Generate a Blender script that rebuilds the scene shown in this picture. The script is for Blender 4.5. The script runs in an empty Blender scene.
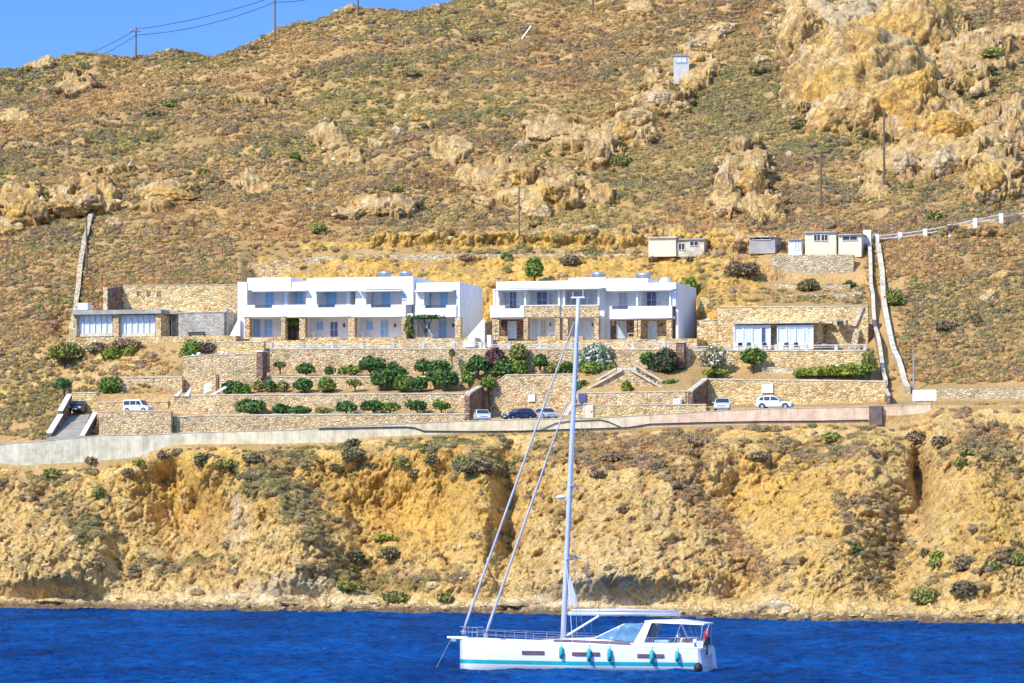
import bpy, bmesh, math, random
import numpy as np
from mathutils import Vector, Matrix

# ------------------------------------------------------------------ frame
F, H, HR, CX = 3810.0, 9.1, 525.0, 512.0      # focal length (px), eye height, horizon row
YAW = 0.03                                     # the bay front runs obliquely to the view
TH = math.atan(0.27)
NX, NY = math.sin(TH), math.cos(TH)            # inward normal of the terraces
R = math.radians
sc = bpy.context.scene
C = sc.collection
random.seed(7); rng = np.random.default_rng(7)

def at(px, py, Y):
    return Vector(((px-CX)/F*Y, Y, H+(HR-py)/F*Y))
def Yp(px, Y): return Y+(CX-px)*YAW
def W(px, py, Y): return at(px, py, Yp(px, Y))
def lerp(a, b, t): return a+(b-a)*t
def itp(px, tab):
    return float(np.interp(px, [t[0] for t in tab], [t[1] for t in tab]))

# ------------------------------------------------------------------ numpy noise
def _hash(ix, iy, iz, seed):
    with np.errstate(over='ignore'):
        h = (ix.astype(np.uint32)*np.uint32(374761393) + iy.astype(np.uint32)*np.uint32(668265263)
             + iz.astype(np.uint32)*np.uint32(2147483647) + np.uint32(seed)*np.uint32(1274126177))
        h = (h ^ (h >> np.uint32(13)))*np.uint32(1103515245)
        h = (h ^ (h >> np.uint32(15)))*np.uint32(2246822519)
        h = h ^ (h >> np.uint32(16))
    return h
def vnoise(x, y, z, seed=0):
    x = np.asarray(x, float)+1000; y = np.asarray(y, float)+1000; z = np.asarray(z, float)+1000
    xi = np.floor(x).astype(np.int64); yi = np.floor(y).astype(np.int64); zi = np.floor(z).astype(np.int64)
    fx, fy, fz = x-xi, y-yi, z-zi
    u = fx*fx*fx*(fx*(fx*6-15)+10); v = fy*fy*fy*(fy*(fy*6-15)+10); w = fz*fz*fz*(fz*(fz*6-15)+10)
    out = 0
    for dx in (0, 1):
        for dy in (0, 1):
            for dz in (0, 1):
                h = _hash(xi+dx, yi+dy, zi+dz, seed)
                gx = (h & 255)/127.5-1; gy = ((h >> 8) & 255)/127.5-1; gz = ((h >> 16) & 255)/127.5-1
                d = gx*(fx-dx)+gy*(fy-dy)+gz*(fz-dz)
                out = out+d*(u if dx else 1-u)*(v if dy else 1-v)*(w if dz else 1-w)
    return out
def fbm(x, y, z, o=4, seed=0, g=0.5):
    a, s, f = 1.0, 0, 1.0
    for k in range(o):
        s = s+a*vnoise(x*f, y*f, z*f, seed+k*17); a *= g; f *= 2.03
    return s
def ridged(x, y, z, o=4, seed=0):
    a, s, f = 1.0, 0, 1.0
    for k in range(o):
        s = s+a*(1-np.abs(vnoise(x*f, y*f, z*f, seed+k*31))*2.6); a *= 0.5; f *= 2.1
    return s/1.9-0.45
def facet(x, y, seed, k=1.1):
    """angular, flat faced relief: the highest of tilted pyramids set at random"""
    xi = np.floor(x).astype(np.int64)+700; yi = np.floor(y).astype(np.int64)+700; x = x+700; y = y+700
    best = np.full(x.shape, -9.0)
    for dx in (-1, 0, 1):
        for dy in (-1, 0, 1):
            h = _hash(xi+dx, yi+dy, xi*0+3, seed); h2 = _hash(xi+dx, yi+dy, xi*0+9, seed+1)
            ax = x-(xi+dx+(h & 255)/255.0); ay = y-(yi+dy+((h >> 8) & 255)/255.0)
            th = ((h >> 16) & 255)/255.0*3.14; ca, sa = np.cos(th), np.sin(th)
            u = ax*ca+ay*sa; v = -ax*sa+ay*ca
            hh = (h2 & 255)/255.0*0.55; tu = ((h2 >> 8) & 255)/255.0-0.5; tv = ((h2 >> 16) & 255)/255.0-0.5
            val = np.minimum(hh+0.6-k*np.maximum(np.abs(u)*1.1, np.abs(v)*0.8), hh+0.25+0.5*tu*u+0.5*tv*v)
            best = np.maximum(best, val)
    return best
def sstep(a, b, x):
    t = np.clip((x-a)/(b-a), 0, 1); return t*t*(3-2*t)

# ------------------------------------------------------------------ materials
def nmat(name):
    m = bpy.data.materials.new(name); m.use_nodes = True
    nt = m.node_tree; b = nt.nodes['Principled BSDF']
    return m, nt, b
def nd(nt, t, **kw):
    n = nt.nodes.new(t)
    for k, v in kw.items():
        if k.startswith('i_'):
            key = k[2:]; key = int(key) if key.isdigit() else key
            n.inputs[key].default_value = v
        else: setattr(n, k, v)
    return n
def ramp(nt, fac, stops, interp='LINEAR'):
    r = nt.nodes.new('ShaderNodeValToRGB'); r.color_ramp.interpolation = interp
    els = r.color_ramp.elements
    while len(els) < len(stops): els.new(0.5)
    for e, (p, c) in zip(els, stops):
        e.position = p; e.color = (*c, 1) if len(c) == 3 else c
    nt.links.new(fac, r.inputs[0]); return r.outputs[0]
def mixc(nt, fac, a, b, mode='MIX'):
    m = nt.nodes.new('ShaderNodeMix'); m.data_type = 'RGBA'; m.blend_type = mode
    for sock, v in ((m.inputs[0], fac), (m.inputs[6], a), (m.inputs[7], b)):
        if hasattr(v, 'is_linked') or hasattr(v, 'links'): nt.links.new(v, sock)
        elif isinstance(v, (int, float)): sock.default_value = v
        else: sock.default_value = (*v, 1)
    return m.outputs[2]
def mth(nt, op, a, b=None, clamp=False):
    m = nt.nodes.new('ShaderNodeMath'); m.operation = op; m.use_clamp = clamp
    for i, v in enumerate((a, b)):
        if v is None: continue
        if hasattr(v, 'links'): nt.links.new(v, m.inputs[i])
        else: m.inputs[i].default_value = v
    return m.outputs[0]
def noise(nt, vec, scale, detail=4, rough=0.55):
    n = nd(nt, 'ShaderNodeTexNoise'); n.inputs['Scale'].default_value = scale
    n.inputs['Detail'].default_value = detail; n.inputs['Roughness'].default_value = rough
    nt.links.new(vec, n.inputs['Vector']); return n.outputs[0]
def bump(nt, b, h, dist, strength=1.0):
    n = nt.nodes.new('ShaderNodeBump'); n.inputs['Distance'].default_value = dist
    n.inputs['Strength'].default_value = strength
    nt.links.new(h, n.inputs['Height']); nt.links.new(n.outputs[0], b.inputs['Normal'])
def geo_pos(nt):
    return nt.nodes.new('ShaderNodeNewGeometry').outputs['Position']

def plain(name, col, rough=0.6, metal=0.0, var=0.08, scale=1.5, spec=0.5, stain=0.0):
    m, nt, b = nmat(name)
    p = geo_pos(nt)
    n = noise(nt, p, scale, 5)
    dark = tuple(c*(1-var*2.5) for c in col); lite = tuple(min(1, c*(1+var)) for c in col)
    c = ramp(nt, n, [(0.3, dark), (0.7, lite)])
    if stain:
        mp = nd(nt, 'ShaderNodeMapping'); nt.links.new(p, mp.inputs[0]); mp.inputs['Scale'].default_value = (1.2, 1.2, 0.12)
        s = noise(nt, mp.outputs[0], 1.6, 5, 0.65)
        f = ramp(nt, s, [(0.5, (0, 0, 0)), (0.75, (stain,)*3)])
        c = mixc(nt, f, c, tuple(v*0.55 for v in col), 'MIX')
    nt.links.new(c, b.inputs['Base Color'])
    b.inputs['Roughness'].default_value = rough; b.inputs['Metallic'].default_value = metal
    b.inputs['Specular IOR Level'].default_value = spec
    return m

def stone_mat(name, cols, scale=2.6, mortar=(0.5, 0.44, 0.33), tint=None, bd=0.09):
    m, nt, b = nmat(name)
    p = geo_pos(nt)
    mp = nd(nt, 'ShaderNodeMapping'); nt.links.new(p, mp.inputs[0]); mp.inputs['Scale'].default_value = (1, 1, 1.5)
    wn = nd(nt, 'ShaderNodeTexNoise'); wn.inputs['Scale'].default_value = 3.0; nt.links.new(p, wn.inputs['Vector'])
    vm = nd(nt, 'ShaderNodeVectorMath', operation='MULTIPLY_ADD'); nt.links.new(wn.outputs['Color'], vm.inputs[0])
    vm.inputs[1].default_value = (0.16, 0.16, 0.16); nt.links.new(mp.outputs[0], vm.inputs[2])
    v = nd(nt, 'ShaderNodeTexVoronoi'); v.inputs['Scale'].default_value = scale; nt.links.new(vm.outputs[0], v.inputs['Vector'])
    ve = nd(nt, 'ShaderNodeTexVoronoi', feature='DISTANCE_TO_EDGE'); ve.inputs['Scale'].default_value = scale
    nt.links.new(vm.outputs[0], ve.inputs['Vector'])
    sx = nd(nt, 'ShaderNodeSeparateColor'); nt.links.new(v.outputs['Color'], sx.inputs[0])
    k = len(cols)
    c = ramp(nt, sx.outputs[0], [(i/(k), col) for i, col in enumerate(cols)], 'CONSTANT')
    big = ramp(nt, noise(nt, p, 0.35, 4), [(0.35, (0.78, 0.76, 0.72)), (0.65, (1.12, 1.06, 0.98))])
    c = mixc(nt, 1.0, c, big, 'MULTIPLY')
    fine = ramp(nt, noise(nt, p, 9, 4), [(0.3, (0.75,)*3), (0.7, (1.15,)*3)])
    c = mixc(nt, 0.7, c, fine, 'MULTIPLY')
    e = ramp(nt, ve.outputs['Distance'], [(0.02, (1, 1, 1)), (0.09, (0, 0, 0))])
    sel = mth(nt, 'MULTIPLY', e, ramp(nt, sx.outputs[1], [(0.3, (0.35,)*3), (0.8, (1, 1, 1))]))
    c = mixc(nt, sel, c, mortar)
    nt.links.new(c, b.inputs['Base Color'])
    b.inputs['Roughness'].default_value = 0.95; b.inputs['Specular IOR Level'].default_value = 0.1
    hgt = mth(nt, 'ADD', ramp(nt, ve.outputs['Distance'], [(0, (0,)*3), (0.22, (1,)*3)]), mth(nt, 'MULTIPLY', sx.outputs[2], 0.6))
    bump(nt, b, hgt, bd)
    return m

M = {}
M['white'] = plain('whitewash', (0.86, 0.86, 0.86), 0.8, var=0.03, scale=0.8, spec=0.2, stain=0.12)
M['whitepaint'] = plain('white_paint', (0.80, 0.80, 0.80), 0.5, var=0.02)
M['cream'] = plain('cream_render', (0.80, 0.70, 0.50), 0.85, var=0.05, stain=0.3)
M['blue'] = plain('blue_wood', (0.28, 0.56, 0.88), 0.5, var=0.05, scale=3)
M['blueglass'] = plain('blue_curtained_glass', (0.35, 0.56, 0.80), 0.15, var=0.12, scale=2, spec=0.6)
M['navy'] = plain('dark_blue_glass', (0.07, 0.09, 0.24), 0.15, var=0.1, spec=0.6)
M['greypaint'] = plain('pale_grey_paint', (0.62, 0.62, 0.60), 0.6, var=0.08)
M['greydoor'] = plain('grey_blue_shutter', (0.45, 0.52, 0.60), 0.5, var=0.1, scale=3)
M['curtain'] = plain('curtained_glass', (0.66, 0.76, 0.82), 0.2, var=0.08, scale=2.5, spec=0.7)
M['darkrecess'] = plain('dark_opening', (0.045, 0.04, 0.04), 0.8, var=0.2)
M['concrete'] = plain('concrete_roof', (0.42, 0.40, 0.37), 0.9, var=0.12, scale=1.0, stain=0.3)
M['coping'] = plain('pale_coping', (0.66, 0.58, 0.44), 0.85, var=0.16, scale=1.2)
M['wood'] = plain('weathered_wood', (0.20, 0.13, 0.08), 0.85, var=0.15, scale=3)
M['iron'] = plain('dark_iron', (0.06, 0.06, 0.065), 0.5, 0.3, var=0.1)
M['cable'] = plain('black_cable', (0.02, 0.02, 0.025), 0.6)
M['solar'] = plain('solar_panel', (0.20, 0.20, 0.22), 0.35, var=0.15)
M['steel'] = plain('galvanised_steel', (0.55, 0.56, 0.58), 0.35, 0.7)
M['sign'] = plain('white_sign', (0.78, 0.78, 0.80), 0.5, var=0.02)
M['asphalt'] = plain('asphalt', (0.10, 0.095, 0.09), 0.95, var=0.15)
M['drive'] = plain('concrete_drive', (0.36, 0.33, 0.27), 0.92, var=0.12, scale=0.8)
tan = [(0.80, 0.61, 0.34), (0.76, 0.53, 0.26), (0.86, 0.72, 0.47), (0.62, 0.41, 0.21), (0.84, 0.66, 0.38), (0.74, 0.57, 0.36), (0.48, 0.31, 0.17), (0.82, 0.60, 0.31)]
M['stone'] = stone_mat('tan_rubble_stone', tan, 2.9, mortar=(0.80, 0.68, 0.46))
M['stone2'] = stone_mat('yellow_rubble_stone', [(0.84, 0.64, 0.33), (0.80, 0.56, 0.24), (0.88, 0.75, 0.46), (0.70, 0.47, 0.20), (0.86, 0.69, 0.38), (0.54, 0.35, 0.16)], 2.5, mortar=(0.84, 0.70, 0.42))
M['stonegrey'] = stone_mat('grey_rubble_stone', [(0.52, 0.49, 0.42), (0.44, 0.42, 0.37), (0.58, 0.55, 0.47), (0.38, 0.35, 0.30)], 2.8, mortar=(0.56, 0.53, 0.46), bd=0.04)
M['stonedark'] = stone_mat('brown_and_shaded_rubble', [(0.36, 0.22, 0.16), (0.28, 0.17, 0.13), (0.42, 0.28, 0.19), (0.22, 0.14, 0.11)], 2.6, mortar=(0.34, 0.25, 0.19))  # brown stone, also given to sun-averted wall faces to paint their shade
M['stonepale'] = stone_mat('pale_drystone', [(0.76, 0.67, 0.46), (0.68, 0.57, 0.37), (0.82, 0.75, 0.56), (0.54, 0.44, 0.29)], 2.8, mortar=(0.60, 0.49, 0.31))

def parapet_mat(name):
    m, nt, b = nmat(name); p = geo_pos(nt)
    sx = nd(nt, 'ShaderNodeSeparateXYZ'); nt.links.new(p, sx.inputs[0])
    base = ramp(nt, mth(nt, 'MULTIPLY_ADD', sx.outputs[0], 1/130.0), [(0, (0.5,)*3), (1, (0.5,)*3)])
    t = mth(nt, 'ADD', mth(nt, 'MULTIPLY', sx.outputs[0], 1/120.0), 0.5)
    base = ramp(nt, t, [(0.05, (0.64, 0.60, 0.46)), (0.20, (0.68, 0.62, 0.46)), (0.45, (0.70, 0.61, 0.42)), (0.60, (0.72, 0.60, 0.42)), (0.64, (0.76, 0.56, 0.41)), (0.82, (0.77, 0.55, 0.40)), (0.9, (0.72, 0.57, 0.37))])
    mp = nd(nt, 'ShaderNodeMapping'); nt.links.new(p, mp.inputs[0]); mp.inputs['Scale'].default_value = (1.0, 1.0, 0.13)
    s = noise(nt, mp.outputs[0], 1.1, 6, 0.7)
    c = mixc(nt, 1.0, base, ramp(nt, s, [(0.28, (0.72, 0.72, 0.68)), (0.5, (1, 1, 1)), (0.75, (1.15, 1.14, 1.1))]), 'MULTIPLY')
    s2 = noise(nt, p, 0.9, 7, 0.7)
    c = mixc(nt, 1.0, c, ramp(nt, s2, [(0.35, (0.75, 0.72, 0.66)), (0.6, (1.05, 1.05, 1.05))]), 'MULTIPLY')
    wv = nd(nt, 'ShaderNodeTexWave', wave_type='BANDS', bands_direction='X'); wv.inputs['Scale'].default_value = 0.4
    wv.inputs['Distortion'].default_value = 0.3; nt.links.new(p, wv.inputs['Vector'])
    c = mixc(nt, ramp(nt, wv.outputs['Fac'], [(0.0, (0.35,)*3), (0.02, (0, 0, 0))]), c, (0.3, 0.27, 0.22))
    nt.links.new(c, b.inputs['Base Color']); b.inputs['Roughness'].default_value = 0.9; b.inputs['Specular IOR Level'].default_value = 0.15
    bump(nt, b, s2, 0.06)
    return m
M['parapet'] = parapet_mat('weathered_concrete')

def leaf_mat(name, cols, drift=False):
    m, nt, b = nmat(name)
    oi = nt.nodes.new('ShaderNodeObjectInfo'); p = geo_pos(nt)
    n = noise(nt, p, 2.5, 3)
    r = mth(nt, 'ADD', mth(nt, 'MULTIPLY', oi.outputs['Random'], 0.6), mth(nt, 'MULTIPLY', n, 0.45))
    c = ramp(nt, r, [(0.12+0.76*i/(len(cols)-1), x) for i, x in enumerate(cols)])
    n2 = noise(nt, p, 14, 2)
    c = mixc(nt, 1.0, c, ramp(nt, n2, [(0.3, (0.75,)*3), (0.7, (1.3,)*3)]), 'MULTIPLY')
    if drift:
        n3 = noise(nt, p, 0.035, 4)
        c = mixc(nt, 1.0, c, ramp(nt, n3, [(0.36, (0.84, 0.96, 0.72)), (0.5, (1.0, 0.99, 0.92)), (0.64, (1.18, 1.0, 0.88))]), 'MULTIPLY')
    nt.links.new(c, b.inputs['Base Color']); b.inputs['Roughness'].default_value = 0.75
    b.inputs['Specular IOR Level'].default_value = 0.15
    return m
M['scrub'] = leaf_mat('dry_scrub', [(0.35, 0.225, 0.125), (0.48, 0.32, 0.15), (0.41, 0.285, 0.12), (0.55, 0.375, 0.17), (0.35, 0.27, 0.11), (0.44, 0.28, 0.155)], True)
M['straw'] = leaf_mat('dry_grass', [(0.60, 0.41, 0.19), (0.52, 0.37, 0.17), (0.68, 0.50, 0.26)], True)
M['grey'] = leaf_mat('grey_scrub', [(0.25, 0.18, 0.125), (0.33, 0.24, 0.15), (0.23, 0.18, 0.115), (0.25, 0.21, 0.10)], True)
M['green'] = leaf_mat('dark_green_leaves', [(0.05, 0.105, 0.035), (0.075, 0.14, 0.045), (0.10, 0.165, 0.05)])
M['green2'] = leaf_mat('bright_green_leaves', [(0.09, 0.18, 0.04), (0.12, 0.22, 0.05), (0.16, 0.24, 0.06)])
M['olive'] = leaf_mat('olive_green_leaves', [(0.20, 0.26, 0.04), (0.27, 0.31, 0.05), (0.32, 0.32, 0.07)])
M['greygreen'] = leaf_mat('grey_green_leaves', [(0.22, 0.21, 0.08), (0.28, 0.26, 0.09), (0.33, 0.28, 0.12)])
M['oleander'] = leaf_mat('oleander_leaves', [(0.14, 0.24, 0.09), (0.19, 0.28, 0.13)])
M['bloom'] = leaf_mat('pale_blossom', [(0.7, 0.64, 0.55), (0.75, 0.70, 0.64)])
M['pinkbloom'] = leaf_mat('dusky_pink_blossom', [(0.26, 0.10, 0.11), (0.34, 0.14, 0.13)])
M['purple'] = leaf_mat('purple_brown_leaves', [(0.11, 0.065, 0.07), (0.15, 0.09, 0.085)])
M['twig'] = plain('brown_twigs', (0.12, 0.08, 0.05), 0.9)

# terrain: masks painted per vertex steer procedural noise colours
def nd_dist(nt, vm):
    v = nd(nt, 'ShaderNodeTexVoronoi', feature='DISTANCE_TO_EDGE'); v.inputs['Scale'].default_value = 1.15
    nt.links.new(vm.outputs[0], v.inputs['Vector']); return v.outputs['Distance']
def terrain_mat():
    m, nt, b = nmat('rock_and_earth'); p = geo_pos(nt)
    def att(n):
        a = nt.nodes.new('ShaderNodeAttribute'); a.attribute_name = n; return a
    a1 = att('mask_a'); s = nd(nt, 'ShaderNodeSeparateColor'); nt.links.new(a1.outputs['Color'], s.inputs[0])
    rock, ochre, pale = s.outputs[0], s.outputs[1], s.outputs[2]
    a2 = att('mask_b'); s2 = nd(nt, 'ShaderNodeSeparateColor'); nt.links.new(a2.outputs['Color'], s2.inputs[0])
    green, wet, cav = s2.outputs[0], s2.outputs[1], s2.outputs[2]
    n1 = noise(nt, p, 0.5, 8, 0.65); n2 = noise(nt, p, 2.3, 8, 0.7); n3 = noise(nt, p, 0.14, 5, 0.6)
    soil = ramp(nt, n2, [(0.25, (0.37, 0.22, 0.10)), (0.45, (0.59, 0.37, 0.155)), (0.62, (0.72, 0.48, 0.215)), (0.8, (0.84, 0.63, 0.33))])
    soil = mixc(nt, ramp(nt, n3, [(0.4, (0,)*3), (0.65, (0.6,)*3)]), soil, (0.33, 0.25, 0.09))
    rk = ramp(nt, n2, [(0.22, (0.52, 0.29, 0.10)), (0.38, (0.84, 0.54, 0.19)), (0.54, (0.89, 0.67, 0.31)), (0.76, (0.90, 0.77, 0.45))])
    och = ramp(nt, n2, [(0.22, (0.59, 0.27, 0.06)), (0.38, (0.87, 0.47, 0.09)), (0.56, (0.92, 0.61, 0.17)), (0.78, (0.92, 0.75, 0.37))])
    pl = ramp(nt, n2, [(0.22, (0.62, 0.43, 0.23)), (0.42, (0.86, 0.69, 0.42)), (0.70, (0.90, 0.79, 0.56))])
    of = ramp(nt, mth(nt, 'ADD', ochre, mth(nt, 'MULTIPLY', mth(nt, 'SUBTRACT', n1, 0.5), 1.6)), [(0.25, (0,)*3), (0.75, (1,)*3)])
    c = mixc(nt, of, rk, och)
    pf = ramp(nt, mth(nt, 'ADD', pale, mth(nt, 'MULTIPLY', mth(nt, 'SUBTRACT', n1, 0.5), 1.8)), [(0.35, (0,)*3), (0.75, (1,)*3)])
    c = mixc(nt, pf, c, pl)
    # rusty patches
    n4 = noise(nt, p, 0.33, 5, 0.7)
    c = mixc(nt, ramp(nt, n4, [(0.58, (0,)*3), (0.70, (0.6,)*3)]), c, (0.74, 0.36, 0.12))
    rf = ramp(nt, mth(nt, 'ADD', rock, mth(nt, 'MULTIPLY', mth(nt, 'SUBTRACT', n2, 0.5), 1.0)), [(0.35, (0,)*3), (0.6, (1,)*3)])
    c = mixc(nt, rf, soil, c)
    gf = ramp(nt, mth(nt, 'ADD', green, mth(nt, 'MULTIPLY', mth(nt, 'SUBTRACT', n1, 0.5), 1.0)), [(0.4, (0,)*3), (0.8, (0.8,)*3)])
    c = mixc(nt, gf, c, ramp(nt, n2, [(0.3, (0.14, 0.15, 0.04)), (0.7, (0.30, 0.27, 0.07))]))
    # crevices browner, their shade painted into the colour
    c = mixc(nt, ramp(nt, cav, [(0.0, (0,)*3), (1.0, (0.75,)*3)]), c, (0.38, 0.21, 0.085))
    # cracks in the rock
    mp = nd(nt, 'ShaderNodeMapping'); nt.links.new(p, mp.inputs[0]); mp.inputs['Scale'].default_value = (1.2, 1.0, 0.8)
    mp.inputs['Rotation'].default_value = (0.3, 0.5, 0.2)
    wn = nd(nt, 'ShaderNodeTexNoise'); wn.inputs['Scale'].default_value = 1.2; wn.inputs['Detail'].default_value = 6; nt.links.new(p, wn.inputs['Vector'])
    vm = nd(nt, 'ShaderNodeVectorMath', operation='MULTIPLY_ADD'); nt.links.new(wn.outputs['Color'], vm.inputs[0])
    vm.inputs[1].default_value = (3.2, 3.2, 3.2); nt.links.new(mp.outputs[0], vm.inputs[2])
    ve = nd(nt, 'ShaderNodeTexVoronoi', feature='DISTANCE_TO_EDGE'); ve.inputs['Scale'].default_value = 0.42
    nt.links.new(vm.outputs[0], ve.inputs['Vector'])
    crack = ramp(nt, ve.outputs['Distance'], [(0.0, (1,)*3), (0.035, (0,)*3)])
    c = mixc(nt, mth(nt, 'MULTIPLY', mth(nt, 'MULTIPLY', crack, rf), 0.3), c, (0.26, 0.14, 0.055))
    nf = noise(nt, p, 5.5, 5, 0.7)
    c = mixc(nt, 1.0, c, ramp(nt, nf, [(0.30, (0.66, 0.55, 0.44)), (0.44, (1, 1, 1)), (0.7, (1.12, 1.12, 1.12))]), 'MULTIPLY')
    v2 = nd(nt, 'ShaderNodeTexVoronoi', feature='DISTANCE_TO_EDGE'); v2.inputs['Scale'].default_value = 1.15
    nt.links.new(vm.outputs[0], v2.inputs['Vector'])
    ck2 = ramp(nt, v2.outputs['Distance'], [(0.0, (1,)*3), (0.05, (0,)*3)])
    c = mixc(nt, mth(nt, 'MULTIPLY', mth(nt, 'MULTIPLY', ck2, rf), 0.24), c, (0.36, 0.20, 0.08))
    c = mixc(nt, wet, c, (0.24, 0.17, 0.10))
    nt.links.new(c, b.inputs['Base Color']); b.inputs['Roughness'].default_value = 0.95; b.inputs['Specular IOR Level'].default_value = 0.08
    h = mth(nt, 'ADD', n2, mth(nt, 'MULTIPLY', mth(nt, 'MULTIPLY', crack, rf), -0.35))
    h = mth(nt, 'ADD', h, mth(nt, 'MULTIPLY', ramp(nt, nd_dist(nt, vm), [(0.0, (0,)*3), (0.25, (1,)*3)]), mth(nt, 'MULTIPLY', rf, 0.22)))
    bump(nt, b, h, 0.42, 1.0)
    return m
M['terrain'] = terrain_mat()

def water_mat():
    m, nt, b = nmat('sea_water'); p = geo_pos(nt); nt.nodes.remove(b)
    out = nt.nodes['Material Output']
    mp = nd(nt, 'ShaderNodeMapping'); nt.links.new(p, mp.inputs[0]); mp.inputs['Scale'].default_value = (0.10, 0.035, 1)
    n = noise(nt, mp.outputs[0], 1.0, 5)
    mp2 = nd(nt, 'ShaderNodeMapping'); nt.links.new(p, mp2.inputs[0]); mp2.inputs['Scale'].default_value = (0.75, 0.42, 1)
    n3 = noise(nt, mp2.outputs[0], 1.0, 4, 0.6)
    c = ramp(nt, n, [(0.32, (0.0, 0.024, 0.14)), (0.66, (0.0, 0.078, 0.32))])
    c = mixc(nt, 1.0, c, ramp(nt, n3, [(0.35, (0.30, 0.36, 0.48)), (0.6, (1.2, 1.2, 1.15))]), 'MULTIPLY')
    mp3 = nd(nt, 'ShaderNodeMapping'); nt.links.new(p, mp3.inputs[0]); mp3.inputs['Scale'].default_value = (1.3, 0.8, 1)
    n4 = noise(nt, mp3.outputs[0], 1.0, 5, 0.7)
    c = mixc(nt, mth(nt, 'MULTIPLY', ramp(nt, n4, [(0.66, (0,)*3), (0.74, (0.5,)*3)]), ramp(nt, n, [(0.45, (0.2,)*3), (0.6, (1,)*3)])), c, (0.25, 0.45, 0.75))  # pale flecks painted in for glints and small whitecaps
    df = nd(nt, 'ShaderNodeBsdfDiffuse'); nt.links.new(c, df.inputs[0])
    gl = nd(nt, 'ShaderNodeBsdfGlossy'); gl.inputs['Color'].default_value = (0.35, 0.72, 1.0, 1); gl.inputs['Roughness'].default_value = 0.16
    n2 = noise(nt, p, 1.6, 5, 0.62)
    bn = nt.nodes.new('ShaderNodeBump'); bn.inputs['Distance'].default_value = 0.45; nt.links.new(n2, bn.inputs['Height'])
    fr = nd(nt, 'ShaderNodeFresnel'); fr.inputs[0].default_value = 1.33; nt.links.new(bn.outputs[0], fr.inputs['Normal'])
    for x in (df, gl): nt.links.new(bn.outputs[0], x.inputs['Normal'])
    mx_ = nt.nodes.new('ShaderNodeMixShader'); nt.links.new(mth(nt, 'MULTIPLY', fr.outputs[0], 0.52), mx_.inputs[0])
    nt.links.new(df.outputs[0], mx_.inputs[1]); nt.links.new(gl.outputs[0], mx_.inputs[2]); nt.links.new(mx_.outputs[0], out.inputs['Surface'])
    return m
M['sea'] = water_mat()

# ------------------------------------------------------------------ object helpers
def tag(o, label=None, cat=None, group=None, kind=None):
    if label: o['label'] = label
    if cat: o['category'] = cat
    if group: o['group'] = group
    if kind: o['kind'] = kind
    return o
def empty(name, loc, label, cat, group=None, rz=0):
    o = bpy.data.objects.new(name, None); C.objects.link(o)
    o.location = loc; o.rotation_euler = (0, 0, rz); o.empty_display_size = 0.3
    return tag(o, label, cat, group)
def wmat(o):
    m = Matrix.Translation(o.location) @ o.rotation_euler.to_matrix().to_4x4() @ Matrix.Diagonal((*o.scale, 1))
    return wmat(o.parent) @ m if o.parent else m
def mesh_obj(name, verts, faces, mat, parent=None, origin=None, smooth=False, local=False):
    """verts in world space unless local; origin = where the object's base sits"""
    me = bpy.data.meshes.new(name)
    if parent is not None and not local:
        inv = wmat(parent).inverted(); verts = [inv @ Vector(v) for v in verts]
    off = Vector((0, 0, 0))
    if origin is not None: off = Vector(origin); verts = [Vector(v)-off for v in verts]
    me.from_pydata([tuple(v) for v in verts], [], faces); me.update()
    if isinstance(mat, (list, tuple)):
        for x in mat: me.materials.append(x)
    else: me.materials.append(mat)
    if smooth: me.polygons.foreach_set('use_smooth', [True]*len(me.polygons))
    o = bpy.data.objects.new(name, me); C.objects.link(o)
    o.location = off
    if parent is not None: o.parent = parent
    return o
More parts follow.
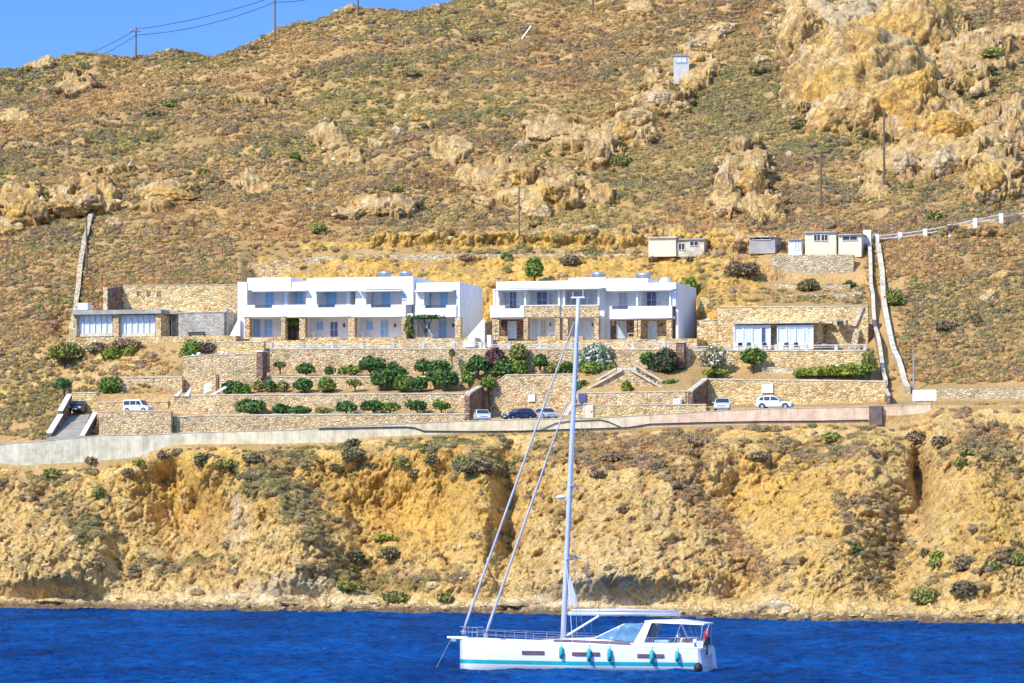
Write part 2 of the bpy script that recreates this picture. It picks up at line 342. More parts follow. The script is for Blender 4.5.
class MB:
    def __init__(s): s.v = []; s.f = []
    def add(s, vs, fs):
        k = len(s.v); s.v += [Vector(v) for v in vs]; s.f += [tuple(i+k for i in f) for f in fs]; return s
    def hexa(s, a, b):       # a, b: two quads of 4 points (front, back)
        return s.add(list(a)+list(b), [(0, 1, 2, 3), (7, 6, 5, 4), (0, 4, 5, 1), (1, 5, 6, 2), (2, 6, 7, 3), (3, 7, 4, 0)])
    def box(s, x0, x1, y0, y1, z0, z1):
        return s.hexa([(x0, y0, z0), (x1, y0, z0), (x1, y0, z1), (x0, y0, z1)], [(x0, y1, z0), (x1, y1, z0), (x1, y1, z1), (x0, y1, z1)])
    def pb(s, p0, p1, rt, rb, Y, d):
        """block whose front face shows at px p0..p1, rows rt..rb at depth Y and which runs d metres inward"""
        q = [W(p0, rb, Y), W(p1, rb, Y), W(p1, rt, Y), W(p0, rt, Y)]
        q[1].z = q[0].z = (q[0].z+q[1].z)/2; q[2].z = q[3].z = (q[2].z+q[3].z)/2
        return s.hexa(q, [v+Vector((NX*d, NY*d, 0)) for v in q])
    def poly(s, pts, Y, d):
        """polygon of (px,row) points at depth Y, extruded d inward"""
        a = [W(x, r, Y) for x, r in pts]; n = len(a)
        b = [v+Vector((NX*d, NY*d, 0)) for v in a]
        return s.add(a+b, [tuple(range(n)), tuple(range(2*n-1, n-1, -1))]+[(i, i+n, (i+1) % n+n, (i+1) % n) for i in range(n)])
    def tube(s, pts, r, n=8, caps=True):
        pts = [Vector(p) for p in pts]; rs = r if isinstance(r, (list, tuple)) else [r]*len(pts)
        vs, fs = [], []
        for i, p in enumerate(pts):
            d = (pts[min(i+1, len(pts)-1)]-pts[max(i-1, 0)]).normalized()
            u = d.cross(Vector((0, 0, 1))); u = Vector((1, 0, 0)) if u.length < 1e-3 else u.normalized()
            w = d.cross(u)
            for k in range(n):
                a = 2*math.pi*k/n; vs.append(p+(u*math.cos(a)+w*math.sin(a))*rs[i])
        for i in range(len(pts)-1):
            for k in range(n): fs.append((i*n+k, i*n+(k+1) % n, (i+1)*n+(k+1) % n, (i+1)*n+k))
        if caps: fs.append(tuple(range(n-1, -1, -1))); fs.append(tuple((len(pts)-1)*n+k for k in range(n)))
        return s.add(vs, fs)
    def ball(s, c, rx, ry, rz, n=10, m=7):
        vs, fs = [], []
        for i in range(m+1):
            t = math.pi*i/m
            for k in range(n):
                a = 2*math.pi*k/n; vs.append((c[0]+rx*math.sin(t)*math.cos(a), c[1]+ry*math.sin(t)*math.sin(a), c[2]+rz*math.cos(t)))
        for i in range(m):
            for k in range(n): fs.append((i*n+k, (i+1)*n+k, (i+1)*n+(k+1) % n, i*n+(k+1) % n))
        return s.add(vs, fs)
    def build(s, name, mat, parent=None, origin=None, smooth=False, local=False):
        return mesh_obj(name, s.v, s.f, mat, parent, origin, smooth, local)
def children(o): return [c for c in bpy.data.objects if c.parent == o]
def copy_tree(o, parent=None):
    c = o.copy(); C.objects.link(c); c.parent = parent
    for ch in children(o):
        copy_tree(ch, c)
    return c
# ------------------------------------------------------------------ terrain
SHORE = [(-300, 606), (0, 608.5), (300, 612.3), (512, 614.5), (750, 620), (900, 623), (1024, 624.5), (1324, 627)]
PTOP = [(-300, 450), (0, 444.5), (50, 440.5), (100, 435.5), (145, 435), (200, 432.5), (300, 430), (330, 427), (400, 424), (470, 421), (500, 420), (600, 418), (700, 412), (760, 409), (870, 407), (930, 404), (960, 404), (1324, 402)]
PBOT = [(-300, 462), (0, 468), (25, 471), (100, 467), (140, 462), (143, 458), (175, 447), (250, 447), (340, 446), (370, 440), (450, 436.5), (500, 434.5), (620, 433), (650, 430), (750, 427.5), (870, 425), (900, 429), (925, 424), (940, 408), (1324, 406)]
YW = 416.0
def flat(row, y0, y1): return HR-(HR-row)*y0/y1
# knots of the bank above the road: eleven (row, Y) pairs K7..K17 at each station
ST = {
 -300: [(430, 427), (420, 429), (405, 432), (390, 435), (375, 438), (360, 441), (340, 445), (320, 449), (300, 454), (270, 461), (240, 470)],
 46: [(430, 427), (420, 429), (405, 432), (390, 435), (375, 438), (360, 441), (342, 444), (325, 449), (302, 454), (272, 461), (240, 470)],
 60: [(430, 422), (418, 428), (404, 432), (392, 435), (375, 438), (360, 440), (341, 441), (341, 449), (306, 454), (272, 461), (240, 470)],
 95: [(430, 422), (418, 429), (404, 432.5), (392, 434), (378, 436), (360, 438.5), (341, 441), (341, 449), (306, 454), (272, 461), (240, 470)],
 100: [(412.5, 422.5), (412.5, 428), (394, 428.6), (392, 432), (378, 433), (360, 437.5), (341, 441), (341, 450), (290, 451), (270, 461), (240, 470)],
 165: [(412.5, 422.5), (412, 427), (394, 428.2), (392, 431), (378, 432), (360, 436), (341, 440), (341, 450), (288, 451), (270, 461), (240, 470)],
 185: [(418, 423.4), (414, 427.1), (396, 428), (392, 432.3), (358, 433.2), (357, 434.8), (344, 436.4), (340, 450), (288, 451), (269, 461), (240, 470)],
 240: [(416.5, 423.4), (414, 427.1), (396.5, 428), (390, 432.3), (358.5, 433.2), (357, 434.8), (345, 436.4), (352, 451), (288, 452), (262, 461), (240, 470)],
 258: [(416.5, 423.4), (414, 427.1), (396.5, 428), (389, 432.3), (378, 433), (375, 436.15), (350, 437), (357, 453), (285, 461), (262, 466), (240, 470)],
 469: [(415.5, 423.4), (412, 427.1), (395.5, 428), (388, 432.3), (378, 433), (373, 436.15), (350, 437), (357, 453), (282, 460), (256, 466.5), (240, 470)],
 484: [(419, 424), (417, 432.2), (400, 432.7), (394, 432.9), (386, 433.2), (374, 436.15), (350, 437), (357, 453), (282, 460), (256, 466.5), (240, 470)],
 508: [(418, 424), (416, 432.2), (400, 432.7), (390, 432.9), (376, 433.2), (374, 436.15), (350, 437), (357, 453), (282, 460), (256, 466.5), (240, 470)],
 568: [(416, 424), (414, 432.2), (400, 432.7), (390, 432.9), (376, 433.2), (373, 436.15), (350, 437), (357, 453), (282, 460), (256, 466.5), (240, 470)],
 584: [(407, 423.8), (405, 426.7), (394, 427.8), (386, 430.5), (372, 433), (370, 436.15), (350, 437), (357, 453), (282, 460), (256, 466.5), (240, 470)],
 625: [(407, 423.8), (405, 426.7), (394, 427.8), (384, 430.5), (369, 433), (367, 436.15), (350, 437), (357, 453), (282, 460), (256, 466.5), (240, 470)],
 668: [(407, 423.8), (405, 426.7), (392, 427.8), (386, 430), (377, 433), (368, 436.15), (350, 437), (357, 453), (282, 460), (256, 466.5), (240, 470)],
 691: [(406, 423.8), (404, 426.7), (391, 427.8), (386, 430), (378, 433), (366, 436.15), (350, 437), (357, 453), (282, 460), (256, 466.5), (240, 470)],
 709: [(407, 424), (405, 432), (396, 432.4), (390, 432.7), (381, 433.2), (365, 436.95), (351, 437.6), (355, 446), (322, 447), (280, 456), (240, 470)],
 730: [(407, 424), (405, 432), (396, 432.4), (390, 432.7), (381, 433.2), (365, 436.95), (351, 437.6), (355, 446), (308, 447), (284, 456), (241, 468)],
 765: [(407, 424), (405, 432), (396, 432.4), (390, 432.7), (381, 433.2), (365, 436.95), (351, 437.6), (355, 446), (308, 447), (281, 460), (251, 464)],
 855: [(405.5, 424), (403, 432), (396, 432.4), (390, 432.7), (382, 433.2), (366, 436.95), (352, 437.6), (356, 446), (308, 447), (282, 460), (251, 464)],
 885: [(404, 424), (401, 432), (396, 433), (390, 434), (382, 436), (366, 436.95), (350, 442), (325, 447), (300, 452), (280, 457), (243, 468)],
 905: [(404, 424), (400, 428), (396, 430), (390, 433), (378, 436), (365, 439), (350, 442), (325, 447), (300, 452), (272, 458), (238, 468)],
 935: [(402, 424), (401, 428), (390, 430.5), (387, 433), (378, 436), (365, 439), (350, 442), (325, 447), (300, 452), (272, 458), (234, 468)],
 1324: [(402, 424), (401, 428), (390, 430.5), (387, 433), (378, 436), (365, 439), (350, 442), (325, 447), (300, 452), (265, 458), (216, 468)]
}
SKY = [(-300, 100), (0, 77), (30, 70), (60, 66), (110, 62), (136, 58), (200, 49), (275, 39), (310, 33), (360, 14), (410, 7), (440, -2), (520, -30), (700, -70), (1024, -120), (1324, -150)]
YSK = [(-300, 575), (0, 590), (300, 612), (440, 632), (600, 660), (1024, 690), (1324, 700)]

stpx = sorted(ST)
cols = np.concatenate([np.arange(-300, -24, 4.0), np.arange(-24, 1048, 1.05), np.arange(1048, 1325, 4.0)])
n = len(cols)
def I(tab): return np.interp(cols, [t[0] for t in tab], [t[1] for t in tab])
ysh = I(SHORE); wt = I(PTOP); wb = I(PBOT); sky = I(SKY); ysk = I(YSK)
yw = YW+(CX-cols)*YAW
ysho = F*H/(ysh-HR)
K = []            # (row, Y) arrays
zs = lambda z, Y: HR-(z-H)*F/Y
K.append((zs(-4.0, ysho-16), ysho-16))
K.append((zs(-0.15, ysho-0.6), ysho-0.6))
K.append((zs(0.55, ysho+1.6), ysho+1.6))
cr = ysh-8; cy = ysho+3.2
K.append((cr, cy))
k4y = yw-0.5
K.append(((cr+wb)/2+4, cy*0.5+k4y*0.5-1.0+0*cols))
K.append((wb+0.0, k4y))
K.append((wb-0.1, k4y+0.45))
K.append((wt+1.2, yw+0.2))
r5, y5 = K[-1]
y6 = yw+6.6
K.append((flat(r5, y5, y6)-0.3, y6))
nb = len(K)
for j in range(11):
    rr = np.interp(cols, stpx, [ST[s][j][0] for s in stpx])
    YY = np.interp(cols, stpx, [ST[s][j][1] for s in stpx])+(CX-cols)*YAW
    K.append((rr, YY))
K.append((sky, ysk))
zsk = H+(HR-sky)/F*ysk
K.append((zs(zsk-1, ysk+12), ysk+12))
K.append((zs(zsk-40, ysk+160), ysk+160))
# rows per segment
NS = [4, 6, 6, 95, 95, 1, 3, 6, 3] + [5, 10, 8, 12, 14, 12, 8, 34, 22, 26] + [250, 6, 8]
assert len(NS) == len(K)-1, (len(NS), len(K))
rows_i, Xs, Ys, Zs, Pr = [], [], [], [], []
def xyz(k):
    r, Y = K[k]; return (cols-CX)/F*Y, Y, H+(HR-r)/F*Y
segid = []
for s in range(len(NS)):
    a, b2 = xyz(s), xyz(s+1)
    m_ = NS[s]
    for q in range(m_+(1 if s == len(NS)-1 else 0)):
        t = q/m_
        Xs.append(a[0]*(1-t)+b2[0]*t); Ys.append(a[1]*(1-t)+b2[1]*t); Zs.append(a[2]*(1-t)+b2[2]*t); segid.append(s+t)
X, Y, Z = np.array(Xs), np.array(Ys), np.array(Zs)
S = np.array(segid)[:, None]*np.ones((1, n))
PX = cols[None, :]*np.ones_like(X)
PY = HR-(Z-H)*F/Y
NR = X.shape[0]
wbb = wb[None, :]; yshb = ysh[None, :]

def gau(cx, cy, rx, ry, ang=0):
    a = R(ang); dx, dy = PX-cx, PY-cy
    u = (dx*math.cos(a)+dy*math.sin(a))/rx; v = (-dx*math.sin(a)+dy*math.cos(a))/ry
    return np.exp(-(u*u+v*v))
# ---- cliff relief
cl = (S > 3) & (S < 5.0)
tcl = np.clip((S-2.6)/2.4, 0, 1)
amp = sstep(3.0, 3.25, S)*(1-sstep(4.75, 4.98, S))*(S < 5)
macro = (3.4*gau(45, 560, 70, 40, 25)+2.6*gau(300, 560, 45, 45)+2.4*gau(270, 490, 28, 50, -20)-4.0*gau(180, 515, 42, 50)
         -4.2*gau(395, 505, 60, 45)-2.2*gau(360, 575, 40, 25)+2.6*gau(478, 520, 26, 80)-3.0*gau(508, 500, 13, 60)+2.8*gau(640, 540, 80, 60, 30)
         +3.0*gau(590, 590, 70, 25)-2.6*gau(745, 500, 40, 30, 40)+2.2*gau(800, 560, 50, 50)-3.0*gau(740, 590, 24, 26, 40)+3.0*gau(860, 490, 36, 60, 15)
         -2.4*gau(902, 560, 26, 46)-3.2*gau(922, 474, 11, 34, -6)-0.6*gau(915, 520, 16, 36, 10)+3.0*gau(975, 520, 42, 70)-1.0*gau(165, 480, 20, 45)-1.0*gau(192, 494, 6, 20, -22)+2.5*gau(205, 470, 26, 30)
         -1.6*gau(118, 560, 13, 30)+2*gau(440, 455, 30, 20)+2.2*gau(700, 470, 45, 22)-1.6*gau(700, 465, 9, 20))
r1 = ridged(X*0.16, Y*0.10, Z*0.13, 3, 3)
r2 = ridged(X*0.55+0.25*Z, Y*0.4, Z*0.34, 4, 9)
r3 = ridged(X*1.9-0.5*Z, Y*1.5, Z*1.5, 3, 21)
f1 = fbm(X*0.9, Y*0.9, Z*0.9, 4, 5)
fine_m = sstep(0.0, 0.06, amp)
strat = fbm(X*0.35+Z*0.16, Y*0.3, Z*0.10-X*0.05, 4, 15)
diag = ridged(X*0.5+Z*0.42, Y*0.3, Z*0.16, 4, 33)
def gro(x, y, z, w_, seed): return np.clip(1-np.abs(vnoise(x, y, z, seed)+0.35*vnoise(x*2.7, y*2.7, z*2.7, seed+1))*w_, 0, 1)
g1 = gro(X*0.20+Z*0.10, Y*0.14, Z*0.07, 9, 501); g2 = gro(X*0.62-Z*0.16, Y*0.4, Z*0.20, 7, 503); g3 = gro(X*1.9+Z*0.7, Y*1.1, Z*0.55, 5, 505)
wxx = X+1.3*f1+0.3*Z; wzz = Z*0.62+1.0*fbm(X*0.2, Y*0.2, Z*0.2, 3, 611)
fa1 = facet(wxx*0.14, wzz*0.15, 31); fa2 = facet(wxx*0.42+0.3*Z*0.4, wzz*0.42, 33); fa3 = facet(wxx*1.15-0.25*Z, wzz*1.1, 35)
dout = amp*(-0.7*g1-0.4*g2-0.25*g3+macro*2.0+r1*1.0+strat*1.0+fa1*4.2+fa2*1.45+fa3*0.55+r3*0.10+f1*0.15-2.1)
edge = np.abs(PX-CX)
Yd = Y-dout*0.92*(S < 5)
Zd = Z+dout*0.18*(S < 5)
# ---- shore stones
shm = sstep(1.0, 1.6, S)*(1-sstep(3.0, 3.3, S))
Zd = Zd+shm*(0.55*fbm(X*0.8, Y*0.9, 0*Z, 4, 77)+0.5*facet(X*0.5+f1, Y*0.6, 78)-0.10)
# ---- bank and hill relief
nb2 = nb-1                # S value of K7 minus one segment index
HS = len(K)-4             # segment index of the hillside
hm = sstep(HS-0.06, HS+0.06, S)*(S < HS+3.1)
f2 = fbm(X*0.035, Y*0.035, 0*Z, 3, 40)
f3 = fbm(X*0.14, Y*0.14, 0*Z, 4, 50)
f4 = fbm(X*0.7, Y*0.7, 0*Z, 4, 60)
Zd = Zd+hm*(f2*4.0*sstep(HS, HS+0.25, S)+f3*1.5+f4*0.38)
# rock fields on the hillside: (px, row, rx, ry, height)
FIELDS = [(862, 42, 95, 55, 2.5), (805, 20, 34, 40, 2.5), (905, 105, 70, 50, 4.0), (840, 110, 50, 30, 3.5), (960, 60, 50, 40, 3.0), (965, 140, 60, 40, 3.0), (950, 70, 45, 28, 3.5), (845, 95, 30, 25, 3), (1012, 128, 26, 24, 3), (992, 182, 34, 26, 4), (930, 155, 45, 22, 2.5), (888, 160, 30, 18, 2.2),
 (742, 180, 30, 36, 4.5), (725, 205, 20, 14, 3), (765, 205, 25, 18, 2),
 (716, 28, 22, 12, 2), (700, 45, 26, 13, 2.4), (652, 78, 14, 10, 2), (690, 76, 32, 12, 2.4), (660, 100, 34, 15, 3), (632, 122, 30, 16, 3.2), (604, 146, 22, 18, 3), (560, 136, 36, 14, 2.6), (545, 137, 26, 13, 2.6),
 (510, 178, 32, 15, 3.0), (562, 190, 30, 20, 4.2), (515, 200, 24, 9, 2), (535, 208, 18, 10, 2.2), (598, 200, 18, 10, 1.8), (385, 210, 34, 10, 2.8), (345, 213, 18, 7, 2), (482, 205, 14, 5, 2), (450, 160, 26, 12, 1.8), (470, 178, 20, 8, 1.6),
 (330, 150, 26, 10, 2.0), (345, 160, 22, 8, 1.6), (395, 133, 14, 7, 2.2), (420, 118, 15, 6, 1.8), (372, 148, 14, 5, 1.6), (98, 196, 22, 9, 2.6), (75, 205, 34, 13, 4.2), (22, 208, 36, 18, 4.4), (10, 226, 22, 9, 3), (165, 196, 34, 8, 2.6), (150, 205, 22, 6, 2), (180, 188, 20, 7, 2.4),
 (8, 116, 26, 6, 1.6), (55, 146, 36, 4, 1.4), (160, 160, 12, 5, 1.2), (240, 102, 36, 5, 1.6), (76, 82, 24, 6, 2.2), (36, 69, 18, 4, 2.2), (345, 23, 14, 5, 1.4), (432, 16, 12, 6, 1.6), (205, 78, 18, 4, 1.2), (115, 178, 18, 5, 1.4), (255, 178, 20, 5, 1.2),
 (560, 236, 60, 9, 2), (420, 243, 70, 8, 2.0), (500, 240, 60, 8, 2), (645, 240, 60, 8, 2), (735, 242, 50, 9, 2.2), (985, 300, 22, 16, 2.4), (1000, 270, 20, 9, 1.5), (975, 232, 40, 8, 1.2), (870, 190, 20, 12, 2), (1010, 30, 30, 12, 2.2), (640, 15, 18, 5, 1.2), (480, 250, 30, 6, 1), (950, 118, 30, 20, 3)]
rock = np.zeros_like(X); hgt = np.zeros_like(X)
edgen = fbm(X*0.33, Y*0.33, Z*0.33, 4, 91)
edgen2 = fbm(X*0.9, Y*0.9, Z*0.9, 3, 92)
for (cx, cy_, rx, ry, hh) in FIELDS:
    q = 1-((PX-cx)/rx)**2-((PY-cy_)/ry)**2+edgen*1.1+edgen2*0.5
    mk = sstep(0.0, 0.45, q)
    rock = np.maximum(rock, mk*(np.abs(PX-cx) < rx*1.6)); hgt = np.maximum(hgt, mk*hh*(np.abs(PX-cx) < rx*1.6)*(0.75+0.25*np.clip(1.0-(PY-cy_)/ry, 0, 2)))
def worley(x, y, seed):
    xi = np.floor(x).astype(np.int64)+500; yi = np.floor(y).astype(np.int64)+500; x = x+500; y = y+500
    best = np.full(x.shape, 9.0); hb = np.zeros(x.shape); sec = np.full(x.shape, 9.0)
    for dx in (-1, 0, 1):
        for dy in (-1, 0, 1):
            h = _hash(xi+dx, yi+dy, xi*0, seed)
            d = np.hypot(x-(xi+dx+(h & 255)/255.0), y-(yi+dy+((h >> 8) & 255)/255.0))
            m2 = d < best
            sec = np.where(m2, best, np.minimum(sec, d)); hb = np.where(m2, ((h >> 16) & 255)/255.0, hb); best = np.where(m2, d, best)
    return best, sec, hb
wx, wy = X+2.2*edgen, Y*0.5+2.2*fbm(X*0.3, Y*0.3, Z*0.3, 3, 71)
b1, s1, h1 = worley(wx*0.24, wy*0.24, 5); b3, s3, h3 = worley(wx*0.75, wy*0.75, 6)
boulder = (0.35+0.9*h1)*np.sqrt(np.clip(1-b1**2*1.3, 0, 1))+0.28*(0.3+h3)*np.sqrt(np.clip(1-b3**2*1.3, 0, 1))
gap = np.clip(1-(s1-b1)*5, 0, 1)
fh1 = facet((X+edgen*2)*0.2, (Y*0.45+edgen*2)*0.2, 41); fh2 = facet((X+edgen)*0.5, (Y*0.45+Z*0.4)*0.5, 43); fh3 = facet(X*1.2+edgen, (Y*0.5+Z*0.4)*1.2, 45)
hr1 = ridged(X*0.22, Y*0.22, Z*0.25, 3, 133); hr2 = ridged(X*0.7, Y*0.6, Z*0.8, 4, 144)
hs_all = sstep(HS-0.5, HS, S)
Zd = Zd+hs_all*rock*(hgt*0.08+hgt*0.10*boulder+hgt*0.12*fh1+0.10*hr2+0.22*fh3)
Yd = Yd-hs_all*rock*(hgt*0.15+hgt*0.10*boulder+hgt*0.45*fh1+1.1*fh2+0.5*fh3+0.1*hr2-0.25*g2-0.15*g3)
# scattered small stones
spots = sstep(0.42, 0.6, fbm(X*0.28, Y*0.28, 0*Z, 3, 201)+0.25*fbm(X*0.05, Y*0.05, 0*Z, 2, 203))*sstep(HS, HS+0.04, S)
Zd = Zd+spots*(0.35+0.25*r3)
# ---- the raw cut behind the buildings, and the natural slope left of the gardens
SC = nb+7                   # segment K14-K15 index region
cut = sstep(SC-1.0, SC-0.7, S)*(1-sstep(HS-0.15, HS+0.03, S))
left = (1-sstep(95, 190, PX))*sstep(nb-1, nb, S)*(1-sstep(HS-0.1, HS, S))*(1-sstep(60, 64, PX)*sstep(112, 108, PX)*(S < nb+2.2))
leftw = sstep(nb+1.8, nb+2.4, S)*(1-sstep(nb+5.6, nb+5.95, S))*(1-sstep(150, 185, PX))
right = (1-sstep(380, 385, PY)*(1-sstep(404, 408, PY)))*sstep(888, 915, PX)*sstep(nb-2, nb-1, S)*(1-sstep(HS-0.1, HS, S))
bmask = np.clip(cut*sstep(225, 300, PX+8*edgen*6)*(1-sstep(745, 790, PX+40*edgen))*sstep(SC+0.3, SC+0.55, S)*(1-0.9*np.exp(-((PY-253)/5.0)**2))+0.4*cut*sstep(745, 790, PX+40*edgen)*(PX < 870)*sstep(SC+1.1, SC+1.4, S)*0.5+leftw*0.55+right*0.5, 0, 1)
Yd = Yd-bmask*(fa1*1.6+fa2*0.9+fa3*0.4+r1*0.8+strat*0.7-0.3*g2-0.2*g3-0.3*g1-0.8)
Zd = Zd+bmask*(f3*0.35)
gard = sstep(nb-1, nb-0.5, S)*(1-sstep(nb+6, nb+6.5, S))
Zd = Zd+gard*0.05*f4

# ---- masks for the shader: rock / ochre / pale, green / wet / crevice shade
brown = np.clip(1.1*gau(640, 446, 120, 20)+1.0*gau(600, 462, 60, 20)+1.1*gau(690, 500, 60, 13, 35)+0.9*gau(735, 545, 45, 12, 50)+1.0*gau(820, 452, 80, 20)+0.9*gau(850, 520, 35, 28, 50)+0.9*gau(890, 560, 34, 30)
        +1.0*gau(990, 450, 50, 40)+1.1*gau(280, 490, 45, 30, 35)+1.0*gau(320, 535, 40, 26, 40)+0.9*gau(285, 455, 50, 12)+1.1*gau(45, 500, 60, 17, 15)+0.9*gau(90, 540, 34, 20, 40)+0.9*gau(160, 565, 60, 14, -20)+1.0*gau(230, 560, 40, 12, -25)+0.8*gau(360, 575, 50, 18)
        +0.9*gau(430, 580, 50, 12)+1.1*gau(400, 446, 120, 8)+0.9*gau(470, 470, 40, 14)+0.7*gau(40, 478, 70, 7)+0.7*gau(600, 585, 24, 10, 25)+0.8*gau(560, 520, 20, 12)+0.6*gau(760, 570, 30, 20, 50)+0.9*gau(940, 590, 30, 12)+0.7*gau(1000, 570, 20, 30), 0, 1.3)
band = np.exp(-np.maximum(PY-wbb, 0)/7.0)*(S < 5.2)
brown = np.maximum(brown, band*1.05)
brown = np.where(S < 5.2, brown, 0)
bn = brown*0.74+edgen*0.8+edgen2*0.35
rockm = np.where(S < 5.2, 1-sstep(0.35, 0.75, bn), 0)
rockm = np.where(S > nb-1, np.maximum(rock*hs_all, 0), rockm)
rockm = np.maximum(rockm, np.clip(bmask*(0.75+0.8*edgen+0.3*(PX < 150)), 0, 1)*(right < 0.3))
rockm = np.maximum(rockm, spots*0.9)
gs = np.clip(1-(S-HS)/1.0, 0, 1)
ochre = 0.42+0.30*gau(320, 480, 150, 40)+0.5*gau(400, 500, 50, 40)+0.3*gau(460, 500, 60, 60)+0.45*gau(790, 500, 70, 40, 30)+0.4*gau(990, 520, 40, 60)+0.35*gau(190, 480, 60, 40)+np.where(S > nb+4, 0.0, 0)
ochre = np.where((S > SC) & (S < HS+0.05), 0.95, ochre)
ochre = np.where(S > HS+0.05, 0.54+0.25*gau(910, 100, 60, 60)+0.3*gau(560, 200, 60, 25)+0.3*gau(60, 205, 80, 20)+0.3*gau(170, 195, 40, 12), ochre)
pale = 0.02+0.55*gau(300, 592, 90, 16)+0.3*gau(100, 575, 120, 30)+0.35*gau(600, 600, 90, 14)+0.35*gau(600, 560, 90, 40)+0.4*gau(180, 510, 50, 40)+0.7*gau(775, 606, 18, 9)+0.5*gau(240, 520, 18, 40)+0.35*np.exp(-np.maximum(yshb-8-PY, 0)/10.0)*(S < 5)+0.3*gau(500, 605, 60, 8)
pale = np.where(S > HS, 0.46+0.25*gau(850, 40, 60, 50), np.where(S > nb, 0.18, pale))
green = 0.9*gau(190, 555, 30, 10, 0)+0.8*gau(350, 575, 30, 14)+0.8*gau(415, 585, 45, 12)+0.6*gau(905, 548, 14, 8)+0.9*gau(740, 115, 40, 40)*(S > HS)+0.7*gau(700, 285, 14, 30)+0.5*gau(40, 395, 50, 20)+0.5*gau(230, 105, 60, 15)+0.5*gau(735, 30, 30, 30)+0.45*(S > HS)*np.clip(f2+0.1, 0, 1)+0.5*right+0.3*sstep(240, 150, PY)*0
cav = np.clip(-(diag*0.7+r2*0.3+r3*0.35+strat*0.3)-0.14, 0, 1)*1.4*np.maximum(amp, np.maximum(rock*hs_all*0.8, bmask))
cav = np.clip(cav+amp*(np.clip(0.15-fa1, 0, 1)*1.8+np.clip(0.15-fa2, 0, 1)*1.8+np.clip(0.12-fa3, 0, 1)*1.2)+rock*hs_all*(np.clip(0.22-fh2, 0, 1)*2.2+np.clip(0.2-fh3, 0, 1)*1.4)+(0.5*g1+0.4*g2+0.35*g3)*np.maximum(amp*0.7, np.maximum(rock*hs_all*0.8, bmask*0.35))+gap*rock*hs_all*0.45+amp*1.0*gau(924, 478, 7, 36, -3), 0, 1)  # gully and crease shade added to the crevice mask
wet = np.where(S < 3.2, 1-sstep(0.45, 1.05, Zd+0.25*f1), 0)
MA = np.stack([np.clip(rockm, 0, 1), np.clip(ochre, 0, 1), np.clip(pale, 0, 1), np.ones_like(X)], -1)
MB_ = np.stack([np.clip(green, 0, 1), np.clip(wet, 0, 1), np.clip(cav, 0, 1), np.ones_like(X)], -1)

def grid_obj(name, i0, i1, kind='structure'):
    ii = slice(i0, i1+1); nr = i1-i0+1
    co = np.stack([X[ii], Yd[ii], Zd[ii]], -1).reshape(-1, 3)
    me = bpy.data.meshes.new(name)
    me.vertices.add(len(co)); me.vertices.foreach_set('co', co.astype(np.float32).ravel())
    a = (np.arange(nr-1)[:, None]*n+np.arange(n-1)[None, :]).ravel()
    q = np.stack([a, a+1, a+n+1, a+n], -1).astype(np.int32)
    me.loops.add(q.size); me.loops.foreach_set('vertex_index', q.ravel())
    me.polygons.add(len(q)); me.polygons.foreach_set('loop_start', np.arange(0, q.size, 4, dtype=np.int32))
    me.update(calc_edges=True)
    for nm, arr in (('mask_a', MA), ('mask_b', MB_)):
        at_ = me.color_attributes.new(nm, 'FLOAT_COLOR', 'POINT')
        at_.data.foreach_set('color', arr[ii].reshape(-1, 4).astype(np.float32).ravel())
    me.materials.append(M['terrain'])
    me.polygons.foreach_set('use_smooth', [True]*len(me.polygons))
    o = bpy.data.objects.new(name, me); C.objects.link(o); o['kind'] = kind
    return o
start = np.cumsum([0]+NS)
i_road = int(start[7]); i_hill = int(start[HS])
cliff = grid_obj('sea_cliff', 0, i_road)
bank = grid_obj('terraced_ground', i_road, i_hill)
hill = grid_obj('hillside', i_hill, NR-1)
bpy.context.view_layer.update()
TER = (cliff, bank, hill)
def drop(x, y, zmax=400.0):
    """height of the ground under (x, y)"""
    best = None
    for o in TER:
        ok, loc, nn, _ = o.ray_cast(Vector((x, y, zmax)), Vector((0, 0, -1)))
        if ok and (best is None or loc.z > best): best = loc.z
    return best if best is not None else 0.0
def ground(px, py):
    """the ground point that lies behind a spot of the photograph"""
    o0 = Vector((0, 0, H)); d = (at(px, py, 1.0)-o0).normalized(); best = None
    for o in TER:
        ok, loc, nn, _ = o.ray_cast(o0, d)
        if ok and (best is None or loc.y < best.y): best = loc
    return best.copy() if best is not None else None

# ------------------------------------------------------------------ road sheet
rv, rf = [], []
pxs = np.arange(-60, 926, 12.0)
for i, p in enumerate(pxs):
    yy = YW+(CX-p)*YAW; zt = H+(HR-itp(p, PTOP)-1.2)/F*(yy+0.2)
    rv += [Vector(((p-CX)/F*(yy+0.3), yy+0.42, zt+0.03)), Vector(((p-CX)/F*(yy+6.4), yy+6.3, zt+0.12))]
    if i: rf.append((2*i-2, 2*i, 2*i+1, 2*i-1))
mesh_obj('road', rv, rf, M['asphalt'])['kind'] = 'structure'
def road_z(px): 
    yy = YW+(CX-px)*YAW; return H+(HR-itp(px, PTOP)-1.2)/F*(yy+0.2)+0.10

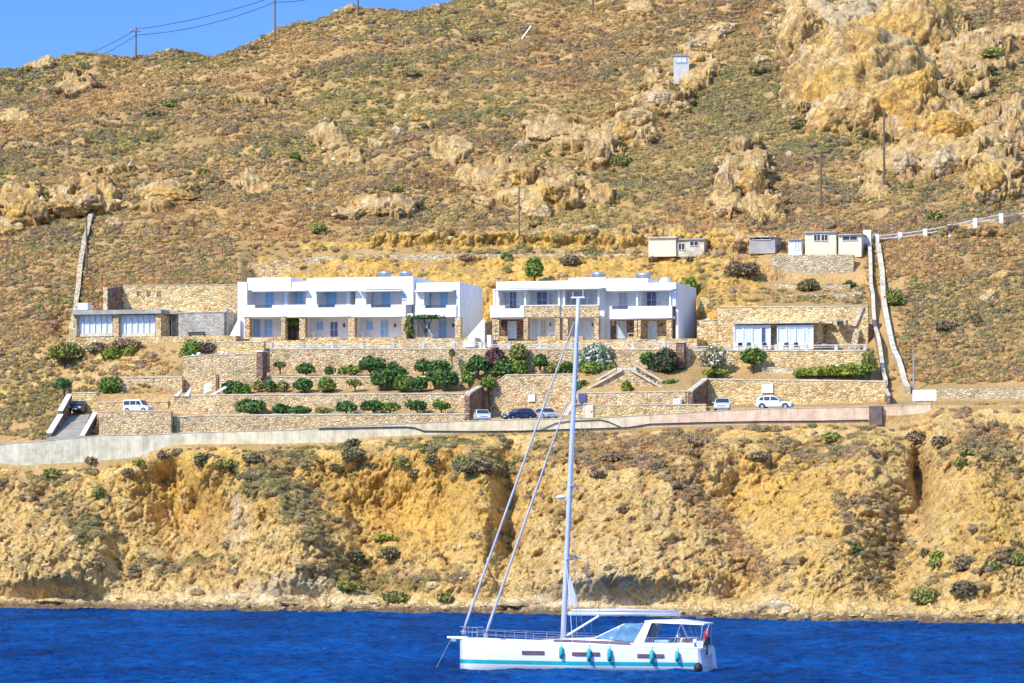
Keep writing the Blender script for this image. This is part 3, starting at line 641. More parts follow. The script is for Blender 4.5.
# ------------------------------------------------------------------ sea
def sea():
    ys = np.concatenate([np.arange(196, 432, 0.42)])
    pc = np.arange(-330, 1355, 1.9)
    m_, k_ = len(ys), len(pc)
    YY = ys[:, None]*np.ones((1, k_)); XX = (pc[None, :]-CX)/F*YY
    w = fbm(XX*0.28+0.1*YY, YY*0.42, 0*XX, 3, 300)*0.34+ridged(XX*0.62+0.22*YY, YY*0.85, 0*XX, 3, 310)*0.20+fbm(XX*1.9, YY*2.3, 0*XX, 2, 320)*0.10
    ed = np.clip(np.minimum(np.minimum((YY-198)/8, (430-YY)/6), np.minimum((pc[None,:]+326)/12, (1350-pc[None,:])/12)), 0, 1)
    ZZ = w*ed*1.0
    # hole edge falls exactly on the flat sheet around it
    co = np.stack([XX, YY, ZZ], -1).reshape(-1, 3)
    me = bpy.data.meshes.new('sea')
    base = len(co)
    far = np.array([[-6000, -600, 0], [6000, -600, 0], [6000, 9000, 0], [-6000, 9000, 0]], float)
    co = np.vstack([co, far])
    me.vertices.add(len(co)); me.vertices.foreach_set('co', co.astype(np.float32).ravel())
    a = (np.arange(m_-1)[:, None]*k_+np.arange(k_-1)[None, :]).ravel()
    q = np.stack([a, a+1, a+k_+1, a+k_], -1)
    c00, c10, c01, c11 = 0, k_-1, (m_-1)*k_, m_*k_-1
    ring = np.array([[base, base+1, c10, c00], [base+1, base+2, c11, c10], [base+2, base+3, c01, c11], [base+3, base, c00, c01]])
    q = np.vstack([q, ring]).astype(np.int32)
    me.loops.add(q.size); me.loops.foreach_set('vertex_index', q.ravel())
    me.polygons.add(len(q)); me.polygons.foreach_set('loop_start', np.arange(0, q.size, 4, dtype=np.int32))
    me.update(calc_edges=True); me.materials.append(M['sea'])
    me.polygons.foreach_set('use_smooth', [True]*(len(q)-4)+[False]*4)
    o = bpy.data.objects.new('sea', me); C.objects.link(o); o['kind'] = 'structure'
sea()
M['whitewall'] = plain('weathered_whitewash', (0.66, 0.62, 0.54), 0.9, var=0.15, stain=0.5)
# ------------------------------------------------------------------ masonry and concrete walls
def wall(name, pts, th, mat, label, cat='wall', cop=None, group=None, capw=0.12, caph=0.16, sink=0.8, copname='coping'):
    """pts: (px, top row, bottom row, Y) along the front face"""
    P = [(W(p, a, Y), W(p, b, Y)) for p, a, b, Y in pts]
    m = MB(); c = MB()
    for (t0, b0), (t1, b1) in zip(P[:-1], P[1:]):
        d = (t1-t0); d.z = 0; d.normalize(); nn = Vector((-d.y, d.x, 0))
        if nn.y < 0 and abs(nn.y) > 0.3: nn = -nn
        s = Vector((0, 0, -sink))
        m.hexa([b0+s, b1+s, t1, t0], [b0+s+nn*th, b1+s+nn*th, t1+nn*th, t0+nn*th])
        if cop:
            u = -nn*capw*0.5
            e0 = t0+u+Vector((0, 0, 0.003)); e1 = t1+u+Vector((0, 0, 0.003)); k = nn*(th+capw)
            hh = Vector((0, 0, caph))
            c.hexa([e0, e1, e1+hh, e0+hh], [e0+k, e1+k, e1+k+hh, e0+k+hh])
    o0 = P[0][1].copy()
    # one top-level mesh with the coping as its child
    o = m.build(name, mat, origin=o0)
    tag(o, label, cat, group)
    if cop: c.build(copname, cop, parent=o)
    return o
def dens(pts, step=8):
    out = []
    for a, b in zip(pts[:-1], pts[1:]):
        k = max(1, int(abs(b[0]-a[0])/step))
        for i in range(k): out.append(tuple(lerp(a[j], b[j], i/k) for j in range(4)))
    out.append(pts[-1]); return out
GW = 'stone walls holding the garden terraces'
# roadside retaining wall
pp = [(p, itp(p, PTOP), itp(p, PBOT), YW) for p in [-60, -20, 0, 25, 50, 100, 143]]
wall('retaining_wall', pp, 0.5, M['parapet'], 'tall pale concrete retaining wall below the driveway at the left, above the sea cliff', 'retaining wall', M['coping'], 'concrete road walls on the cliff', caph=0.07, sink=1.5)
pp = [(143.3, 435.3, 458, YW-0.15)]+[(p, itp(p, PTOP), itp(p, PBOT), YW) for p in [150, 175, 200, 250, 300, 330, 370, 400, 450, 500, 560, 600, 650]]
wall('retaining_wall', pp, 0.5, M['parapet'], 'long grey concrete road wall running from the driveway to below the right white building', 'retaining wall', M['coping'], 'concrete road walls on the cliff', caph=0.07, sink=1.5)
pp = [(p, itp(p, PTOP), itp(p, PBOT), YW) for p in [650.3, 700, 760, 820, 869]]
wall('retaining_wall', pp, 0.5, M['parapet'], 'pinkish concrete road wall under the two white cars at the right', 'retaining wall', M['coping'], 'concrete road walls on the cliff', caph=0.07, sink=1.5)
m = MB(); m.pb(869, 882, 406, 425, YW-0.5, 1.4)
o = m.build('concrete_pier', plain('shade_dark_concrete', (0.17, 0.12, 0.12), 0.9, var=0.15), origin=W(869, 424, YW-0.5)); tag(o, 'square pier darkened for its shade between the pink road wall and its paler end', 'pier')  # return of the road wall, its shade put into a dark concrete colour
pp = [(p, itp(p, PTOP), itp(p, PBOT), YW+0.1) for p in [882.3, 900, 925, 931]]
wall('retaining_wall', pp, 0.5, M['parapet'], 'short tan end piece of the road wall right of the dark pier', 'retaining wall', M['coping'], 'concrete road walls on the cliff', caph=0.07, sink=1.5)

wall('garden_wall', dens([(150, 419.5, 437, 422.6), (170, 418, 436, 422.6), (200, 416, 435, 422.6), (469, 414.5, 424, 422.6)], 40), 0.6, M['stone'],
     'lowest tan stone terrace wall beside the road, under the left white building', 'wall', M['coping'], GW)
wall('garden_wall', [(99, 412, 437, 421.4), (150, 411, 437, 421.4), (171, 412, 436, 421.4)], 0.6, M['stone'],
     'stone wall in front of the white van beside the driveway', 'wall', M['coping'], GW, caph=0.08)
wall('garden_wall', [(98, 403, 416, 428), (122, 402, 416, 428), (168, 402, 416, 427.2)], 0.5, M['stone'], 'tan stone wall right behind the white van', 'wall', M['coping'], GW, caph=0.1)
wall('garden_wall', [(72, 393.5, 410, 430.6), (110, 393, 405, 430.6)], 0.5, M['stone2'], 'short stone wall at the head of the driveway behind the dark car', 'wall', M['coping'], GW)
wall('garden_wall', [(120, 378, 404, 431.2), (182, 377.5, 404, 431.2)], 0.5, M['stone'], 'stone wall above the white van, right of the round green bush', 'wall', M['coping'], GW)
wall('garden_wall', dens([(171, 396.5, 416, 427), (200, 395.6, 416, 427), (469, 394, 415, 427)], 40), 0.6, M['stone'],
     'second stone terrace wall from the road, behind the low row of bushes', 'wall', M['coping'], GW)
wall('garden_wall', [(183, 357, 397, 432.2), (205, 355.5, 397, 432.2), (258, 354, 397, 432.2)], 0.5, M['stone'], 'tall stone wall left of the dark square pillar below the left white building', 'wall', M['coping'], GW, caph=0.1)
wall('garden_wall', [(204, 342.5, 358, 435.2), (264, 342.5, 358, 435.2)], 0.5, M['stone2'], 'small upper stone wall under the left end of the left white building', 'wall', M['coping'], GW, caph=0.1)
wall('garden_wall', dens([(259, 377.2, 397, 432.2), (469, 377.2, 397, 432.2)], 40), 0.6, M['stone'],
     'third stone terrace wall from the road with a pale straight top', 'wall', M['coping'], GW)
wall('garden_wall', dens([(264, 349.5, 379, 436), (469, 349.5, 379, 436), (690, 350, 372, 436)], 50), 0.6, M['stone'],
     'long stone wall carrying the balustrade under both white buildings', 'wall', M['coping'], GW)
wall('garden_wall', [(484, 397, 423, 432.1), (488, 388, 423, 432.1), (506, 375.5, 422, 432.1), (575, 374.5, 421, 432.1)], 0.6, M['stone'],
     'high stone wall behind the three cars parked at the centre', 'wall', M['coping'], GW, caph=0.12)
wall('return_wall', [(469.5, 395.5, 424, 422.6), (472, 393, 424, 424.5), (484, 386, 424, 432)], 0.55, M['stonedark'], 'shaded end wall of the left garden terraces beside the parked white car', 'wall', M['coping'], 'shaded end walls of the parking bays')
wall('garden_wall', dens([(575, 406, 421, 422.9), (706, 405, 419, 422.9)], 40), 0.5, M['stone2'], 'low stone wall with a cream door beside the road, below the steps', 'wall', M['coping'], GW, caph=0.12)
wall('garden_wall', dens([(578, 393.5, 409, 426.6), (693, 391.5, 409, 426.6)], 40), 0.5, M['stone'], 'stone wall directly under the double stairway', 'wall', M['coping'], GW, caph=0.12)
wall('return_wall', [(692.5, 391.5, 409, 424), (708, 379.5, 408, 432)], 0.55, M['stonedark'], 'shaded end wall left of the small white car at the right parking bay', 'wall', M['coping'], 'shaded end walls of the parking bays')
wall('garden_wall', dens([(707.5, 379.8, 411, 432), (886, 382, 409, 432)], 40), 0.6, M['stone2'], 'high stone wall behind the two white cars at the right', 'wall', M['coping'], GW)
wall('garden_wall', dens([(690.5, 350.8, 371, 436.8), (868, 351.5, 368, 436.8)], 40), 0.5, M['stone2'], 'stone wall under the terrace of the low glass fronted house', 'wall', M['coping'], GW)
wall('garden_wall', [(762, 367, 376, 435), (822, 367, 375, 435)], 0.4, M['stonepale'], 'knee high pale stone wall left of the yellow green hedge', 'wall', None, GW)
wall('garden_wall', [(697, 321, 352, 445.2), (717, 320, 352, 445.2)], 0.6, M['stone2'], 'lower stone wall just right of the right white building', 'wall', M['coping'], GW, caph=0.08)
wall('garden_wall', dens([(717.4, 307.5, 352, 445.2), (868, 306.5, 352, 445.2)], 50), 0.6, M['stone2'], 'big stone wall behind the low glass fronted house', 'wall', M['coping'], GW, caph=0.1)
wall('garden_wall', [(757, 306, 312, 452), (765, 298, 312, 452), (790, 295, 310, 452), (862, 292, 310, 452)], 0.5, M['stonepale'], 'irregular pale drystone wall above the low glass fronted house', 'wall', None, GW)
wall('garden_wall', [(771.6, 255, 282, 461), (812, 254.6, 282, 461), (853.5, 254.6, 282, 461)], 0.7, M['stonepale'], 'tall pale stone wall below the two cream sheds', 'wall', None, GW)
wall('garden_wall', [(700, 297, 305, 450.5), (722, 300, 307, 450.5), (752, 303, 309, 450.5)], 0.5, M['stone2'], 'low rough wall on the orange cut right behind the right white building', 'wall', None, GW)
wall('garden_wall', [(775, 284.5, 290, 456), (812, 285.5, 290, 456), (850, 284.5, 289, 456)], 0.5, M['stonepale'], 'low broken pale wall on the bare earth under the tall pale wall', 'wall', None, GW)
o = wall('garden_wall', [(123.5, 285.5, 314, 449.6), (180, 285.5, 314, 449.6), (237, 285, 314, 449.6)], 0.6, M['stone2'], 'tall stone wall with three dark letters behind the low house at the left', 'wall', M['coping'], GW, caph=0.08)
# the dark letters F F R set in the wall
def stroke(m, x, r, dx, dr, t=0.9): m.pb(x, x+dx, r, r+dr, 449.52, 0.06)
for k, (x, kind) in enumerate(((136.8, 'F'), (146.6, 'F'), (156.3, 'R'))):
    m = MB()
    stroke(m, x, 291.4, 1.1, 5.4)
    stroke(m, x+1.15, 291.4, 2.8, 1.1); stroke(m, x+1.15, 294.0, 2.2, 1.0)
    if kind == 'R': stroke(m, x+2.5, 292.55, 1.1, 1.4); stroke(m, x+2.9, 295.1, 1.1, 1.7)
    m.build('letter', M['stonedark'], parent=o)
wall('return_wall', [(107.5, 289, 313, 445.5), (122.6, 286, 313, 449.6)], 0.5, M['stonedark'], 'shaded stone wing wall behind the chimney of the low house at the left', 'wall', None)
m = MB(); m.pb(103, 107.3, 287.5, 312, 445.4, 0.8)
o = m.build('stone_pillar', M['stone2'], origin=W(103, 312, 445.4)); tag(o, 'sunlit square stone pillar at the left end of the lettered wall', 'pillar')
wall('track_wall', [(170, 270, 280, 459.6), (205, 267, 279, 460.2), (240, 263.5, 276, 461), (300, 257.5, 270, 463)], 0.5, M['stone2'], 'stone wall stepping uphill left of and above the left white building', 'wall', None, 'walls along the upper track')
wall('track_wall', dens([(302, 258, 262, 465.0), (350, 254.8, 258, 466.2), (640, 253.8, 257, 466.2), (700, 253.4, 256.5, 466.2)], 40), 0.45, M['stonepale'], 'long low pale wall along the upper track above both white buildings', 'wall', None, 'walls along the upper track')
m = MB(); m.pb(256.5, 262.5, 352, 378, 431.0, 1.6); o = m.build('stone_pillar', M['stonedark'], origin=W(256, 378, 431)); tag(o, 'dark square pillar with a white cap below the left white building', 'pillar')  # shaded end of the terrace wall, its shade painted as dark stone
m = MB(); m.pb(256.2, 262.8, 350.6, 351.8, 430.9, 1.8); m.build('cap', M['white'], parent=o)
m = MB(); m.pb(676, 684, 343, 368, 435.0, 1.2); o = m.build('stone_pillar', M['stonedark'], origin=W(676, 368, 435)); tag(o, 'dark stone pillar at the right end of the balustrade of the right building', 'pillar')  # dark stone colour stands for the shade on the wall end
m = MB(); m.pb(675.7, 684.3, 341.6, 342.8, 434.9, 1.4); m.build('cap', M['coping'], parent=o)

# ---- double stairway of the centre
t = empty('stairway', W(626, 394, 429), 'double stone stairway descending both ways from a small landing mid garden', 'stairway')
m = MB(); m.poly([(584, 393), (622, 370.5), (631, 370.5), (668, 392)], 430.0, 0.5); m.build('gable_wall', M['stone'], parent=t)
def ramp_wall(a, b, Y, name='parapet'):
    m = MB(); m.poly([a, b, (b[0], b[1]-2.2), (a[0], a[1]-2.2)], Y, 0.35); return m.build(name, M['coping'], parent=t)
ramp_wall((576, 396), (622, 371), 429.6); ramp_wall((631, 371), (669, 393), 429.6)
ramp_wall((582, 390), (616, 369.5), 431.4); ramp_wall((640, 369.5), (694, 391.5), 431.4) if False else ramp_wall((637, 367), (672, 388.5), 431.4)
for s in range(9):
    m = MB(); x = 585+s*4.2; r = 391.5-s*2.45; m.pb(x, x+4.1, r-0.4, r+2.2, 429.95+0.5, 1.0); m.build('step', M['stonepale'], parent=t)
    m = MB(); x = 634+s*4.0; r = 371+s*2.35; m.pb(x, x+3.9, r-0.6, r+2.2, 429.95+0.5, 1.0); m.build('step', M['stonepale'], parent=t)
m = MB(); m.pb(617, 636, 367.6, 370.3, 430.6, 1.6); m.build('landing', M['coping'], parent=t)
# stair down to the road left of the cream door
t = empty('stairway', W(570, 419, 424), 'narrow grey stair flight climbing from the road just left of the cream door', 'stairway')
for s in range(8):
    m = MB(); x = 562+s*1.7; r = 415-s*2.7; m.pb(x, x+3.0, r, r+3.4, 427.5+s*0.32, 1.1); m.build('step', M['coping'], parent=t)
m = MB(); m.poly([(561, 419), (576, 394.5), (578, 396), (566, 419)], 426.9, 0.25); m.build('side_wall', M['greypaint'], parent=t)
m = MB(); m.pb(578.5, 586, 394, 402, 426.35, 0.2); m.build('niche_shade_panel', M['navy'], parent=t)  # dark blue block painted in for the shade of the niche
# small door in the low wall
t = empty('service_door', W(588, 419, 422.9), 'small cream door set in the low stone wall beside the road', 'door')
m = MB(); m.pb(584.6, 592.2, 405, 418.2, 422.78, 0.1); d = m.build('door', M['cream'], parent=t)
m = MB(); m.pb(591, 591.6, 411, 412.2, 422.70, 0.07); m.build('handle', M['iron'], parent=d)
for a, b, r0, r1 in ((583.4, 584.5, 404, 418.2), (592.3, 593.4, 404, 418.2), (583.4, 593.4, 402.9, 403.95)):
    m = MB(); m.pb(a, b, r0, r1, 422.74, 0.15); m.build('frame', M['coping'], parent=t)

# ---- driveway at the left with its white-topped side walls
t = empty('driveway', W(62, 436, 418), 'short concrete driveway climbing between two white topped walls at the far left', 'driveway')
a = [W(46, 438, 417.9), W(81, 436, 417.9), W(90, 414, 428.6), W(66, 414.5, 428.6)]
b = [v+Vector((0, 0, -1.2)) for v in a]
m = MB(); m.add(a+b, [(0, 1, 2, 3), (7, 6, 5, 4), (0, 4, 5, 1), (1, 5, 6, 2), (2, 6, 7, 3), (3, 7, 4, 0)]); m.build('ramp', M['drive'], parent=t)
def side(pts, th, lab):
    m = MB(); c = MB()
    for (x0, r0, q0, Y0), (x1, r1, q1, Y1) in zip(pts[:-1], pts[1:]):
        A0, A1, B0, B1 = W(x0, r0, Y0), W(x1, r1, Y1), W(x0, q0, Y0), W(x1, q1, Y1)
        s = Vector((th, 0.05, 0)); z = Vector((0, 0, 0.12)); z0 = Vector((0, 0, 0.004)); e = Vector((0.05, 0, 0)); dn = Vector((0, 0, -0.8))
        m.hexa([B0+dn, B0+s+dn, A0+s, A0], [B1+dn, B1+s+dn, A1+s, A1])
        c.hexa([A0-e+z0, A0+s+e+z0, A0+s+e+z, A0-e+z], [A1-e+z0, A1+s+e+z0, A1+s+e+z, A1-e+z])
    w_ = m.build('side_wall', M['stonedark'], parent=t); c.build('coping', M['white'], parent=w_)
side([(47, 433, 441, 418), (58, 415, 440, 423.5)], 0.55, 'a'); side([(58.2, 411, 434, 423.6), (67, 395, 420, 429)], 0.5, 'b')
side([(80.6, 436, 441, 418), (93.5, 413, 436, 424.5)], 0.4, 'c')

# ---- walls that climb the slope
def slope_wall(name, pts, w_, h_, mat, topmat, label, group=None):
    """low drystone wall following the ground through the given spots of the slope"""
    P = []
    for (px, py) in pts:
        g = ground(px, py+3)
        P.append(g)
    fine = []
    for a, b in zip(P[:-1], P[1:]):
        for k in range(6): fine.append(a.lerp(b, k/6))
    fine.append(P[-1])
    m = MB(); c = MB(); q = []
    for p in fine:
        z = drop(p.x, p.y); z = min(z, p.z+1.5); q.append(Vector((p.x, p.y, z)))
    for a, b in zip(q[:-1], q[1:]):
        dn = Vector((0, 0, -0.8)); up = Vector((0, 0, h_)); s = Vector((w_, 0, 0)); e = Vector((0.04, 0, 0)); z1 = Vector((0, 0, h_+0.003)); z2 = Vector((0, 0, h_+0.14))
        m.hexa([a+dn, a+dn+s, a+s+up, a+up], [b+dn, b+dn+s, b+s+up, b+up])
        c.hexa([a-e+z1, a+s+e+z1, a+s+e+z2, a-e+z2], [b-e+z1, b+s+e+z1, b+s+e+z2, b-e+z2])
    o = m.build(name, mat, origin=q[0]); tag(o, label, 'wall', group)
    c.build('coping', topmat, parent=o)
slope_wall('slope_wall', [(69, 332), (73, 315), (76, 290), (79, 262), (83, 240), (91, 213)], 0.5, 0.7, M['stonepale'], M['stonepale'], 'straight stone wall climbing the hillside behind the low house at the far left')
slope_wall('slope_wall', [(887, 402), (884, 385), (880, 365), (876, 340), (872, 315), (869.5, 290), (869, 265), (868, 247)], 0.34, 1.0, M['stonedark'], M['coping'], 'left one of two white topped walls running up the slope right of the glass fronted house', 'white topped walls climbing the slope')
slope_wall('slope_wall', [(906, 392), (899, 372), (892, 355), (886, 330), (881, 300), (880, 275), (876, 248)], 0.5, 0.8, M['stonepale'], M['coping'], 'right one of two pale topped walls running up the slope beside the rough gully', 'white topped walls climbing the slope')
pts = []
P = [W(p, r, 428.6) for p, r in ((936, 388.5), (980, 388.5), (1040, 387), (1120, 386))]
m = MB()
for a, b in zip(P[:-1], P[1:]):
    dn = Vector((0, 0, -2.2)); s = Vector((0, 0.7, 0)); m.hexa([a+dn, b+dn, b, a], [a+dn+s, b+dn+s, b+s, a+s])
o = m.build('field_wall', M['stonepale'], origin=P[0]); tag(o, 'long grey drystone wall at the right edge above the cliff, beside the white board', 'wall')

# ---- fence with white posts above the right slope
t = empty('roadside_fence', ground(905, 240), 'low rail fence with white square posts climbing to the right edge of the hillside', 'fence')
fp = [(877, 243), (900, 241), (925, 237.5), (950, 233), (975, 227), (1001, 222), (1026, 218), (1052, 213)]
G = []
for i, (x, r) in enumerate(fp):
    g = ground(x, r); G.append(g); hh = 1.05
    m = MB(); m.box(g.x-0.24, g.x+0.24, g.y-0.24, g.y+0.24, g.z-0.5, g.z+hh); m.build('post', M['white'], parent=t)
for k in (0.45, 0.85):
    for a, b in zip(G[:-1], G[1:]):
        m = MB(); m.tube([a+Vector((0, 0, k)), b+Vector((0, 0, k))], 0.07, 6); m.build('rail', M['greypaint'], parent=t)
t = empty('gate_post', ground(867, 246), 'thick white gate post with a short wing at the head of the climbing walls', 'post')
g = t.location; m = MB(); m.box(g.x-0.45, g.x+0.45, g.y-0.3, g.y+0.3, g.z-0.5, g.z+1.9); m.build('post', M['white'], parent=t)
m = MB(); m.box(g.x-0.9, g.x-0.46, g.y-0.2, g.y+0.2, g.z-0.5, g.z+1.0); m.build('wing', M['white'], parent=t)

# ------------------------------------------------------------------ terrace balustrades
def balustrade(p0, p1, row_t, row_b, Y, posts, label, group):
    t = empty('balustrade', W((p0+p1)/2, row_b, Y), label, 'balustrade', group)
    m = MB(); m.pb(p0, p1, row_t, row_t+1.1, Y, 0.22); m.build('top_rail', M['whitewall'], parent=t)
    m = MB(); m.pb(p0, p1, row_t+2.3, row_t+2.9, Y+0.05, 0.1); m.build('middle_rail', M['whitewall'], parent=t)
    for x in posts:
        m = MB(); m.pb(x-1.6, x+1.6, row_t-0.9, row_b, Y-0.05, 0.38); m.build('post', M['whitewall'], parent=t)
balustrade(270, 481, 343.2, 348.4, 436.1, [271, 302, 332, 362, 393, 423, 453, 480], 'white balustrade with square posts along the terrace of the left building', 'white balustrades on the terrace wall')
balustrade(482.5, 674, 343.2, 348.8, 436.1, [484, 509, 540, 571, 602, 633, 664], 'white balustrade along the terrace of the right white building', 'white balustrades on the terrace wall')
balustrade(684.6, 867, 345.2, 350.4, 436.9, [686, 715, 745, 776, 806, 836, 865], 'white balustrade in front of the low glass fronted house', 'white balustrades on the terrace wall')

# ------------------------------------------------------------------ buildings
def blk(parent, name, p0, p1, rt, rb, Y, d, mat):
    m = MB(); m.pb(p0, p1, rt, rb, Y, d); return m.build(name, mat, parent=parent)
def opening(parent, kind, p0, p1, rt, rb, Y, mat, frame=M['whitepaint'], pan=2):
    """door or window: leaf or pane with a proud frame"""
    o = blk(parent, kind, p0, p1, rt, rb, Y-0.03, 0.10, mat)
    m = MB(); e = 0.45
    m.pb(p0-e, p0, rt-e, rb, Y-0.08, 0.14); m.pb(p1, p1+e, rt-e, rb, Y-0.08, 0.14); m.pb(p0, p1, rt-e, rt, Y-0.08, 0.14)
    if kind == 'window': m.pb(p0-e, p1+e, rb+0.02, rb+e, Y-0.12, 0.18)
    for k in range(1, pan):
        x = lerp(p0, p1, k/pan); m.pb(x-0.22, x+0.22, rt, rb, Y-0.07, 0.05)
    if rb-rt > 9: m.pb(p0, p1, rt+(rb-rt)*0.45, rt+(rb-rt)*0.45+0.35, Y-0.06, 0.04)
    m.build('frame', frame, parent=o); return o
def parapet(parent, p0, p1, rt, rb, Y, mat, notch=None, capm=None):
    m = MB()
    if notch:
        a, b = notch
        m.pb(p0, p1, rt+3.0, rb, Y, 0.25); m.pb(p0, a, rt, rt+3.0, Y, 0.25); m.pb(b, p1, rt, rt+3.0, Y, 0.25)
    else: m.pb(p0, p1, rt, rb, Y, 0.25)
    o = m.build('balcony_parapet', mat, parent=parent)
    if notch:
        g = MB()
        g.pb(a, b, rt+0.2, rt+0.9, Y+0.05, 0.10)
        k = a+0.7
        while k < b: g.pb(k, k+0.45, rt+0.9, rt+3.0, Y+0.08, 0.05); k += 1.4
        g.build('railing', M['iron'], parent=o)
    if capm: blk(o, 'cap', p0-0.3, p1+0.3, rt-0.9, rt-0.05, Y-0.05, 0.36, capm)
    return o
def flare(parent, side, x, r0, r1, Y, w_=6):
    pts = [(x, r0), (x+w_*side, r1), (x, r1)] if side > 0 else [(x, r0), (x, r1), (x+w_*side, r1)]
    m = MB(); m.poly(pts, Y, 0.25); return m.build('wing_wall', M['white'], parent=parent)

YB = 442.0; RD = 2.6                        # facade plane and depth of the recesses
# ---- left white building
b1 = empty('apartment_building', W(346, 342, YB), 'left one of two long white two storey apartment buildings, with blue doors and shutters', 'building', 'white apartment buildings')
blk(b1, 'plinth', 236, 478, 339.4, 352, YB-1.6, 11.5, M['stone2'])
blk(b1, 'core_wall', 238, 412, 291, 339.3, YB+RD, 8.0, M['white'])
blk(b1, 'core_wall', 416.5, 457, 291, 339.3, YB+RD, 7.0, M['white'])
blk(b1, 'end_wall', 237.5, 247.0, 282, 339.3, YB-0.05, 2.58, M['white'])
blk(b1, 'end_wall', 456.5, 459.6, 283, 317.0, YB-0.02, RD+7.3, M['white'])
blk(b1, 'end_wall', 458.8, 461.2, 317.1, 339.3, YB+0.4, RD+6.8, M['white'])
blk(b1, 'party_wall', 306, 316.5, 281.5, 304.5, YB, 2.55, M['white'])
blk(b1, 'party_wall', 346.5, 350, 289.5, 304.5, YB+0.6, 1.95, M['white'])
blk(b1, 'party_wall', 355.5, 366, 289.5, 304.5, YB, 2.55, M['white'])
blk(b1, 'end_wall', 402, 413, 277.8, 304.5, YB, 2.55, M['white'])
blk(b1, 'party_wall', 415.6, 424, 289, 304.5, YB, 2.55, M['white'])
blk(b1, 'dividing_wall', 413.1, 416.3, 284.5, 339.3, YB+1.2, 9.0, M['greypaint'])
blk(b1, 'party_wall', 284, 287.4, 289.5, 304.5, YB+0.6, 1.95, M['white'])
blk(b1, 'roof_parapet', 247.2, 290.8, 277.5, 289.9, YB+0.1, 9.6, M['white'])
blk(b1, 'roof_parapet', 291, 306.8, 281.8, 290.4, YB+0.3, 9.3, M['white'])
blk(b1, 'roof_parapet', 307.0, 412.8, 277.2, 289.4, YB+0.05, 9.6, M['white'])
blk(b1, 'roof_parapet', 416.4, 459.8, 282.4, 290.2, YB+0.03, 9.6, M['white'])
for x0, x1, r in ((252, 306, 290.0), (313, 356, 290.0), (358, 401, 290.0), (414, 452, 290.4)):
    blk(b1, 'canopy_slab', x0, x1, r, r+1.2, YB-0.9, 1.6, M['whitepaint'])
parapet(b1, 243, 287, 305, 316.8, YB-0.25, M['white'], notch=(255, 272))
parapet(b1, 287.2, 350.8, 304.6, 316.8, YB-0.3, M['white'], notch=(318, 335))
parapet(b1, 351, 405.6, 304.6, 316.8, YB-0.25, M['white'], notch=(371, 391))
parapet(b1, 415.2, 456.2, 305, 317.0, YB-0.25, M['white'], notch=(425, 446))
blk(b1, 'balcony_floor', 243, 412.8, 314.6, 317.2, YB, 2.58, M['white']); blk(b1, 'balcony_floor', 416.6, 456.3, 314.8, 317.4, YB, 2.58, M['white'])
for x, s in ((247.5, 1), (316.5, -1)): pass
for x0, x1 in ((244.6, 249.4), (281.0, 285.2), (299.2, 305.0), (348.2, 354.6), (401.6, 406.4), (454.9, 460.3)):
    blk(b1, 'stone_pillar', x0, x1, 317.3, 339.3, YB-0.15, 1.0, M['stone'])
for x0, x1 in ((305.1, 306.6), (354.7, 357.5), (406.5, 407.5)):
    blk(b1, 'wing_wall', x0, x1, 317.3, 339.3, YB+0.9, 1.68, M['white'])
blk(b1, 'stair_hall', 285.4, 299, 317.4, 339.3, YB+1.5, 1.0, M['darkrecess'])  # near-black block paints the shade inside the stair opening
YR = YB+RD
for x0, x1, k in ((265.5, 273.5, 0), (294.5, 303.0, 0), (325.8, 336.4, 0), (368, 373, 0), (381.5, 390, 0), (424, 431, 0), (440.5, 447.3, 0)):
    opening(b1, 'door', x0, x1, 292.2, 308, YR, M['blue'])
opening(b1, 'window', 348.6, 353.6, 293, 303, YR, M['blueglass']); opening(b1, 'window', 283.5, 287.0, 292.4, 303, YR, M['blueglass'])
opening(b1, 'window', 402.2, 405.2, 293.5, 299.5, YB-0.01, M['greydoor'], pan=1)
for kind, x0, x1, r0, r1, mt in (('door', 251.0, 260.2, 319.4, 338.5, M['blue']), ('door', 264.3, 272.2, 320, 338.5, M['blue']), ('window', 316.6, 323.0, 321.5, 329.5, M['blue']), ('door', 330.4, 337.6, 322, 338.5, M['navy']),
        ('window', 366.4, 372.6, 321, 329.5, M['blue']), ('door', 380.6, 388.0, 320.5, 338.5, M['blue']), ('window', 423.3, 430.2, 321.5, 332, M['blue']), ('door', 438.8, 446.4, 320.5, 338.5, M['blue'])):
    opening(b1, kind, x0, x1, r0, r1, YR, mt)
for x in (343, 394, 452): blk(b1, 'wall_lamp', x, x+1.6, 323.5, 327, YR-0.16, 0.14, M['iron'])
for x0, x1 in ((249.5, 281), (305, 340.5), (354.6, 401.6), (416, 432)):
    blk(b1, 'terrace_wall', x0, x1, 337.0, 343, YB-1.5, 0.3, M['stone']) 
opening(b1, 'window', 468.5, 471, 312, 314.6, 445.5, M['navy'], pan=1) if False else None
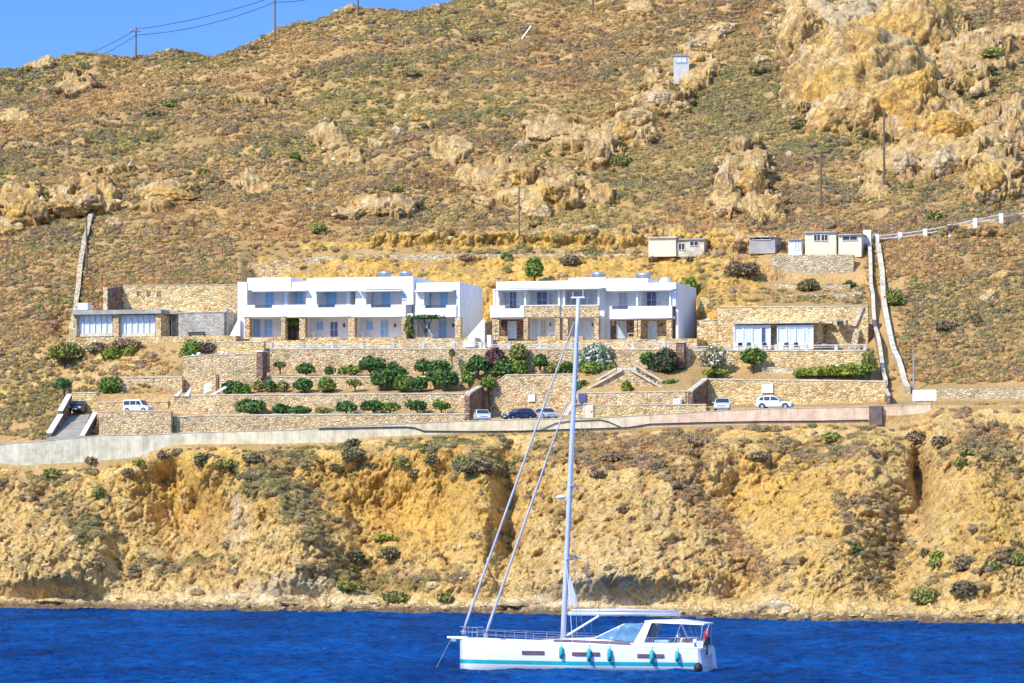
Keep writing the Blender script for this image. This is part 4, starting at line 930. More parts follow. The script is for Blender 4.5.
# stairs with white stepped sides at either end
def stair(parent_label, pts, Y, steps, group):
    t = empty('outside_stair', W(pts[0][0], 342, Y), parent_label, 'stair', group)
    m = MB(); m.poly(pts, Y, 0.3); m.build('side_wall', M['white'], parent=t)
    m = MB(); m.poly(pts, Y+1.5, 0.3); m.build('side_wall', M['white'], parent=t)
    lo, hi = steps
    for i in range(8):
        f = i/8; x = lerp(lo[0], hi[0], f); r = lerp(lo[1], hi[1], f); x2 = lerp(lo[0], hi[0], f+0.125)
        m = MB(); m.pb(min(x, x2), max(x, x2), r, 343, Y+0.32, 1.16); m.build('step', M['coping'], parent=t)
stair('white outside stair at the left end of the left white building', [(227, 341), (238, 319), (240, 319), (240, 341)], YB-0.6, ((228.5, 341), (239.8, 323)), 'white outside stairs of the apartment buildings')
stair('white outside stair between the two white buildings, left flight', [(463, 342), (482, 320), (484.5, 320), (484.5, 342)], YB-0.6, ((465, 342), (484, 325)), 'white outside stairs of the apartment buildings')
t = empty('planter_block', W(466, 345, 440), 'stepped white masonry blocks at the foot of the stair between the two buildings', 'steps')
for x0, x1, r in ((463.5, 469, 341), (469.2, 474.5, 337.0), (487, 491, 335)): blk(t, 'block', x0, x1, r, 347, 439.4, 1.2, M['white'])

# ---- right white building
b2 = empty('apartment_building', W(588, 342, YB), 'right one of two long white two storey apartment buildings, with stone clad balconies and pillars', 'building', 'white apartment buildings')
blk(b2, 'plinth', 488, 697, 339.8, 352, YB-1.6, 11.5, M['stone2'])
blk(b2, 'core_wall', 494, 562, 289.5, 339.7, YR, 7.5, M['white']); blk(b2, 'core_wall', 562.2, 598.5, 289.5, 339.7, YR+0.02, 7.5, M['white']); blk(b2, 'core_wall', 604.5, 672, 290.5, 339.7, YR, 7.5, M['white'])
blk(b2, 'dividing_wall', 598.8, 604.3, 279.5, 339.7, YB+1.4, 8.8, M['white'])
blk(b2, 'end_wall', 675.8, 678.2, 283.6, 339.7, YB+0.5, 9.6, M['white'])
blk(b2, 'end_wall', 671.5, 675.6, 290.2, 306, YB+0.1, 2.4, M['white'])
blk(b2, 'core_wall', 672.2, 675.7, 306.2, 339.7, YB+2.0, 1.0, M['stonedark'])
blk(b2, 'roof_parapet', 496, 568.4, 281.2, 288, YB-0.2, 9.8, M['white'])
blk(b2, 'roof_parapet', 568.6, 605.6, 277.5, 288.2, YB-0.3, 9.9, M['white'])
blk(b2, 'roof_parapet', 605.8, 648, 278.4, 289.3, YB-0.2, 9.8, M['white'])
blk(b2, 'roof_parapet', 648.2, 676.0, 282.6, 289.2, YB-0.15, 9.8, M['white'])
blk(b2, 'canopy_slab', 492, 600, 288.3, 289.4, YB-1.1, 3.6, M['whitepaint']); blk(b2, 'canopy_slab', 606.5, 672, 289.5, 290.6, YB-0.9, 3.4, M['whitepaint'])
for x in (493.2, 524.2, 558.0, 563.0, 597.6, 636.2, 669.2): blk(b2, 'column', x, x+1.7, 289.5, 305.5, YB-0.15, 0.3, M['white'])
for x0, x1 in ((498, 499.3), (525.9, 528.4), (559.7, 562.8), (639.3, 641)): blk(b2, 'party_wall', x0, x1, 289.6, 305.6, YB+0.3, 2.28, M['white'])
parapet(b2, 490.2, 524.0, 305.6, 317.2, YB-0.35, M['white'], notch=(505, 520))
for a, b in ((524.2, 559.6), (561.4, 599)):
    parapet(b2, a, b, 305.8, 317.0, YB-0.25, M['stone'], capm=M['white'])
parapet(b2, 609.6, 672, 306, 318.4, YB-0.35, M['white'], notch=(612, 628))
blk(b2, 'balcony_floor', 492, 599, 315.6, 317.8, YB, 2.58, M['white']); blk(b2, 'balcony_floor', 610, 671.4, 316.4, 318.8, YB, 2.58, M['white'])
for x0, x1 in ((492.2, 495.6), (496.0, 499.0), (523.6, 528), (555, 559.8), (563, 567.8), (594, 598.6), (634.2, 637.2), (638, 640.6), (666.2, 671.4)):
    blk(b2, 'stone_pillar', x0, x1, 317.9 if x0 < 605 else 318.9, 339.7, YB-0.12, 0.9, M['stone'])
for x0, x1 in ((499.2, 523), (610.5, 633.6), (641, 666)):
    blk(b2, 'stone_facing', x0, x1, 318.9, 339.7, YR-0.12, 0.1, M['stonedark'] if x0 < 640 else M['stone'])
for x0, x1 in ((509.8, 516.2), (537.2, 546.8), (571.5, 586), (619, 627), (647, 656)):
    opening(b2, 'door', x0, x1, 292, 309, YR, M['navy'] if x0 not in (571.5, 619) else M['greydoor'])
for x0, x1 in ((505.2, 508.6), (549, 552), (566, 569.5), (588, 593), (657.6, 660.5)): opening(b2, 'window', x0, x1, 293, 304, YR, M['greypaint'] if x0 != 657.6 else M['curtain'], pan=1)
for x0, x1, r1 in ((508, 516.2, 338.6), (616.8, 626, 338.6), (648.4, 656.4, 338.6)): opening(b2, 'door', x0, x1, 321.5, r1, YR-0.13, M['curtain'] if x0 != 616.8 else M['greydoor'])
for x0, x1 in ((531.6, 537), (540.8, 545.8), (573.5, 578.5), (582.8, 590)): opening(b2, 'door', x0, x1, 320.4, 338.6, YR, M['curtain'] if x0 in (531.6, 582.8) else M['greypaint'])
for x in (501, 549.5, 592, 630, 661): blk(b2, 'wall_lamp', x, x+1.2, 323, 326, YR-0.3, 0.14, M['iron'])
for x0, x1 in ((499.5, 508), (537.5, 556), (570, 583), (627, 640), (657, 672)):
    blk(b2, 'terrace_wall', x0, x1, 336.4, 343.6, YB-1.5, 0.3, M['stone2'])
# water heaters on the roofs
def heater(p0, p1, rt, rb, Y, label):
    t = empty('solar_water_heater', W((p0+p1)/2, rb, Y), label, 'water heater', 'solar water heaters on the white roofs')
    a = [W(p0, rb, Y-0.6), W(p1, rb, Y-0.6), W(p1, rt+1.5, Y+0.6), W(p0, rt+1.5, Y+0.6)]; b = [v+Vector((0, 0.1, -0.08)) for v in a]
    m = MB(); m.add(a+b, [(0, 1, 2, 3), (7, 6, 5, 4), (0, 4, 5, 1), (1, 5, 6, 2), (2, 6, 7, 3), (3, 7, 4, 0)]); m.build('panel', M['solar'], parent=t)
    m = MB(); m.tube([W(p0, rt+0.9, Y+0.7), W(p1, rt+0.9, Y+0.7)], 0.2, 10); m.build('tank', M['steel'], parent=t, smooth=True)
    for x in (p0+0.5, p1-0.5):
        m = MB(); q = W(x, rt+1.5, Y+0.75); m.tube([q, q-Vector((0, 0, 1.2))], 0.04, 5); m.build('leg', M['steel'], parent=t)
heater(378.5, 391, 272, 277.6, YB+5.5, 'left solar water heater on the roof of the left white building')
heater(400, 411, 272, 277.6, YB+5.5, 'right solar water heater on the roof of the left white building')
heater(592, 604, 273, 278.4, YB+5.5, 'left solar water heater on the roof of the right white building')
heater(636, 651, 273.4, 279.4, YB+5.5, 'right solar water heater on the roof of the right white building')
t = empty('roof_dome', W(665, 283, YB+5), 'small pale blue dish shaped cover on the right end of the right white roof', 'dome')
m = MB(); c = W(665, 283.3, YB+5); m.ball(c, 0.75, 0.6, 0.75, 14, 8); m.build('cover', M['curtain'], parent=t, smooth=True)
t = empty('roof_mast', W(342, 277.5, YB+5), 'thin mast standing on the roof of the left white building', 'mast')
q = W(342, 277.5, YB+5); m = MB(); m.tube([q-Vector((0, 0, 0.6)), q+Vector((0, 0, 1.9))], 0.06, 6); m.build('pole', M['steel'], parent=t)
m = MB(); m.tube([q+Vector((-0.4, 0, 1.6)), q+Vector((0.4, 0, 1.6))], 0.03, 5); m.build('crossbar', M['steel'], parent=t)

# ---- low house at the left
h1_ = empty('low_house', W(115, 336, 442), 'low flat roofed house with curtained glass front and stone piers at the far left', 'house')
blk(h1_, 'plinth', 66, 236, 336.6, 352, 439.8, 10.6, M['stone2'])
blk(h1_, 'back_wall', 74, 176, 314.2, 336.5, 445.2, 4.0, M['stonegrey'])
blk(h1_, 'roof', 71.5, 161, 309.8, 314.0, 440.8, 9.2, M['concrete']); blk(h1_, 'roof', 161.2, 178.5, 310.8, 314.0, 443.4, 6.5, M['concrete'])
for x0, x1 in ((73, 76.5), (112.8, 118.6), (155.6, 160.8)): blk(h1_, 'stone_pier', x0, x1, 314.1, 336.5, 441.3, 3.0, M['stone'])
for x0, x1, k in ((77, 112.4, 6), (119, 155.2, 6)):
    f = blk(h1_, 'window', x0, x1, 316.2, 332.8, 442.0, 0.1, M['curtain'])
    m = MB(); m.pb(x0, x1, 315, 316.1, 441.9, 0.2); m.pb(x0, x1, 332.9, 333.8, 441.9, 0.2)
    for i in range(k+1):
        x = lerp(x0, x1-0.9, i/k); m.pb(x, x+0.9, 316.2, 332.8, 441.85, 0.12)
    m.build('frame', M['greypaint'], parent=f); blk(h1_, 'sill_wall', x0, x1, 333.9, 336.5, 441.8, 0.35, M['coping'])
blk(h1_, 'side_wall', 160.9, 164, 314.2, 336.5, 444.0, 1.1, M['stonedark']); opening(h1_, 'door', 165.5, 171, 317.5, 336.2, 445.1, M['navy'])
blk(h1_, 'wing_wall', 178.5, 224, 312.6, 336.5, 441.6, 0.7, M['stonegrey']); blk(h1_, 'wing_return', 224.2, 227, 311.5, 336.5, 442.0, 6.0, M['stonegrey'])
blk(h1_, 'coping', 178, 224.8, 311.7, 312.5, 441.5, 0.9, M['coping'])
blk(h1_, 'chimney', 78, 87.5, 303, 309.7, 443, 1.2, M['white']); blk(h1_, 'chimney_post', 222.8, 226.2, 307.5, 311.4, 442.1, 0.5, M['coping'])
t = empty('garden_bench', W(200, 336.6, 440.8), 'low dark bench in front of the pale grey stone wall at the left', 'bench')
blk(t, 'seat', 188, 205, 334.0, 334.8, 440.4, 0.7, M['iron']); blk(t, 'leg', 189, 190, 334.9, 336.6, 440.5, 0.5, M['iron']); blk(t, 'leg', 203, 204, 334.9, 336.6, 440.5, 0.5, M['iron'])
blk(t, 'backrest', 188, 205, 331.8, 333.9, 441.0, 0.08, M['iron'])

# ---- low glass fronted house at the right
h2_ = empty('low_house', W(775, 350, 441), 'low house with two white framed glass fronts set into the big stone wall', 'house')
blk(h2_, 'core_wall', 731, 819, 323.6, 349.8, 441.9, 3.0, M['stone2'])
blk(h2_, 'roof', 732, 819, 321.6, 323.4, 440.4, 4.8, M['coping']); blk(h2_, 'roof_edge', 819.2, 832, 322.0, 323.4, 444.2, 1.0, M['coping'])
for x0, x1 in ((733.5, 770.6), (777, 813.4)):
    f = blk(h2_, 'window', x0, x1, 328.0, 342.4, 441.0, 0.1, M['curtain'])
    m = MB(); m.pb(x0, x1, 325.2, 327.9, 440.9, 0.3); m.pb(x0, x1, 342.5, 349.4, 440.9, 0.4)
    for i in range(5):
        x = lerp(x0, x1-1.1, i/4); m.pb(x, x+1.1, 328, 342.4, 440.86, 0.2)
    m.build('frame', M['whitepaint'], parent=f)
    for i in (1, 3):
        x = lerp(x0, x1-1.1, i/4); blk(f, 'pane', x+1.2+(0 if i == 1 else 0.4), x+(4.8 if x0 > 770 or i == 3 else 8), 328.1, 342.3, 440.96, 0.03, M['navy'] if (i == 3 and x0 < 770) else M['curtain'])
blk(h2_, 'oven_body', 833, 846, 319.5, 325.0, 443.2, 1.4, M['stonepale']); blk(h2_, 'oven_mouth', 837, 843, 321.0, 324.8, 443.1, 0.12, M['darkrecess'])
t = empty('garden_steps', W(855, 348, 443), 'steep steps in the stone wall right of the low glass fronted house', 'steps')
m = MB(); m.poly([(852, 326), (861, 307), (864, 307), (856, 326)], 444.9, 0.3); m.build('side_wall', M['coping'], parent=t)
for i in range(7):
    blk(t, 'step', 850+i*0.6, 856+i*0.6, 347-i*3.0, 350-i*3.0, 442.6+i*0.33, 0.5, M['stonepale'])
t = empty('water_tank', W(709, 322, 446.5), 'rounded white tank on the lower stone wall right of the right white building', 'tank')
m = MB(); c = W(709, 323.0, 447.0); m.ball(c, 1.05, 0.7, 0.55, 14, 8); m.build('tank', M['white'], parent=t, smooth=True)
m = MB(); m.box(c.x-0.7, c.x+0.7, c.y-0.45, c.y+0.45, c.z-0.8, c.z-0.3); m.build('base', M['concrete'], parent=t)

# ---- sheds on the upper track
def shed(px0, px1, rt, rb, Y, d, wallm, label, group=None, openings=(), name='shed', roofm=None):
    t = empty(name, W((px0+px1)/2, rb, Y), label, 'shed', group)
    blk(t, 'wall', px0, px1, rt+1.4, rb+5, Y, d, wallm)
    blk(t, 'roof', px0-0.8, px1+0.8, rt, rt+1.3, Y-0.3, d+0.6, roofm or M['concrete'])
    for k, x0, x1, r0, r1 in openings: opening(t, k, x0, x1, r0, r1, Y-0.01, M['darkrecess'] if k == 'window' else M['greypaint'])
    return t
shed(648.5, 675.8, 236.6, 251.5, 464.6, 5, M['cream'], 'windowless pale cream block shed at the left end of the upper track', roofm=M['coping'])
shed(676.4, 704, 238.4, 251.5, 465.0, 4, M['coping'], 'grey open fronted shed joined to the windowless cream shed', openings=(('window', 678.5, 684.5, 243.5, 249.6), ('window', 690, 698, 241.5, 245.5)))
shed(749, 775, 236, 248.5, 463.2, 4, M['concrete'], 'small grey shed with a sagging stone roof, between the joined sheds and the cream cabins', openings=(('window', 753, 770, 236.6, 239.4),), roofm=M['stonepale'])
shed(788.5, 801.8, 238.6, 251.0, 463.0, 2.5, M['white'], 'tiny white shed with a grey door, left of the two cream cabins', openings=(('door', 795, 800.6, 241.5, 250.5),))
shed(805, 836.2, 231.4, 251.6, 463.0, 5, M['cream'], 'larger cream cabin with a pair of small dark windows', 'cream cabins at the head of the slope', (('window', 814, 820, 234.8, 240.6), ('window', 821.5, 827.5, 234.8, 240.6)))
shed(838.4, 861.5, 233.8, 252.0, 463.0, 4.5, M['cream'], 'smaller cream cabin with one long dark window', 'cream cabins at the head of the slope', (('window', 842.5, 857, 236.4, 240),))

# ---- lookout hut high on the slope
g = ground(682, 77)
t = empty('lookout_hut', g, 'small pale concrete hut with a white framed opening, high among the rocks', 'hut')
s = g.y/F
m = MB(); m.box(g.x-8*s, g.x+7*s, g.y, g.y+14*s, g.z-1, g.z+21*s); m.build('wall', M['greypaint'], parent=t)
m = MB(); m.box(g.x-8.6*s, g.x+7.6*s, g.y-0.15, g.y+14.5*s, g.z+21.02*s, g.z+22.4*s); m.build('roof', M['concrete'], parent=t)
m = MB(); m.box(g.x-6.4*s, g.x+5.4*s, g.y-0.06, g.y+0.05, g.z+13.5*s, g.z+19.5*s); w_ = m.build('window', M['greydoor'], parent=t)
m = MB()
for a, b, c_, d_ in ((-4.9, -0.9, 14.9, 18.3), (0.1, 4.0, 14.9, 18.3)):
    m.box(g.x+a*s, g.x+b*s, g.y-0.12, g.y-0.065, g.z+c_*s, g.z+d_*s)
m.build('frame', M['white'], parent=w_)
# ------------------------------------------------------------------ vegetation
def crown_mesh(name, c, rx, ry, rz, nleaf, ls, mat, parent, seed, lumps=9, core=0.62, flatb=0.35, mats=None):
    """leafy crown: clumps of small leaves spread over an uneven volume, with a dark inner core"""
    rs = np.random.default_rng(seed)
    lc = rs.normal(size=(lumps, 3)); lc /= np.linalg.norm(lc, axis=1)[:, None]; lr = rs.uniform(0.62, 1.2, lumps)
    d = rs.normal(size=(nleaf, 3)); d /= np.linalg.norm(d, axis=1)[:, None]
    dd = d@lc.T; k = dd.argmax(1)
    rad = lr[k]*(0.78+0.30*np.clip(dd[np.arange(nleaf), k], 0, 1))*rs.uniform(0.66, 1.16, nleaf)
    p = d*rad[:, None]; p[:, 2] = np.where(p[:, 2] < -flatb, -flatb-(rs.uniform(0, 0.2, nleaf)), p[:, 2])
    p *= np.array([rx, ry, rz]); p += np.array([c[0], c[1], c[2]])
    a = rs.normal(size=(nleaf, 3)); a /= np.linalg.norm(a, axis=1)[:, None]
    b = np.cross(a, rs.normal(size=(nleaf, 3))); b /= np.linalg.norm(b, axis=1)[:, None]
    s = ls*rs.uniform(0.6, 1.3, nleaf)[:, None]
    V = np.stack([p-a*s, p-b*s*0.6, p+a*s, p+b*s*0.6], 1).reshape(-1, 3)
    Fc = [(4*i, 4*i+1, 4*i+2, 4*i+3) for i in range(nleaf)]
    m = MB(); m.ball(c, rx*core, ry*core, rz*core, 10, 6)
    base = len(V); V = list(map(tuple, V))+[tuple(v) for v in m.v]; Fc += [tuple(i+base for i in f) for f in m.f]
    o = mesh_obj(name, V, Fc, mats or mat, parent)
    if mats:
        idx = np.zeros(len(Fc), dtype=np.int32); idx[:nleaf] = (rs.uniform(size=nleaf) < 0.38)*1
        o.data.polygons.foreach_set('material_index', idx)
    return o
SEED = [100]
def shrub(px, rb, w_, h_, Y, mat, label, group=None, name='garden_shrub', cat='shrub', stem=0.0, mats=None, dens_=1.0, pos=None):
    """shrub whose crown shows w x h px with its lowest leaves at row rb"""
    SEED[0] += 1
    if pos is None:
        q = W(px, rb, Y); s = q.y/F; gz = drop(q.x, q.y)
    else: q = pos; s = q.y/F; gz = q.z; 
    rx, rz = w_*s/2*rng.uniform(0.95, 1.05), h_*s/2*rng.uniform(0.95, 1.04)
    base = Vector((q.x, q.y, min(gz, q.z+rz*0.5)))
    t = empty(name, base, label, cat, group)
    zc = q.z+rz*0.92
    zb = max(zc-rz*0.5, base.z+0.1)
    m = MB(); rr = 0.05+rx*0.04
    m.tube([base-Vector((0, 0, 0.3)), Vector((base.x+rx*0.06, base.y, (base.z+zb)/2)), Vector((base.x-rx*0.05, base.y, zb))], [rr*1.3, rr, rr*0.7], 6)
    for k in range(3):
        a = k*2.1+SEED[0]; m.tube([Vector((base.x, base.y, (base.z+zb)/2)), Vector((base.x+rx*0.5*math.cos(a), base.y+rx*0.4*math.sin(a), zc))], [rr*0.7, rr*0.3], 5)
    m.build('trunk' if stem else 'stem', M['twig'], parent=t)
    n_ = int(min(1500, max(260, w_*h_*3.2))*dens_)
    if mats is None:
        mats = {M['green']: [M['green'], M['green2']], M['green2']: [M['green2'], M['olive']], M['greygreen']: [M['greygreen'], M['olive']]}.get(mat)
    crown_mesh('crown', (q.x, q.y, zc), rx*0.97, min(rx, 1.6)*0.85, rz*1.0, n_, 0.13+0.012*min(w_, 20)*0.4, mat, t, SEED[0], mats=mats)
    return t
G1, G2, G3 = 'bushes on the lowest garden terrace', 'bushes on the second garden terrace', 'bushes under the balustrade wall'
A = shrub
A(250, 414, 25, 13, 425.2, M['green'], 'plump dark green bush at the left end of the lowest garden terrace', G1)
A(283, 414.5, 20, 11, 425.2, M['green'], 'left one of two touching dark bushes, right of the plump leftmost bush', G1)
A(301, 414.5, 19, 9, 425.0, M['green'], 'low flat right half of the touching dark pair on the lowest terrace', G1)
A(324, 413, 17, 5, 425.0, M['greygreen'], 'very small flat grey green tuft on the lowest garden terrace', G1)
A(346, 412.5, 19, 11, 425.2, M['green'], 'rounded green bush on the lowest terrace, right of the small flat tuft', G1)
A(373, 412, 20, 13, 425.2, M['green'], 'broad dark bush near the middle of the lowest terrace, left of a lighter twin', G1)
A(390, 412, 19, 11, 425.0, M['green2'], 'lighter green bush touching the broad dark bush on the lowest terrace', G1)
A(417, 411, 20, 11, 425.2, M['green'], 'low oval dark bush second from the right on the lowest terrace', G1)
A(441, 410.5, 15, 10, 425.2, M['green2'], 'small yellowish green bush, rightmost on the lowest terrace', G1)
A(231, 394.5, 22, 12, 430.2, M['green'], 'left one of two dark bushes beside the white gate ramp of the second terrace', G2)
A(241, 395, 20, 11, 429.6, M['green2'], 'brighter bush in front of the dark bush at the gate ramp', G2)
A(258, 391.5, 10, 12, 430.4, M['greygreen'], 'slim grey green bush directly below the dark square pillar', G2)
A(271, 391, 13, 11, 430.4, M['green'], 'small dark bush on the second terrace just right of the slim grey one', G2)
A(284, 391, 13, 10, 430.4, M['greygreen'], 'small muted bush on the second terrace between two darker ones', G2)
A(304, 391.5, 20, 14, 430.2, M['green'], 'round dark bush on the second terrace below the stair hall', G2)
A(327, 392, 17, 14, 430.2, M['green2'], 'loose light green bush on the second terrace, left of the little tree', G2)
A(355, 386, 15, 7, 430.2, M['greygreen'], 'little flat crowned tree with a short bare trunk on the second terrace', G2, 'small_tree', 'tree', stem=1)
A(381, 387, 22, 15, 430.6, M['green'], 'dark bushy tree at the left of the tall clump in the middle of the gardens', G2, 'small_tree', 'tree', stem=1)
A(395, 384, 22, 17, 431.0, M['green'], 'tallest dark bush at the heart of the middle clump', G2)
A(403, 391, 18, 15, 429.8, M['green2'], 'bright green bush at the front right of the middle clump', G2)
A(421, 391, 18, 14, 430.2, M['green'], 'leafy bush left of the right hand clump on the second terrace', G2)
A(434, 383, 19, 14, 431.2, M['green'], 'dark bush at the back of the right hand clump on the second terrace', G2)
A(447, 388, 19, 17, 430.2, M['green'], 'dark bushy tree with a short trunk in the right hand clump', G2, 'small_tree', 'tree', stem=1)
A(469, 384, 13, 11, 430.8, M['green2'], 'small yellow green bush at the right end of the second terrace', G2)
A(280, 367.5, 11, 6, 434.0, M['greygreen'], 'tiny umbrella shaped tree right of the dark square pillar', G3, 'small_tree', 'tree', stem=1)
A(306, 375, 16, 11, 434.0, M['green'], 'dark dome shaped bush below the stair hall of the left building', G3)
A(329, 375, 11, 9, 434.0, M['green'], 'small dark bush between the dome shaped bush and a wide flat one', G3)
A(350, 375, 20, 9, 434.0, M['green2'], 'wide flat light green bush under the left balustrade', G3)
A(370, 372, 24, 16, 434.0, M['green'], 'big round dark green tree under the middle of the left balustrade', G3, 'small_tree', 'tree', stem=1)
A(393, 374, 14, 12, 434.2, M['green'], 'dark bush touching the middle clump from above, under the balustrade', G3)
A(423, 373, 16, 13, 434.2, M['green'], 'left one of two joined dark round bushes under the left balustrade', G3)
A(439, 373, 21, 14, 434.2, M['green'], 'right larger one of two joined dark round bushes under the left balustrade', G3)
A(452, 357, 5, 8, 434.6, M['greygreen'], 'tall thin sapling with a small tuft of leaves under the left balustrade', G3, 'sapling', 'tree', stem=1)
GC = 'bushes in the central garden between the buildings'
A(466, 374, 14, 12, 434.4, M['greygreen'], 'brownish grey green bush left of the big dark central bush', GC)
A(478, 373, 20, 19, 434.0, M['green'], 'big dark bush at the left of the reddish flowering shrub', GC)
A(495, 371, 18, 24, 434.8, M['pinkbloom'], 'tall reddish purple flowering shrub below the right end of the outside stairs', GC, 'flowering_shrub', 'shrub', mats=[M['purple'], M['pinkbloom']])
A(503, 376, 18, 16, 433.8, M['green'], 'dark bush in front of the reddish flowering shrub', GC)
A(489, 389.5, 16, 16, 431.5, M['green2'], 'ball shaped clipped bush hanging low beside the parking wall', GC)
A(518, 374.5, 20, 13, 434.2, M['green2'], 'rounded mid green bush on top of the parking wall, left of the ball topped tree', GC)
A(521, 361, 18, 16, 435.2, M['greygreen'], 'dull dark shrub reaching over the balustrade between the buildings', GC)
A(540, 368, 16, 12, 434.4, M['green'], 'ball topped little tree on a thin trunk above the parked cars', GC, 'small_tree', 'tree', stem=1)
A(556, 374, 20, 13, 434.2, M['greygreen'], 'grey green bush just left of the yacht mast on the parking wall', GC)
A(566, 373.5, 16, 13, 434.4, M['green'], 'dark bush partly hidden by the yacht mast', GC)
A(594, 368, 29, 27, 434.8, M['oleander'], 'large pale flowering oleander right of the yacht mast', 'pale flowering oleanders', 'flowering_shrub', 'shrub', mats=[M['oleander'], M['bloom']])
A(593, 374.5, 28, 13, 433.6, M['green2'], 'bright green bush at the foot of the large oleander beside the mast', GC)
A(611, 373.5, 10, 10, 434.0, M['greygreen'], 'small grey green bush right of the oleander at the top of the steps', GC)
A(584, 391, 19, 12, 431.2, M['green'], 'dome shaped dark bush at the foot of the left stair flight', GC)
A(628, 393.5, 11, 12, 428.6, M['olive'], 'small olive bush in front of the gable of the double stairway', GC)
A(648, 366, 18, 15, 434.8, M['green'], 'rounded green bush below the right white building, left of a larger dark one', GC)
A(665, 374, 25, 24, 434.2, M['green'], 'large dark bush with reddish leaves left of the right building pillar', GC, mats=[M['green'], M['purple']])
A(670, 387, 15, 7, 431.2, M['green'], 'low green bush on bare earth right of the double stairway', GC)
A(714, 371, 30, 27, 434.4, M['oleander'], 'pale flowering oleander right of the dark pillar near the low glass fronted house', 'pale flowering oleanders', 'flowering_shrub', 'shrub', mats=[M['greygreen'], M['bloom']])
A(713, 374, 22, 5, 433.6, M['olive'], 'low green mat of leaves at the foot of the right oleander', GC)
A(753, 366, 22, 18, 434.8, M['green2'], 'round bright green bush in front of the low glass fronted house', GC)
HG = 'yellow green hedge bushes at the right'
for i, (x, w_, mt, lb) in enumerate(((802, 20, 'olive', 'first yellow green hedge bush from the left below the glass fronted house'), (818, 20, 'olive', 'second hedge bush from the left, beside the knee high wall end'), (834, 20, 'olive', 'middle bush of the long yellow green hedge'), (849, 20, 'olive', 'fourth bush of the long yellow green hedge'), (862, 18, 'green2', 'darker hedge bush second from the right end'))):
    A(x, 377, w_, 9+i, 434.0, M[mt], lb, HG)
A(869, 372, 14, 20, 434.6, M['greygreen'], 'tall grey green shrub at the right end of the hedge beside the white topped wall', HG)
GL = 'wild bushes on the yellow bank at the left'
A(109, 396, 23, 20, 429.8, M['green2'], 'round bright green bush on the bank above the driveway', GL)
A(64, 390, 16, 12, 432.5, M['green'], 'small dark green bush on the bank left of the round bright one', GL)
A(113, 364, 20, 17, 437.5, M['olive'], 'yellowish green bush below the low house at the left', GL)
A(131, 358, 14, 16, 437.8, M['olive'], 'narrow yellow green bush below the middle of the left low house', GL)
A(64, 361, 42, 19, 438.8, M['greygreen'], 'wide grey green thicket left of and below the left low house', GL)
A(99, 352, 22, 10, 439, M['grey'], 'grey dome shaped bush against the base of the left low house', GL)
A(127, 350, 30, 12, 438.9, M['grey'], 'wider grey brown bush against the base of the left low house', GL)
A(194, 362, 22, 24, 436.2, M['green2'], 'hanging bright green shrub beside the white stones left of the left building', GL)
A(211, 354.5, 20, 12, 435.9, M['purple'], 'low purple brown bush beside the hanging bright green shrub', GL)
A(146, 392, 10, 6, 432, M['greygreen'], 'small tuft on the wall ledge right of the round bright bush', GL) if False else None
A(292, 327, 13, 10, 443.4, M['green2'], 'leafy climber filling the top of the stair hall of the left building', None, 'climbing_plant', 'plant')
A(409, 339, 8, 22, 441.2, M['greygreen'], 'tall climbing plant on the pillar between the two parts of the left building', 'climbing plants on the left building', 'climbing_plant', 'plant')
A(425, 318.5, 32, 3.2, 441.3, M['green'], 'green creeper running along the balcony edge at the right of the left building', 'climbing plants on the left building', 'climbing_plant', 'plant')
A(534, 280, 15, 22, 457.5, M['green2'], 'upright green bush on the yellow cut behind the right white building', None)
A(690, 294, 14, 20, 456, M['olive'], 'yellow green bush hanging on the yellow cut right of the right building', None)
UP = 'dark rounded bushes along the upper track'
for x, r, w_, h_, lb in ((571, 266, 19, 11, 'purple brown dome bush above the right white building on the upper track'), (507, 260, 10, 7, 'small purple bush on the upper track, first left of the upright green bush'), (466, 261, 14, 6, 'flat brown bush on the upper track above the gap between the buildings'), (740, 249, 13, 9, 'dark rounded bush between the joined sheds and the small grey shed'), (771, 250, 12, 9, 'dark bush right below the small grey shed'),
        (653, 262, 10, 6, 'small dark bush on the track edge below the windowless shed'), (690, 262, 8, 5, 'tiny dark bush below the grey open fronted shed'), (745, 277, 30, 16, 'spreading grey bush on the yellow slope left of the tall pale wall'), (808, 291, 18, 12, 'grey bush in the gap under the tall pale wall'), (850, 287, 12, 6, 'small green bush below the right end of the tall pale wall')):
    g = ground(x, r)
    if g: A(x, r, w_, h_, 0, M['grey'] if 'green bush' not in lb else M['green'], lb, UP, 'wild_bush', 'bush', pos=g)
CB = 'larger bushes clinging to the sea cliff'
